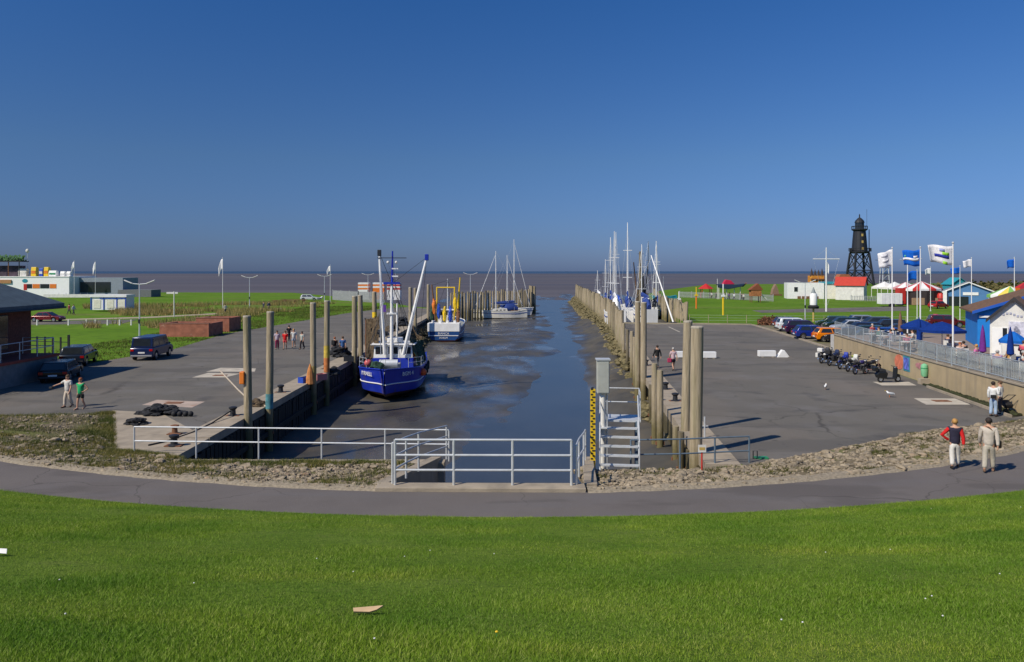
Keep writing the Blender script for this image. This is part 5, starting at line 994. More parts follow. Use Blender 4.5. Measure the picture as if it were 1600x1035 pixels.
# small blue dinghy hull standing on the grass edge
root = thing('dinghy', 'small bright blue dinghy with a thin mast on the grass', 'dinghy', (*P(1057, 175)[:2], 0.6), rad(180)); hull(root, 5.2, 1.9, -0.1, 0.95, 1.15, (blue, teal), 0.5, 0.7, 0.15, None); MB().tube([(3, 0, 0.5), (3, 0, 5.5)], 0.04, 6).build('mast', galv, root)
MB().box((1.3, 0, -0.35), (0.5, 1.6, 0.5)).build('trestle', brown, root); MB().box((3.8, 0, -0.35), (0.5, 1.4, 0.5)).build('trestle', brown, root)

root = thing('derrick_boom', 'white slanting derrick boom with stays at the marina end of the car quay', 'derrick', P(1052, 106.8)); dx = P(1017, 112)[0]-P(1052, 106.8)[0]
MB().tube([(0, 0, 0.2), (dx, 5, 9.6)], [0.12, 0.07], 8).build('boom', white, root, True); MB().box((0, 0, 0.12), (0.9, 0.9, 0.24)).build('foot', dark, root, bevel=0.03)
for k in (0.5, 0.75, 0.98): MB().tube([(dx*k, 5*k, 0.2+9.4*k), (dx-3.5, 6, 1.5)], 0.018, 4).build('stay', galv, root)
# ================================================================== TERRACE, WALL, HUTS (right)
TZ = 1.45
WL = [(29.6, 70.6), (27.3, 52.8), (25.9, 38.8), (24.9, 30.5)]
pav = pm('terrace_paving', (0.27, 0.21, 0.17), 0.9, var=0.12, scale=1.2, bump=0.3, bscale=20, world=True, spec=0.2)
mb = MB(); mb.prism([(29.9, 70.4), (27.65, 52.8), (26.25, 38.8), (25.3, 30.9), (80, 30.9), (80, 74), (50, 72)], -0.5, TZ-0.03); kind(mb.build('terrace', pav), 'structure')
root = thing('retaining_wall', 'beige concrete wall with streaks carrying the terrace and its railing', 'wall', (0, 0, 0))
for (x0, y0), (x1, y1) in zip(WL, WL[1:]):
    n = max(1, round(math.hypot(x1-x0, y1-y0)/2.9))
    for i in range(n):
        a, b = (i+0.004)/n, (i+0.996)/n; p, q = (lerp(x0, x1, a), lerp(y0, y1, a)), (lerp(x0, x1, b), lerp(y0, y1, b)); MB().prism([p, q, (q[0]+0.35, q[1]), (p[0]+0.35, p[1])], -0.4, TZ+R.uniform(-0.006, 0.006)).build('wall_panel', wallc, root)
MB().prism([(29.62, 70.65), (29.97, 70.65), (29.97, 71.4), (29.62, 71.4)], -0.2, TZ-0.01).build('end_pier', pm('pale_pier', (0.45, 0.43, 0.4), 0.85), root)
cp = [(x-0.06, y) for x, y in WL]
for (x0, y0), (x1, y1) in zip(cp, cp[1:]): MB().prism([(x0, y0-0.02), (x1, y1+0.02), (x1+0.47, y1+0.02), (x0+0.47, y0-0.02)], TZ+0.008, TZ+0.09).build('coping', concrete, root)
galvd = pm('terrace_rail', (0.36, 0.4, 0.42), 0.5, 0.3, var=0.1)
railing('terrace_railing', 'galvanised railing with upright bars on the beige terrace wall', [(x+0.1, y, TZ+0.09) for x, y in WL], 1.12, (0.12, 1.0), galvd, 1.9, 0.035, infill=True)
# windbreak panes behind the railing towards the white hut
root = thing('windbreak', 'row of clear panes behind the railing in front of the white hut', 'windbreak', (0, 0, 0))
gl = bpy.data.materials.new('clear_pane'); gl.use_nodes = True; b_ = gl.node_tree.nodes['Principled BSDF']; b_.inputs['Transmission Weight'].default_value = 0.85; b_.inputs['Roughness'].default_value = 0.15; b_.inputs['Base Color'].default_value = (0.75, 0.82, 0.82, 1)
for i in range(11):
    t0, t1 = i/11+0.004, (i+1)/11-0.004; a, b = Vector((27.75, 53, 0)), Vector((26.15, 37.5, 0)); p, q = a.lerp(b, t0), a.lerp(b, t1); MB().ext([(0, 0), ((q-p).length, 0), ((q-p).length, 0.92), (0, 0.92)], (p.x+0.22, p.y, TZ+0.12), (q-p).normalized(), (0, 0, 1), (0.012, 0, 0)).build('pane', gl, root)
# paintings and things on the wall
def wall_at(y): return interp([(30.5, 24.9), (38.8, 25.9), (52.8, 27.3), (70.6, 29.6)], y)
def on_wall(name, y, z, sx, sz, m, lab, cat, shape='rect'):
    x = wall_at(y)-0.03; root = thing(name, lab, cat, (x, y, z), math.atan2(1.5, 14)*-1+rad(0))
    poly = [(-sx/2, -sz/2), (sx/2, -sz/2), (sx/2, sz/2), (-sx/2, sz/2)] if shape == 'rect' else [(sx/2*math.cos(a), sz/2*math.sin(a)) for a in [i*math.pi/8 for i in range(16)]]
    MB().ext(poly, (0, 0, 0), (0, 1, 0), (0, 0, 1), (0.03, 0, 0)).build('panel', m, root); return root
on_wall('wall_painting', 54.6, 0.85, 1.6, 1.05, pm('salmon', (0.62, 0.18, 0.1), 0.8, var=0.2), 'orange red oval painting on the beige wall behind the bikes', 'painting', 'oval')
o = on_wall('wall_painting', 53.2, 0.9, 1.1, 1.05, pm('frame_teal', (0.05, 0.25, 0.3), 0.7), 'blue framed picture panel on the beige wall beside the scooter', 'painting'); MB().box((-0.02, 0, 0), (0.03, 0.8, 0.8)).build('picture', pm('picture_blue', (0.12, 0.16, 0.55), 0.6, var=0.5, scale=4), o)
o = on_wall('wall_painting', 51.0, 1.0, 1.5, 0.4, pm('fish_pink', (0.45, 0.2, 0.2), 0.7, var=0.3), 'pink painted fish shape on the beige wall above the slab', 'painting', 'oval'); MB().ext([(0, 0), (0.4, 0.25), (0.4, -0.25)], (-0.01, -1.05, 0), (0, 1, 0), (0, 0, 1), (0.03, 0, 0)).build('tail', brown, o)
root = thing('litter_bin', 'pale green litter bin hanging on the beige wall', 'litter bin', (wall_at(49.9)-0.22, 49.9, 0.45)); MB().lathe([(0.14, 0), (0.2, 0.1), (0.22, 0.5), (0.2, 0.75), (0.05, 0.85)], n=12).build('bin', pm('bin_green', (0.2, 0.5, 0.27), 0.5), root, True); MB().lathe([(0.225, 0.52), (0.225, 0.58)], n=12).build('rim', green, root); MB().tube([(0, 0, -0.4), (0, 0, 0.05)], 0.03, 6).build('post', dark, root)
# ditch along the wall; its shadow is put in as dark bed and lumps
kerbm = concrete
dt = thing('drain_trough', 'sunken planted trough with a low kerb along the beige wall', 'trough', (0, 0, 0))
ditch_shade_m = pm('ditch_shade', (0.035, 0.03, 0.018), 0.95, var=0.4, scale=3, bump=0.6, world=True)  # near-black colour standing in for the shadow in the ditch
MB().prism([(26.95, 49.4), (25.75, 38.7), (24.95, 38.3), (26.1, 48.2)], -0.02, 0.012).build('bed', ditch_shade_m, dt); MB().box((26.75, 49.7, 0.17), (0.8, 0.4, 0.36)).build('end_block', concrete, dt)
mb = MB()
for i in range(420):
    y = R.uniform(38.8, 49.2); x = wall_at(y)-R.uniform(0.1, 0.6); s = R.uniform(0.06, 0.17); k = rock(i, 5, 4); mb.add([(x+p[0]*s, y+p[1]*s, 0.05+max(-0.05, p[2]*s)) for p in k.v], k.f)
kind(mb.build('ditch_shade_lumps', pm('ditch_shade_lumps', (0.03, 0.035, 0.012), 0.95, var=0.5, scale=5, world=True), dt), 'stuff')  # dark lumps that thicken the painted shadow of the ditch
for i in range(4): MB().box((lerp(24.95, 26.1, (i+0.5)/4)-0.05, lerp(38.3, 48.2, (i+0.5)/4), 0.06), (0.12, 2.42, 0.14), rz=-math.atan2(1.15, 9.9)).build('kerb_stone', concrete, dt)
# --- flags and poles
def flag(root, pole_top, w_, h_, m, name='flag', droop=0.3, seed=0, dirx=-1):
    rr = random.Random(seed); nu, nv = 12, 7; v = []
    for i in range(nu):
        u = i/(nu-1)
        for j in range(nv):
            t = j/(nv-1); v.append((dirx*w_*u*(1-0.12*t*rr.uniform(0.8, 1)), 0.14*w_*math.sin(u*6.5+seed)*u, pole_top-t*h_*(1-0.12*u)-droop*u*u*h_+0.04*h_*math.sin(u*7+seed)))
    def part(a, b, c, d, mm, nm, off=0.0):
        mb = MB(); vv = []; idx = {}
        for i in range(a, b+1):
            for j in range(c, d+1):
                p = v[i*nv+j]; idx[i, j] = len(vv); vv.append((p[0], p[1]+off, p[2]))
        mb.add(vv, [(idx[i, j], idx[i+1, j], idx[i+1, j+1], idx[i, j+1]) for i in range(a, b) for j in range(c, d)]); o = mb.build(nm, mm, root, True); s = o.modifiers.new('thickness', 'SOLIDIFY'); s.thickness = 0.012; s.offset = 0; return o
    return part(0, nu-1, 0, nv-1, m, name), part
flagw = cloth((0.78, 0.76, 0.76)); flagb = cloth((0.01, 0.12, 0.55)); lime = cloth((0.3, 0.6, 0.05)); navyc = cloth((0.03, 0.04, 0.3))
def flagpole(px_, d, h, w_, fh, m, label, base=0.0, droop=0.2, seed=0, marks=None, r=0.06):
    root = thing('flagpole', label, 'flagpole', P(px_, d, base)); MB().tube([(0, 0, -0.05), (0, 0, h*0.5), (0, 0, h)], [r, r*0.85, r*0.6], 8).build('pole', white, root, True); MB().ball((0, 0, h+0.05), 0.08, 8, 6).build('finial', galv, root); MB().lathe([(0.16, 0), (0.16, 0.12), (0.08, 0.16)], n=10).build('base', galv, root)
    if fh:
        fo, part = flag(root, h-0.15, w_, fh, m, seed=seed, droop=droop)
        for a, b, c, d_, mm in (marks or []):
            for off in (-0.012, 0.012): part(a, b, c, d_, mm, 'emblem', off)
    return root
flagpole(1394, 64, 7.75, 1.15, 1.4, flagw, 'white flagpole with a white lettered flag near the parked cars', TZ, 0.25, 1, [(4, 9, 1, 2, cloth((0.66, 0.65, 0.68))), (3, 8, 3, 4, cloth((0.7, 0.68, 0.69)))])
flagpole(1438, 58, 7.6, 1.3, 1.25, flagb, 'white flagpole with a blue flag crossed by a white band', TZ, 0.05, 2, [(1, 11, 3, 4, flagw), (2, 5, 2, 3, flagw), (9, 10, 2, 3, cloth((0.1, 0.4, 0.3)))]); flagpole(1489, 50, 7.65, 1.65, 1.25, flagw, 'white flagpole with a white flag showing a green and blue emblem', TZ, -0.06, 3, [(2, 5, 2, 3, lime), (2, 8, 3, 4, navyc), (3, 5, 5, 6, lime), (4, 6, 1, 2, cloth((0.3, 0.35, 0.6)))])
for px_, d, h, w_, fh, m, lab in [(1418, 70, 6.8, 0, 0, None, 'bare white lamp pole between the white and blue flags'), (1433, 118, 7.5, 1.7, 1.4, flagb, 'far flagpole with a blue flag beside the red striped pavilion'), (1454, 140, 8.0, 1.1, 1.1, flagw, 'far flagpole with a small white flag above the red pavilion'), (1500, 108, 8.0, 1.3, 0.9, flagb, 'far flagpole with a blue flag in front of the blue booth'), (1518, 95, 8.9, 1.1, 0.95, flagw, 'flagpole with a drooping white flag beside the blue booth'), (1585, 98, 9.0, 1.0, 1.1, flagb, 'flagpole with a blue flag beside the striped tent'),
        (348, 139, 9.7, 0.75, 1.9, flagw, 'lone flagpole with a hanging white flag on the left meadow'), (516, 180, 8.7, 0.8, 1.3, flagw, 'flagpole with a white flag beside the white parked car'), (116, 215, 10.2, 0.8, 1.8, flagw, 'flagpole with a pale flag at the corner of the white restaurant'), (149, 215, 10.0, 0.8, 2.2, flagw, 'flagpole with a hanging white flag above the blue framed kiosk')]:
    flagpole(px_, d, h, w_, fh, m, lab, TZ if lab.startswith('bare') else 0, 0.9 if w_ and w_ < 0.9 else 0.25, int(px_) % 7)
o = [x for x in bpy.data.objects if x.get('label', '').startswith('bare white')][0]; MB().tube([(-0.7, 0, 6.9), (0, 0, 6.75), (1.3, 0, 7.0)], 0.04, 6).build('arm', galv, o)
# --- gabled houses
def gable(name, label, cat, loc, rz, W_, D_, eave, ridge, wall_m, roof_m, over=0.3, trim=None):
    """gable end faces -y"""
    root = thing(name, label, cat, loc, rz); h = W_/2
    MB().ext([(-h, 0), (h, 0), (h, eave), (0, ridge), (-h, eave)], (0, 0, 0), (1, 0, 0), (0, 0, 1), (0, D_, 0)).build('wall', wall_m, root)
    k = (ridge-eave)/h
    rf = MB()
    for s in (-1, 1): rf.ext([(0, ridge+0.03), (s*(h+over), eave-k*over+0.03), (s*(h+over), eave-k*over+0.15), (0, ridge+0.16)], (0, -over, 0), (1, 0, 0), (0, 0, 1), (0, D_+2*over, 0))
    ro = rf.build('roof', roof_m, root)
    if trim:
        for s in (-1, 1): MB().ext([(0, ridge-0.04), (s*(h+over), eave-k*over-0.06), (s*(h+over), eave-k*over+0.17), (0, ridge+0.19)], (0, -over-0.05, 0), (1, 0, 0), (0, 0, 1), (0, 0.045, 0)).build('bargeboard', trim, ro)
    return root
def win(root, c, w_, h_, frame=white, face='y', m=glass):
    f = MB().box(c, (w_+0.12, 0.06, h_+0.12) if face == 'y' else (0.06, w_+0.12, h_+0.12)).build('window', frame, root); d = (0, -0.025, 0) if face == 'y' else (0.025, 0, 0)
    MB().box([c[i]+d[i] for i in range(3)], (w_, 0.04, h_) if face == 'y' else (0.04, w_, h_)).build('pane', m, f); return f
browntile = pm('brown_tiles', (0.16, 0.09, 0.05), 0.85, var=0.25, scale=4, bump=0.4, bscale=9)
hut = gable('snack_hut', 'white wooden hut with brown gable roof and a painted picture panel', 'hut', (33.35, 51.0, TZ), rad(-37), 2.75, 4.2, 2.65, 3.95, dirtyw, browntile, 0.22, pm('dark_trim', (0.03, 0.028, 0.03), 0.7))
MB().box((0.15, -0.03, 1.75), (0.92, 0.05, 1.5)).build('picture_panel', pm('lilac_panel', (0.55, 0.54, 0.62), 0.7, var=0.25, scale=5), hut); q = rock(9, 9, 6); q.v = [(0.15+a*0.2, -0.06+b*0.01, 1.75+c*0.75) for a, b, c in q.v]; q.build('drawing', pm('drawing_grey', (0.2, 0.2, 0.26), 0.8, var=0.5, scale=12), hut); MB().box((0.15, -0.04, 0.97), (1.0, 0.08, 0.06)).build('shelf', dark, hut)
MB().box((-0.98, -0.03, 1.05), (0.55, 0.05, 2.0)).build('door', white, hut); MB().box((-0.8, -0.065, 1.0), (0.04, 0.03, 0.1)).build('handle', dark, [c for c in hut.children if c.name.startswith('door')][0]); win(hut, (-0.52, -0.02, 1.75), 0.25, 0.6)
for i in range(7): MB().box((-0.6+0.2*i, -0.02, 2.95+0.1*math.sin(i)), (0.13, 0.03, 0.13)).build('letter_mark', pm('faint_lettering', (0.35, 0.36, 0.45), 0.8), hut)
bh = gable('blue_restaurant', 'bright blue terrace house with low brown roof and white trim', 'house', (39.9, 57.6, TZ), rad(-24), 8.6, 7, 2.75, 4.25, paint('house_blue', (0.01, 0.2, 0.6), 0.6), browntile, 0.4, paint('trim_blue', (0.02, 0.1, 0.45)))
MB().box((0, -0.06, 2.35), (8.4, 0.1, 0.14)).build('trim_board', white, bh); MB().box((-3.2, -0.06, 1.2), (0.18, 0.1, 2.3)).build('trim_post', white, bh)
for x_ in (-2.3, -1.0, 0.3): win(bh, (x_, -0.03, 1.3), 0.9, 1.5)
MB().box((-0.6, -0.06, 3.35), (1.5, 0.08, 0.14)).build('sign_board', white, bh)
# --- parasols and terrace furniture
def parasol(label, x, y, m, r=1.5, h=2.55, closed=False, n=8):
    root = thing('parasol', label, 'parasol', (x, y, TZ)); MB().tube([(0, 0, 0), (0, 0, h)], 0.03, 8).build('pole', dirtyw, root); MB().lathe([(0.3, 0), (0.3, 0.1), (0.06, 0.16)], n=12).build('foot', concrete, root)
    if closed: MB().lathe([(0.05, 0.9), (0.2, 1.0), (0.17, 1.5), (0.1, 2.2), (0.02, h+0.05)], n=10).build('canopy', m, root, True)
    else:
        MB().lathe([(r, h-0.55), (r*0.55, h-0.25), (0.05, h), (0.02, h-0.05), (r*0.55, h-0.29), (r*0.98, h-0.58)], n=n).build('canopy', m, root)
        MB().lathe([(r*1.0, h-0.72), (r*1.005, h-0.55)], n=n).build('valance', m, root)
parblue = cloth((0.006, 0.032, 0.19))
parasol('large open blue parasol beside the flagpole with the green emblem', 29.4, 52.5, parblue, 1.5, 2.4); parasol('open blue parasol behind the large blue one', 30.2, 57, parblue, 1.3, 2.3); parasol('closed purple parasol at the terrace railing', 28.5, 46.5, cloth((0.16, 0.03, 0.22)), closed=True); parasol('closed dark blue parasol near the white hut', 29.2, 45.0, parblue, closed=True); parasol('closed blue parasol under the open blue canopy', 28.9, 54.5, parblue, closed=True); parasol('blue parasol tilted low beside the white hut corner', 31.2, 47.8, cloth((0.01, 0.12, 0.45)), 0.8, 2.1)
parasol('folded brown parasol beside the flagpole with lettered flag', 31.6, 62.5, cloth((0.2, 0.11, 0.07)), closed=True)
def table(x, y, lab):
    root = thing('terrace_table', lab, 'table', (x, y, TZ), 0, 'tables on the terrace'); MB().lathe([(0.45, 0.72), (0.45, 0.75)], n=14).build('top', dirtyw, root); MB().tube([(0, 0, 0), (0, 0, 0.72)], 0.04, 6).build('leg', galv, root); MB().lathe([(0.25, 0), (0.25, 0.03)], n=10).build('foot', dark, root)
def chair(x, y, rz):
    root = thing('terrace_chair', 'pale stacking chair at the terrace tables', 'chair', (x, y, TZ), rz, 'chairs on the terrace'); MB().box((0, 0, 0.44), (0.44, 0.42, 0.04)).build('seat', dirtyw, root); MB().box((0, -0.2, 0.68), (0.42, 0.03, 0.34)).build('backrest', dirtyw, root)
    for sx in (-1, 1):
        for sy in (-1, 1): MB().tube([(sx*0.19, sy*0.18, 0), (sx*0.19, sy*0.18, 0.44)], 0.015, 5).build('leg', galv, root)
TP = [(28.9, 47.8, (0.6, 0.16, 0.35), 'blond', 'seated person in pink top beside the closed purple parasol'), (29.3, 44.0, (0.55, 0.55, 0.5), 'grey', 'seated grey haired person near the closed dark blue parasol'), (28.2, 42.2, (0.05, 0.04, 0.06), 'dark', 'seated person in black in front of the white hut'), (30.2, 46.6, (0.5, 0.3, 0.1), 'brown', 'seated person in ochre between the closed parasols'), (29.4, 50.0, (0.03, 0.03, 0.04), 'dark', 'seated person in black under the large blue parasol'), (28.7, 49.2, (0.6, 0.5, 0.45), 'red', 'seated red haired person in cream at the railing'), (30.6, 53.5, (0.5, 0.3, 0.3), 'brown', 'seated person in rose under the blue canopy'), (31.3, 60, (0.55, 0.55, 0.53), 'dark', 'seated person in white near the folded brown parasol'), (32.0, 64.5, (0.04, 0.04, 0.05), 'brown', 'seated person in black beside the railing near the cars'), (31.2, 66.5, (0.4, 0.08, 0.1), 'grey', 'seated person in red at the car end of the terrace'), (30.0, 62.8, (0.1, 0.2, 0.15), 'brown', 'seated person in dark green near the lettered flag pole'), (29.7, 60.2, (0.3, 0.3, 0.45), 'dark', 'seated person in grey blue at the railing between two flag poles'), (32.6, 61.5, (0.5, 0.45, 0.4), 'blond', 'seated blond person in beige behind the folded brown parasol'), (29.0, 56.4, (0.45, 0.12, 0.2), 'dark', 'seated person in wine red beside the smaller open parasol'), (31.5, 55.5, (0.06, 0.07, 0.12), 'brown', 'seated person in navy between the two open parasols'), (28.0, 44.3, (0.45, 0.3, 0.5), 'grey', 'seated person in lilac at the railing before the white hut')]
for i, (x, y, c, hr, lab) in enumerate(TP):
    a = R.uniform(0, 6.3); person(lab, (x, y, TZ), a, 1.68, c, (0.06, 0.06, 0.08), hr, 'sit', 'short' if i % 2 else 'long'); chair(x+0.02, y, a); table(x-0.75*math.sin(a), y+0.75*math.cos(a), 'round pale table on the terrace')
person('person in coral pink jacket with black bag by the white hut', (30.4, 45.6, TZ), rad(-50), 1.7, (0.65, 0.1, 0.15), (0.3, 0.33, 0.42), 'brown', 'stand', 'long', arm={'r': 'bent', 'l': 'bent'}); bag('black bag hanging from the person in coral pink', (30.18, 45.45, TZ+1.05), (0.18, 0.22, 0.32), black)
person('person in black standing beside the one in coral pink', (30.85, 45.9, TZ), rad(120), 1.72, (0.03, 0.03, 0.03), (0.3, 0.4, 0.5), 'dark', 'stand', 'long')
root = thing('planter', 'long dark blue planter box in front of the white hut', 'planter', (31.3, 47.2, TZ)); MB().box((0, 0, 0.35), (1.6, 0.5, 0.6)).build('box', parblue, root, bevel=0.03); MB().box((0, 0, 0.68), (1.66, 0.56, 0.06)).build('rim', white, root)
# ================================================================== FAR RIGHT: MEADOW, PLAYGROUND, MARKET, LIGHTHOUSE
def wirefence(name, label, pts, h, step, m=pile_w, wires=3, r=0.05):
    root = thing(name, label, 'fence', (0, 0, 0))
    for (x0, y0), (x1, y1) in zip(pts, pts[1:]):
        n = max(1, round(math.hypot(x1-x0, y1-y0)/step))
        for i in range(n+1): MB().tube([(lerp(x0, x1, i/n), lerp(y0, y1, i/n), -0.1), (lerp(x0, x1, i/n), lerp(y0, y1, i/n), h)], r, 5).build('post', m, root)
        for k in range(wires): MB().tube([(x0, y0, h*(0.3+0.32*k)), (x1, y1, h*(0.3+0.32*k))], 0.012, 4).build('wire', galv, root)
    return root
wirefence('wire_fence', 'wire fence with pale posts along the meadow behind the car quay', [(25.2, 109), (46, 106.5), (62, 104)], 1.15, 2.6)
def palings(label, pts, h, m=galv, step=0.35):
    root = thing('paling_fence', label, 'fence', (0, 0, 0)); mb = MB()
    for (x0, y0), (x1, y1) in zip(pts, pts[1:]):
        L_ = math.hypot(x1-x0, y1-y0); n = int(L_/step)
        for i in range(n): mb.box((lerp(x0, x1, i/n), lerp(y0, y1, i/n), h/2), (0.13, 0.06, h))
        n = max(1, int(L_/4))
        for i in range(n+1): MB().box((lerp(x0, x1, i/n), lerp(y0, y1, i/n), h/2+0.1), (0.14, 0.14, h+0.2)).build('post', m, root)
        for k in (0.25, 0.8): MB().tube([(x0, y0+0.05, h*k), (x1, y1+0.05, h*k)], 0.04, 4).build('rail', m, root)
    kind(mb.build('palings', m, root), 'stuff')
grwood = pm('grey_wood', (0.36, 0.37, 0.37), 0.85, var=0.15)
palings('grey paling fence in front of the playground', [P(1062, 215)[:2], P(1140, 200)[:2], P(1208, 185)[:2]], 1.6, grwood); palings('grey fence on the fishing quay side beyond the meadow', [P(520, 196)[:2], P(560, 184)[:2], P(600, 176)[:2]], 2.4, grwood, 0.3); palings('low grey fence around the small red roofed house', [P(1330, 188)[:2], P(1376, 186)[:2]], 1.3, grwood)
def tallpost(px_, d, h, m, lab, m2=None): root = thing('yellow_post', lab, 'post', P(px_, d)); MB().tube([(0, 0, 0), (0, 0, h*0.62)], 0.16, 8).build('post', m, root); MB().tube([(0, 0, h*0.62), (0, 0, h)], 0.1, 8).build('upper_post', m2 or white, root); MB().box((0, 0, h*0.62), (0.6, 0.4, 0.3)).build('collar', m2 or white, root)
tallpost(1130, 127, 5.2, yellow, 'tall yellow and white post standing on the meadow'); tallpost(1088, 150, 4.2, orange, 'slim orange post on the meadow near the pile fence', yellow); tallpost(1061, 140, 3.6, yellow, 'short yellow post at the marina fence')
for k, (px_, d) in enumerate([(1196, 103.5), (1206, 104.5), (1214, 103)]):
    root = thing('shrub', 'low red brown shrub at the kerb beside the maroon car', 'shrub', P(px_, d), 0, 'shrubs at the car park corner'); mb = MB(); rr = random.Random(k)
    for i in range(260): a = rr.uniform(0, 6.3); q = math.sqrt(rr.random())*1.1; p = Vector((q*math.cos(a), q*math.sin(a)*0.7, rr.uniform(0.1, 1.25)*(1.1-q*0.5))); s = 0.12; mb.quad(p+Vector((-s, 0, rr.uniform(-s, s))), p+Vector((0, rr.uniform(-s, s), -s)), p+Vector((s, 0, rr.uniform(-s, s))), p+Vector((0, rr.uniform(-s, s), s)))
    mb.build('crown', pm('shrub_red', (0.16, 0.07, 0.035), 0.9, var=0.5, scale=3), root); MB().tube([(0, 0, -0.1), (0, 0, 0.6)], 0.05, 5).build('stem', brown, root)
# road strip across the meadow and sandy path on the left meadow
mb = MB(); mb.prism([P(1175, 143)[:2], P(1300, 152)[:2], P(1420, 160)[:2], P(1420, 142)[:2], P(1300, 137)[:2], P(1190, 135)[:2]], -0.1, 0.0); kind(mb.build('meadow_road', asphalt), 'structure')
sand = pm('sandy_path', (0.36, 0.3, 0.21), 0.95, var=0.15, scale=0.5, world=True); mb = MB(); mb.prism([P(-60, 118)[:2], P(95, 117)[:2], P(230, 123)[:2], P(350, 135)[:2], P(440, 152)[:2], P(440, 150)[:2], P(350, 131)[:2], P(230, 119.5)[:2], P(95, 114.5)[:2], P(-60, 114)[:2]], -0.1, 0.0); kind(mb.build('meadow_path', sand), 'structure')
mb = MB(); mb.prism([P(-60, 113)[:2], P(90, 113)[:2], P(215, 116)[:2], P(190, 107)[:2], P(60, 105)[:2], P(-60, 105)[:2]], -0.1, 0.0); kind(mb.build('meadow_road', asphalt), 'structure')
for k, px_ in enumerate((58, 107, 135, 149, 168, 187, 205)): o = tag(MB().box((0, 0, 0.35), (0.18, 0.18, 0.8), taper=0.8).build('bollard_post', dirtyw), 'short pale bollard along the meadow road', 'bollard', 'bollards along the meadow road'); o.location = P(px_, 104)
# cabins
ct = thing('container_cabin', 'long white container cabin with one window on the far meadow', 'cabin', P(1230, 204), rad(-12)); MB().span((0, 0, 0), (9.2, 6, 4.2)).build('wall', white, ct); MB().span((9.25, 0.4, 0), (16.2, 6, 3.9)).build('wall', cream, ct); MB().span((8.8, 0.1, 3.95), (16.4, 6.2, 4.5)).build('roof', teal, ct); win(ct, (2.2, -0.02, 2.5), 0.9, 1.2)
for i in range(5): MB().span((2.5+i*1.1, -1.0, 0.0), (3.3+i*1.1, -0.5, 0.7)).build('bench', brown, ct)
sh = gable('small_house', 'small grey white house with bright red roof beside the cabin', 'house', P(1352, 195), rad(58), 5.6, 6.6, 3.8, 5.7, dirtyw, paint('red_roof', (0.5, 0.05, 0.03), 0.7), 0.35); 
for k in (1.6, 4.2): win(sh, (2.83, k, 2.9), 0.7, 0.7, face='x')
root = thing('signal_mast', 'tall white mast with a crossyard on the meadow', 'mast', P(1291, 139)); MB().tube([(0, 0, 0), (0, 0, 8), (0, 0, 11.6)], [0.16, 0.13, 0.07], 8).build('mast', white, root, True); MB().tube([(-2.4, 0, 9.5), (2.4, 0, 9.5)], 0.08, 6).build('yard', white, root)
for s in (-1, 1): MB().tube([(2.3*s, 0, 9.5), (0, 0, 11.3)], 0.015, 4).build('stay', galv, root); MB().tube([(2.3*s, 0, 9.5), (0.1*s, 0, 0.5)], 0.012, 4).build('halyard', galv, root)
flag(root, 9.0, 0.5, 1.9, flagw, seed=4, dirx=1)
root = thing('buoy', 'old white and black buoy with a cone topmark on a post', 'buoy', P(1271, 111)); MB().tube([(0, 0, 0), (0, 0, 2.0)], 0.14, 8).build('post', pm('ochre', (0.5, 0.35, 0.1)), root); MB().lathe([(0.7, 1.9), (0.8, 2.2), (0.45, 2.45)], n=14).build('float_ring', black, root, True); MB().lathe([(0.5, 2.4), (0.52, 3.9), (0.4, 4.1)], n=14).build('body', white, root, True); MB().lathe([(0.36, 4.1), (0.03, 5.0)], n=12).build('topmark', pm('grey_cone', (0.25, 0.28, 0.28)), root)
# double arm lamps
def lamp(px_, d, h, lab, span=1.6):
    root = thing('street_lamp', lab, 'street lamp', P(px_, d)); MB().tube([(0, 0, 0), (0, 0, h*0.35), (0, 0, h)], [0.1, 0.075, 0.05], 8).build('pole', galv, root, True)
    for s in (-1, 1): MB().tube([(0, 0, h-0.05), (s*span*0.5, 0, h+0.02), (s*span, 0, h+0.4)], [0.05, 0.05, 0.04], 6).build('arm', galv, root); MB().box((s*span*0.72, 0, h+0.2), (span*0.55, 0.2, 0.1), ry=-s*0.38).build('lamp_head', dirtyw, root, bevel=0.03)
    MB().box((0, -0.09, h*0.36), (0.2, 0.12, 0.4)).build('box', dark, root)
for a in [(218, 79, 6.0, 'double armed street lamp behind the dark blue van'), (390, 147, 6.1, 'double armed street lamp on the meadow behind the brick walls'), (507, 172, 6.2, 'double armed street lamp beside the white parked car'), (575, 196, 6.4, 'double armed street lamp above the orange striped cabin'), (735, 172, 6.6, 'double armed street lamp behind the breakwater'), (1258, 115, 5.6, 'double armed street lamp beside the signal mast')]: lamp(*a)
# playground: raised ship, climbing horse, huts
ps = thing('play_ship', 'dark and red climbing ship raised on posts in the playground', 'play ship', P(1121, 200)); MB().ext([(0, 3.9), (0.6, 2.9), (3, 2.6), (6.5, 3.3), (7.4, 4.1), (5, 3.8), (2, 3.9)], (0, 0, 0), (1, 0, 0), (0, 0, 1), (0, 1.6, 0)).build('hull', pm('ship_navy', (0.02, 0.04, 0.08)), ps, bevel=0.1); MB().ext([(1.4, 3.85), (4.6, 3.85), (3.6, 4.9), (2.2, 5.1)], (0, 0.2, 0), (1, 0, 0), (0, 0, 1), (0, 1.2, 0)).build('canopy', paint('crimson', (0.55, 0.02, 0.07)), ps, bevel=0.1); MB().ext([(5.6, 3.5), (7.9, 4.3), (6.8, 3.2)], (0, 0.3, 0), (1, 0, 0), (0, 0, 1), (0, 0.9, 0)).build('beak', rust, ps)
for x_ in (0.6, 2.6, 4.6, 6.2): MB().tube([(x_, 0.8, 0), (x_, 0.8, 3.2)], 0.1, 6).build('post', dirtyw, ps)
MB().tube([(0.2, 0.8, 0), (0.2, 0.8, 5.3)], 0.06, 6).build('mast', white, ps)
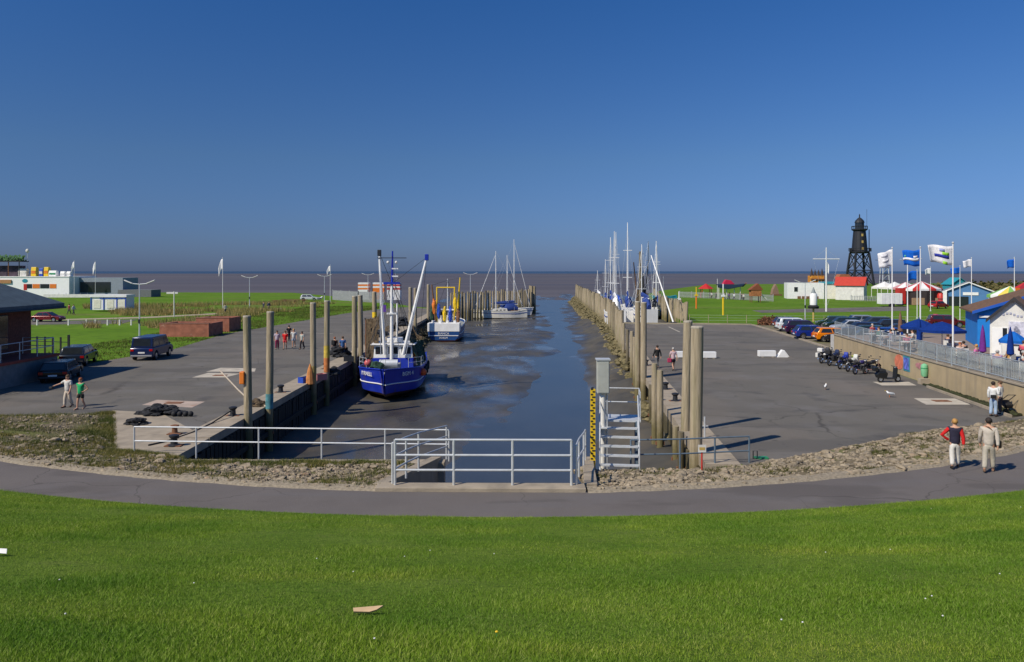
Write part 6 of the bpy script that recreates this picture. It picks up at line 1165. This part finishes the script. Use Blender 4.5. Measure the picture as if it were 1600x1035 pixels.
pr = thing('play_roof', 'red tented play structure beside the climbing ship', 'play structure', P(1103, 210)); MB().lathe([(2.2, 2.5), (1.2, 3.2), (0.1, 3.9)], n=8).build('roof', red, pr)
for a in range(4): MB().tube([(1.7*math.cos(a*1.57+0.7), 1.7*math.sin(a*1.57+0.7), 0), (1.7*math.cos(a*1.57+0.7), 1.7*math.sin(a*1.57+0.7), 2.8)], 0.1, 5).build('post', red, pr)
hs = thing('play_house', 'brown wooden climbing house with a white slide in the playground', 'play structure', P(1180, 180)); MB().box((0, 0, 2.2), (2.4, 1.8, 1.5)).build('cabin', pm('orange_wood', (0.35, 0.14, 0.05), 0.8, var=0.3), hs); MB().ext([(-1.6, 2.9), (1.6, 2.9), (0.4, 4.4)], (0, -1.0, 0), (1, 0, 0), (0, 0, 1), (0, 2.0, 0)).build('roof', pm('roof_rust', (0.22, 0.07, 0.03), 0.8), hs); MB().box((1.9, 0, 1.4), (2.2, 0.5, 0.12), ry=0.75).build('slide', white, hs)
for sx in (-1, 1):
    for sy in (-1, 1): MB().tube([(sx*1.0, sy*0.7, 0), (sx*1.0, sy*0.7, 1.6)], 0.1, 5).build('post', brown, hs)
bt = thing('beach_tent', 'small brown boat like play hut at the far fence', 'play structure', P(1212, 230)); MB().ext([(-1.1, 0), (1.1, 0), (0.8, 1.8), (0.1, 3.4), (-0.7, 1.9)], (0, 0, 0), (1, 0, 0), (0, 0, 1), (0, 1.8, 0)).build('cover', pm('tent_brown', (0.25, 0.16, 0.11), 0.8), bt); MB().box((0, -0.4, 0.2), (3.2, 1.2, 0.4)).build('base', brown, bt)
tw = thing('play_castle', 'orange wooden play castle with spiky roof behind the white cabin', 'play structure', P(1275, 222)); ow = paint('castle_orange', (0.6, 0.24, 0.03), 0.7, var=0.3, scale=1.0); MB().box((0, 0, 3.0), (3.6, 3, 6)).build('tower', ow, tw)
for x_ in (-1.5, -0.5, 0.5, 1.5): MB().lathe([(0.55, 5.9), (0.02, 7.6+0.4*abs(x_))], (x_, -0.6, 0), 6).build('spike', pm('dark_brown', (0.06, 0.04, 0.03)), tw); win(tw, (x_*0.9, -1.53, 4.7), 0.4, 0.8, ow)
MB().box((0, -1.6, 5.0), (4.4, 0.3, 0.3)).build('beam', rust, tw); t2 = thing('play_tower', 'red brown play tower roof behind the cream cabin', 'play structure', P(1317, 222)); MB().box((0, 0, 2.6), (3.2, 2.5, 5.2)).build('tower', rust, t2); MB().ext([(-2, 5.2), (2, 5.2), (1.2, 6.4), (-1.2, 6.4)], (0, -1.4, 0), (1, 0, 0), (0, 0, 1), (0, 2.8, 0)).build('roof', pm('roof_orange', (0.35, 0.12, 0.05), 0.8), t2)
for k, (px_, d, c) in enumerate([(1112, 205, (0.5, 0.5, 0.5)), (1119, 203, (0.05, 0.05, 0.08)), (1132, 200, (0.6, 0.6, 0.6)), (1139, 198, (0.1, 0.08, 0.2)), (1147, 196, (0.6, 0.62, 0.65)), (1159, 193, (0.04, 0.04, 0.05)), (1162, 192, (0.65, 0.63, 0.6))]):
    cn = ['grey', 'black', 'white', 'dark violet', 'pale blue', 'black coat', 'cream'][k]; person('distant visitor in %s among the play structures' % cn, P(px_, d), R.uniform(0, 6), 1.7, c, (0.06, 0.06, 0.09), 'brown', 'walk', 'long')
# lighthouse: black iron tower on four braced legs
lh = thing('lighthouse', 'black iron lighthouse tower standing on braced legs', 'lighthouse', P(1343, 400)); iron = pm('black_iron', (0.022, 0.024, 0.03), 0.6, 0.2, var=0.2)
lb, lt, zt = 5.2, 3.4, 16.8
for a in range(4):
    sx, sy = ((-1, -1), (1, -1), (1, 1), (-1, 1))[a]; MB().tube([(sx*lb, sy*lb, 0), (sx*lt, sy*lt, zt)], 0.62, 6).build('leg', iron, lh)
    tx, ty = ((-1, -1), (1, -1), (1, 1), (-1, 1))[(a+1) % 4]
    for za, zb in ((0, 7.8), (7.8, zt)):
        ra, rb = lerp(lb, lt, za/zt), lerp(lb, lt, zb/zt)
        MB().tube([(sx*ra, sy*ra, za), (tx*rb, ty*rb, zb)], 0.26, 5).build('brace', iron, lh); MB().tube([(tx*ra, ty*ra, za), (sx*rb, sy*rb, zb)], 0.26, 5).build('brace', iron, lh); MB().tube([(sx*rb, sy*rb, zb), (tx*rb, ty*rb, zb)], 0.28, 5).build('girder', iron, lh)
MB().lathe([(5.0, zt), (5.2, zt+0.4), (5.2, zt+0.9)], n=8).build('lower_gallery', iron, lh); MB().lathe([(3.9, zt+0.5), (3.4, 24), (3.0, 28.3)], n=16).build('tower', iron, lh); MB().lathe([(3.0, 28.2), (3.9, 28.8), (3.9, 29.2), (3.3, 29.3)], n=16).build('gallery', iron, lh)
for gz, gr in ((zt+0.9, 5.2), (29.2, 3.8)):
    for i in range(16): a = i*math.pi/8; MB().tube([(gr*math.cos(a), gr*math.sin(a), gz), (gr*math.cos(a), gr*math.sin(a), gz+1.5)], 0.12, 4).build('gallery_post', iron, lh)
    MB().torus((0, 0, gz+1.5), gr, 0.12, 'Z', 16, 4).build('gallery_rail', iron, lh)
MB().lathe([(2.2, 29.2), (2.1, 32.6)], n=12).build('lantern', glass, lh); MB().lathe([(2.5, 32.5), (2.1, 33.6), (0.9, 34.9), (0.3, 35.3), (0.3, 36.6), (0.05, 37.2)], n=12).build('dome', iron, lh)
for i in range(8): a = i*math.pi/4; MB().tube([(2.2*math.cos(a), 2.2*math.sin(a), 29.3), (2.15*math.cos(a), 2.15*math.sin(a), 32.7)], 0.16, 4).build('glazing_bar', iron, lh)
for z_ in (19.0, 22.5, 26): MB().box((0, -3.62+(z_-19)*0.06, z_), (0.9, 0.3, 1.3)).build('window', pm('ochre', (0.5, 0.35, 0.1)), lh)
MB().tube([(5.0, 0, zt), (5.0, 0, 29)], 0.22, 5).build('pipe', iron, lh); MB().tube([(3.8, 0, 29), (3.8, 0, 39.5)], 0.08, 4).build('antenna', iron, lh)
for x_ in (-5.0, 5.0): MB().box((x_, -1, zt+1.6), (1.1, 1.1, 1.8)).build('cabin', iron, lh)
rm = thing('radar_mast', 'grey lattice mast behind the white lettered flag', 'mast', P(1382, 360)); 
for sx, sy in ((-1, -1), (1, -1), (1, 1), (-1, 1)): MB().tube([(sx*1.6, sy*1.6, 0), (sx*1.2, sy*1.2, 11)], 0.2, 4).build('leg', galv, rm)
for z_ in (3, 6, 9, 11): MB().box((0, 0, z_), (3.2, 3.2, 0.25)).build('platform', dark, rm); MB().tube([(-1.4, -1.4, z_-2.5), (1.4, -1.4, z_)], 0.1, 4).build('brace', galv, rm)
MB().tube([(0, 0, 11), (0, 0, 16)], 0.1, 4).build('antenna', dark, rm); MB().box((-1.5, 0, 12.5), (5.5, 0.2, 0.2)).build('radar', dark, rm)
# market: pavilion, booths, tents, trailer
def stripes_roof(root, r, z0, z1, mats, n=16, c=(0, 0)):
    for i in range(n):
        a, b = 2*math.pi*i/n, 2*math.pi*(i+1)/n; MB().add([(c[0]+r*math.cos(a), c[1]+r*math.sin(a)*0.7, z0), (c[0]+r*math.cos(b), c[1]+r*math.sin(b)*0.7, z0), (c[0], c[1], z1), (c[0]+r*math.cos(a), c[1]+r*math.sin(a)*0.7, z0-0.5), (c[0]+r*math.cos(b), c[1]+r*math.sin(b)*0.7, z0-0.5)], [(0, 1, 2), (3, 4, 1, 0)]).build('roof_panel', mats[i % len(mats)], root)
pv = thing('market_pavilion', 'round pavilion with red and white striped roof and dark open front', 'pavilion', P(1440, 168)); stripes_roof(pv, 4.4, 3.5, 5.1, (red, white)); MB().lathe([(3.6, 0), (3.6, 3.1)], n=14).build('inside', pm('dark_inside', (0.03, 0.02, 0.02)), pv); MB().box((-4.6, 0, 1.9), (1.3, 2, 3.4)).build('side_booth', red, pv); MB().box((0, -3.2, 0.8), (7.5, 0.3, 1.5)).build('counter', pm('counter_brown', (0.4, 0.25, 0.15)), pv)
for a in range(6): MB().tube([(4.1*math.cos(a*1.047), 2.8*math.sin(a*1.047), 0), (4.1*math.cos(a*1.047), 2.8*math.sin(a*1.047), 3.3)], 0.09, 5).build('post', white, pv)
for k, (px_, d, lab) in enumerate([(1398, 210, 'far white canopy tent behind the white trailer'), (1415, 205, 'far pink and white canopy next to the striped pavilion'), (1382, 216, 'far white canopy beside the lattice mast')]): t = thing('market_tent', lab, 'tent', P(px_, d)); stripes_roof(t, 3.6, 2.9, 4.4, (white, paint('pale_pink', (0.6, 0.3, 0.3))) if k == 1 else (white, dirtyw), 10); [MB().tube([(2.8*sx, 1.8*sy, 0), (2.8*sx, 1.8*sy, 2.9)], 0.08, 5).build('post', white, t) for sx in (-1, 1) for sy in (-1, 1)]
bb = gable('blue_booth', 'blue market booth with white edged gable and white sign', 'booth', P(1514, 160), rad(-26), 9.0, 6, 3.0, 4.9, paint('booth_blue', (0.08, 0.2, 0.4), 0.6), pm('grey_roof', (0.22, 0.24, 0.26), 0.8), 0.4, white); MB().box((0.3, -0.06, 2.6), (2.8, 0.1, 0.6)).build('sign_board', white, bb); MB().box((-4.4, -0.4, 1.6), (0.7, 0.5, 3.1)).build('door_leaf', white, bb); MB().box((-1.9, -0.05, 1.0), (3.6, 0.1, 2.0)).build('opening', glass, bb)
bp = gable('turquoise_booth', 'small turquoise booth peeking out behind the blue booth', 'booth', P(1500, 185), 0, 4, 4, 4.2, 5.6, teal, teal, 0.3)
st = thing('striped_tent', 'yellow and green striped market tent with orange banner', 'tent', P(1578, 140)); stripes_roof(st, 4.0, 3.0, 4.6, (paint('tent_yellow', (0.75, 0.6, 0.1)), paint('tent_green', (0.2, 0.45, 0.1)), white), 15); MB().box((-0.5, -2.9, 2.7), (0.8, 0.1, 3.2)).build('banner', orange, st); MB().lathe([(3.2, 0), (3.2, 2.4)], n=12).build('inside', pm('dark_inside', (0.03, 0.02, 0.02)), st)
for a in range(6): MB().tube([(3.8*math.cos(a*1.047), 2.6*math.sin(a*1.047), 0), (3.8*math.cos(a*1.047), 2.6*math.sin(a*1.047), 2.9)], 0.08, 5).build('post', white, st)
rt = thing('striped_tent', 'red pointed tent at the end of the market row', 'tent', P(1604, 148)); stripes_roof(rt, 4.0, 3.2, 5.4, (red, paint('dark_red', (0.3, 0.02, 0.03))), 12); [MB().tube([(3*sx, 2*sy, 0), (3*sx, 2*sy, 3.0)], 0.08, 5).build('post', red, rt) for sx in (-1, 1) for sy in (-1, 1)]
tr = thing('trailer', 'white box trailer parked on the meadow below the flags', 'trailer', P(1390, 158)); MB().box((0, 0, 1.65), (4.3, 2.0, 2.2)).build('box', white, tr, bevel=0.05); MB().box((2.4, 0.6, 0.7), (0.9, 1.2, 1.0)).build('drawbar_box', dark, tr)
for s in (-1, 1): w_ = MB().lathe([(0.34, -0.1), (0.34, 0.1)], n=14).build('wheel', black, tr); w_.location = (0.3*s, -0.9, 0.34); w_.rotation_euler.x = rad(90)
for i in range(4): MB().box((-1.4+i*0.95, -1.01, 1.65), (0.03, 0.02, 2.1)).build('seam', galv, tr)
for k, (px_, d, h, lab) in enumerate([(1470, 165, 2.6, 'tall dark red vending box beside the striped pavilion'), (1462, 104, 1.5, 'red round kiosk barrel beside the dark red car')]): t = thing('market_box', lab, 'box', P(px_, d)); MB().lathe([(0.32*h, 0), (0.34*h, h*0.8), (0.2*h, h)], n=10).build('body', red, t, True); MB().lathe([(0.36*h, h*0.5), (0.36*h, h*0.56)], n=10).build('band', dark, t)
# dune scrub behind the market
mb = MB()
for i in range(5200):
    px_ = R.uniform(1395, 1680); d = R.uniform(205, 300); p = Vector(P(px_, d, 0)); hgt = 3.2*sm(1395, 1500, px_)*R.uniform(0.5, 1.1)+0.4; p.z = R.uniform(0, hgt); s = R.uniform(0.3, 0.8); mb.quad(p+Vector((-s, 0, R.uniform(-s, s)*0.5)), p+Vector((0, R.uniform(-s, s), -s*0.5)), p+Vector((s, 0, R.uniform(-s, s)*0.5)), p+Vector((0, R.uniform(-s, s), s*0.6)))
tag(kind(mb.build('dune_scrub', pm('scrub', (0.06, 0.065, 0.02), 0.95, var=0.5, scale=0.3, world=True, col2=(0.17, 0.13, 0.045))), 'stuff'), 'brown green scrub on the dune behind the market booths', 'scrub')
# ================================================================== FAR LEFT
# restaurant with dark hipped roof on a raised terrace
rs = thing('restaurant', 'restaurant with low dark blue grey hipped roof on a raised brick terrace', 'building', (0, 0, 0)); slate = pm('slate_roof', (0.075, 0.105, 0.125), 0.7, var=0.15, scale=2.5, bump=0.3, stretch=(1, 1, 1)); bri = pm('dark_brick', (0.14, 0.05, 0.035), 0.85, var=0.3, scale=6, bump=0.2)
MB().span((-60, 44, 0), (-31.6, 53.4, 1.42)).build('terrace_base', pm('plinth_grey', (0.2, 0.2, 0.2), 0.85), rs); MB().span((-60.02, 43.9, 1.425), (-31.5, 53.5, 1.6)).build('terrace_edge', pm('brick_edge', (0.3, 0.06, 0.04), 0.8), rs); MB().span((-58, 45.5, 0), (-34.0, 54.3, 4.85)).build('wall', bri, rs)
ex, ey0, ey1 = -32.4, 43.5, 55.6; MB().add([(-60, ey0, 4.75), (ex, ey0, 4.75), (ex, ey1, 4.75), (-60, ey1, 4.75), (-60, ey0, 5.0), (ex, ey0, 5.0), (ex, ey1, 5.0), (-60, ey1, 5.0), (-60, (ey0+ey1)/2, 8.2), (ex-6.05, (ey0+ey1)/2, 8.2)], [(3, 2, 1, 0), (0, 1, 5, 4), (1, 2, 6, 5), (2, 3, 7, 6), (4, 5, 9, 8), (5, 6, 9), (6, 7, 8, 9), (3, 0, 4, 8, 7)]).build('roof', slate, rs)
for y_ in (46.3, 47.9, 49.5, 51.1): win(rs, (-33.98, y_, 3.2), 1.2, 2.2, pm('dark_frame', (0.03, 0.035, 0.05)), 'x')
MB().tube([(-32.3, 43.5, 4.7), (-32.3, 55.6, 4.7)], 0.07, 6).build('gutter', dark, rs)
railing('terrace_railing', 'thin metal railing along the raised restaurant terrace', [(-31.75, 44, 1.6), (-31.75, 53.2, 1.6), (-33.9, 53.2, 1.6)], 1.1, (0.5, 1.0), galv, 1.9, 0.03)
palings('dark rail fence round the yard behind the restaurant terrace', [(-35.5, 61.5), (-44, 64)], 2.0, dark, 0.8)
# brick enclosures
brick = pm('red_brick', (0.33, 0.12, 0.075), 0.9, var=0.25, scale=1.5, bump=0.25, bscale=20); layer(brick, (0.45, 0.3, 0.22), 3, 0.6, 0.75, 0.6)
def enclosure(label, x0, x1, d, h, dep):
    root = thing('brick_enclosure', label, 'wall', (x0, d, 0)); L_ = x1-x0; MB().span((0, 0, -0.1), (L_, 0.3, h)).build('front_wall', brick, root); MB().span((L_-0.3, 0.302, -0.1), (L_, dep, h+0.003)).build('side_wall', brick, root); MB().span((0, 0.302, -0.1), (0.3, dep, h)).build('side_wall', brick, root); MB().span((0.302, dep-0.3, -0.1), (L_-0.302, dep, h)).build('back_wall', brick, root); MB().span((-0.04, -0.04, h+0.005), (L_+0.04, 0.34, h+0.07)).build('coping', pm('brick_coping', (0.3, 0.14, 0.1), 0.9), root)
enclosure('nearer red brick enclosure beside the blue van', P(249, 85.5)[0], P(326, 85.5)[0], 85.5, 1.45, 4.2); enclosure('farther red brick enclosure behind the first', P(306, 92.5)[0], P(358, 92.5)[0], 92.5, 1.65, 4.0)
# white beach restaurant
WZ = 215
wr = thing('beach_restaurant', 'long white flat roofed restaurant with orange and dark window band', 'building', P(-60, WZ)); L2 = P(108, WZ)[0]-P(-60, WZ)[0]
MB().span((0, 0, 0), (L2, 14, 5.6)).build('wall', paint('fresh_white', (0.9, 0.89, 0.86), var=0.03), wr); MB().span((-0.1, -0.12, 5.6), (L2+0.1, 14.1, 5.85)).build('parapet', white, wr); MB().span((L2+0.02, 5, 0), (L2+12.5, 14, 5.4)).build('side_wing', pm('wing_grey', (0.25, 0.29, 0.33), 0.7), wr); MB().span((L2+0.3, 4.9, 1.2), (L2+9, 5.02, 4.2)).build('window_front', glass, wr)
for a, b, m in ((42, 50, glass), (51, 62, orange), (63, 77, glass), (78, 88, orange)): x0 = P(a, WZ)[0]-P(-60, WZ)[0]; x1 = P(b, WZ)[0]-P(-60, WZ)[0]; MB().span((x0, -0.06, 2.5), (x1, 0.02, 3.7)).build('window' if m == glass else 'window_panel', m, wr)
x0 = P(37, WZ)[0]-P(-60, WZ)[0]; MB().span((x0, -0.06, 2.0), (x0+0.9, 0.02, 3.7)).build('door', red, wr); MB().ext([(0.8*math.cos(i*0.5236), 0.55*math.sin(i*0.5236)) for i in range(12)], (P(39, WZ)[0]-P(-60, WZ)[0], -0.05, 4.6), (1, 0, 0), (0, 0, 1), (0, 0.05, 0)).build('emblem', teal, wr); MB().span((0, -0.3, 3.9), (P(18, WZ)[0]-P(-60, WZ)[0], -0.02, 4.9)).build('orange_band', pm('tan_band', (0.4, 0.2, 0.08)), wr)
for k in range(9): MB().tube([(L2-2+k*2.0, -1.5, 0), (L2-2+k*2.0, -1.5, 1.3)], 0.05, 4).build('rail_post', galv, wr)
MB().span((L2-6.0, -2.0, 0.0), (L2+18, -1.7, 0.9)).build('low_wall', dirtyw, wr); MB().span((L2+12.6, 2, 0), (L2+22, 8, 2.0)).build('annex', pm('annex_grey', (0.15, 0.16, 0.16), 0.8), wr)
for px_, m, wpx, h_, lab in ((54.5, yellow, 8, 2.6, 'yellow hooded beach chair at the roof edge beside the white frame'), (66, blue, 6, 2.3, 'blue hooded beach chair on the restaurant roof'), (74, yellow, 7, 2.6, 'yellow hooded beach chair next to the blue one'), (84, white, 12, 1.6, 'low white hooded seat with a green cushion on the roof'), (99.5, white, 7, 1.4, 'white planter box on the restaurant roof'), (109, white, 6, 1.4, 'white planter box at the roof corner'), (37, dirtyw, 13, 2.2, 'white framed glass windscreen on the restaurant roof')):
    t = thing('hooded_beach_chair' if 'chair' in lab or 'seat' in lab else 'planter_box' if 'planter' in lab else 'glass_windscreen', lab, 'beach chair' if 'chair' in lab or 'seat' in lab else 'planter' if 'planter' in lab else 'windscreen', P(px_, WZ+2.2, 5.86)); w_ = wpx*WZ/1200; MB().ext([(-0.7, 0), (0.7, 0), (0.7, h_*0.75), (0.4, h_), (-0.5, h_), (-0.7, h_*0.6)], (-w_/2, 0, 0), (0, 1, 0), (0, 0, 1), (w_, 0, 0)).build('shell', m, t, bevel=0.08); MB().box((0, -0.72, h_*0.45), (w_*0.8, 0.06, h_*0.3)).build('cushion', green if 'green' in lab else orange if m == yellow else dirtyw, t)
pg = thing('roof_pergola', 'dark pergola with plants on the restaurant roof', 'pergola', P(8, WZ+2, 5.86)); MB().box((-1, 0, 4.2), (13, 4, 0.3)).build('deck', dark, pg)
for x_ in (-7, -4, -1, 2, 5): MB().tube([(x_, -1.6, 0), (x_, -1.6, 4.1)], 0.14, 5).build('post', dark if x_ % 2 else rust, pg)
MB().box((-1, 0.5, 1.5), (12, 1.5, 3.0)).build('bar', pm('bar_dark', (0.06, 0.04, 0.06), 0.7, var=0.5, scale=0.6), pg)
q = MB()
for i in range(300): p = Vector((R.uniform(-7, 5), R.uniform(-1.5, 1.5), 4.4+R.uniform(0, 1.6)*abs(math.sin(i)))); s = 0.35; q.quad(p+Vector((-s, 0, 0)), p+Vector((0, 0, -s)), p+Vector((s, 0, 0.1)), p+Vector((0, 0.1, s)))
q.build('plants', pm('roof_plants', (0.06, 0.14, 0.05), 0.9, var=0.5, scale=1), pg); fp = thing('finial_lamp', 'globe lamp on a thin pole above the white restaurant', 'lamp', P(43, WZ+3, 5.86)); MB().tube([(0, 0, 0), (0, 0, 7)], 0.06, 5).build('pole', galv, fp); MB().ball((0, 0, 7.2), (0.5, 0.5, 0.6), 8, 6).build('globe', cream, fp)
# kiosk
kk = thing('kiosk', 'white kiosk with blue frame and shuttered panels on the meadow', 'kiosk', P(142, 139)); W_ = 55*139/1200; MB().span((0, 0, 0.3), (W_, 3, 2.6)).build('wall', white, kk); MB().span((-0.15, -0.2, 2.6), (W_+0.15, 3.1, 3.05)).build('roof', white, kk)
for x_ in (0.05, W_*0.37, W_*0.74, W_-0.05): MB().box((x_, -0.04, 1.5), (0.16, 0.12, 2.4)).build('frame_post', blue, kk)
MB().box((W_*0.62, -0.05, 2.4), (W_*0.74, 0.1, 0.16)).build('frame_beam', blue, kk)
for x_ in (0.18, 0.55, 0.87): MB().box((W_*x_, -0.03, 1.35), (W_*0.2, 0.05, 1.5)).build('shutter', pm('pale_yellow', (0.7, 0.68, 0.55), 0.7), kk)
for k, (px_, py, c, lab) in enumerate([(108, 491, (0.2, 0.05, 0.05), 'walker in dark red on the meadow road'), (115, 492, (0.5, 0.52, 0.6), 'walker in pale blue on the meadow road'), (352, 491, (0.6, 0.55, 0.5), 'walker in cream beneath the lone white flag'), (412, 486, (0.05, 0.06, 0.08), 'cyclist in black resting on the meadow path'), (420, 486, (0.1, 0.12, 0.16), 'cyclist in dark blue resting on the meadow path'), (474, 470, (0.5, 0.12, 0.15), 'walker in pink beside the white parked car')]): person(lab, P(px_, 8760/(py-424)), R.uniform(0, 6), 1.72, c, (0.05, 0.05, 0.07), 'brown', 'walk', 'long')
root = thing('signpost', 'tall white signpost with a short arm above the reeds', 'sign', P(272, 122)); MB().tube([(0, 0, 0), (0, 0, 4.1)], 0.09, 6).build('post', dirtyw, root); MB().box((-0.3, 0, 3.85), (1.8, 0.06, 0.28)).build('arm', dirtyw, root)
for k in range(2): root = thing('picnic_bench', ['long brown picnic bench among the reeds', 'second brown bench behind the first among the reeds'][k], 'bench', P(446+14*k, 172+6*k)); MB().box((0, 0, 0.75), (6, 0.9, 0.1)).build('table_top', brown, root); [MB().box((0, s*0.9, 0.45), (6, 0.3, 0.08)).build('seat', brown, root) for s in (-1, 1)]; [MB().box((s*2.2, 0, 0.36), (0.15, 1.9, 0.74)).build('leg', brown, root) for s in (-1, 1)]
for px_, d, lab, w_ in ((569, 198, 'small cabin with orange and white striped walls beyond the fence', 2.7), (592, 198, 'orange red cabin beside the striped cabin', 2.9), (616, 196, 'white and red cabin behind the blue cutter mast', 3.3)):
    t = thing('beach_cabin', lab, 'cabin', P(px_, d)); MB().box((0, 0, 1.3), (w_, 2.5, 2.6)).build('base', white if 'orange red' not in lab else orange, t)
    for k in range(4): MB().box((0, 0, 2.8+0.45*k), (w_, 2.5, 0.44)).build('band', (orange, white)[k % 2] if 'white and red' not in lab else (red, dirtyw)[k % 2], t)
# ================================================================== SMALL THINGS ON THE LAWN AND QUAY
pc = P(575, 7.75); lz = lawnz(pc[0], pc[1]); root = thing('cardboard_piece', 'torn beige piece of cardboard lying on the lawn', 'litter', (pc[0], pc[1], lz+0.045), rad(4)); MB().ext([(-0.15, 0.02), (0.15, 0.04), (0.09, -0.01), (0.02, -0.035), (-0.14, -0.025)], (0, 0, 0), (1, 0, 0), (0, 0.9, 0.42), (0, -0.012, 0.02)).build('sheet', pm('cardboard', (0.55, 0.38, 0.22), 0.9, var=0.1, scale=12), root)
pc = P(1, 11.1); root = tag(MB().ext([(-0.12, 0), (0.1, -0.02), (0.06, 0.07), (-0.1, 0.08)], (0, 0, 0), (1, 0, 0), (0, 0.8, 0.5), (0, -0.01, 0.01)).build('paper_scrap', white), 'white paper scrap lying on the lawn', 'litter'); root.location = (pc[0], pc[1], lawnz(pc[0], pc[1])+0.05)
dm = MB(); dm.lathe([(0.0095, 0.0), (0.008, 0.006)], (0, 0, 0.055), 8); dmesh = dm.mesh('daisy', white)
dn_ = [(495, 880), (552, 900), (632, 876), (585, 1005), (93, 921), (303, 922), (102, 973), (222, 804), (349, 808), (1221, 978), (1254, 983), (1391, 872), (1446, 948), (1456, 944), (1473, 976), (1562, 915), (1572, 795), (1595, 820), (1290, 875), (1450, 798), (672, 866), (772, 871), (1455, 815)]
for px_, py in dn_:
    d = 1920/(py-712); d = max(4.5, d); X = P(px_, d)[0]; d = d*(1+0.0*X); X, Y = P(px_, d)[:2]; o = link('daisy', dmesh, None, (X, Y, lawnz(X, Y))); tag(o, 'small white daisy growing in the lawn', 'daisy', 'daisies in the lawn'); MB
dl = thing('dandelion', 'single yellow dandelion flower in the lawn', 'flower', (*P(776, 6.8)[:2], lawnz(*P(776, 6.8)[:2]))); MB().lathe([(0.013, 0.05), (0.015, 0.056), (0.008, 0.062)], n=10).build('flower', yellow, dl); MB().tube([(0, 0, 0), (0, 0, 0.052)], 0.003, 4).build('stalk', green, dl)
def gull(label, loc, rz):
    root = thing('gull', label, 'gull', loc, rz); sk = skin_obj('body', [(-0.17, 0, 0.2), (-0.05, 0, 0.2), (0.06, 0, 0.23), (0.13, 0, 0.31), (0.17, 0, 0.36), (-0.28, 0, 0.2)], [(0, 1), (1, 2), (2, 3), (3, 4), (0, 5)], [0.05, 0.085, 0.075, 0.045, 0.045, 0.02], white, root, 1, 1); MB().tube([(0.2, 0, 0.36), (0.27, 0, 0.345)], [0.016, 0.005], 6).build('beak', yellow, root)
    for s in (-1, 1): MB().ball((-0.08, s*0.07, 0.23), (0.18, 0.025, 0.06), 8, 5).build('wing', pm('gull_grey', (0.3, 0.32, 0.34)), root, True); MB().tube([(0, s*0.03, 0), (0, s*0.03, 0.14)], 0.008, 4).build('leg', orange, root)
gull('white gull standing on the asphalt before the motorcycles', P(1290, 8760/(609-424)), 1.0); gull('white gull standing on the asphalt before the scooter', P(1390, 8760/(621-424)), 2.5); gull('gull perched on the tall grey mooring pile', (LEFT+0.35, 51.6, 5.25), 0.4)
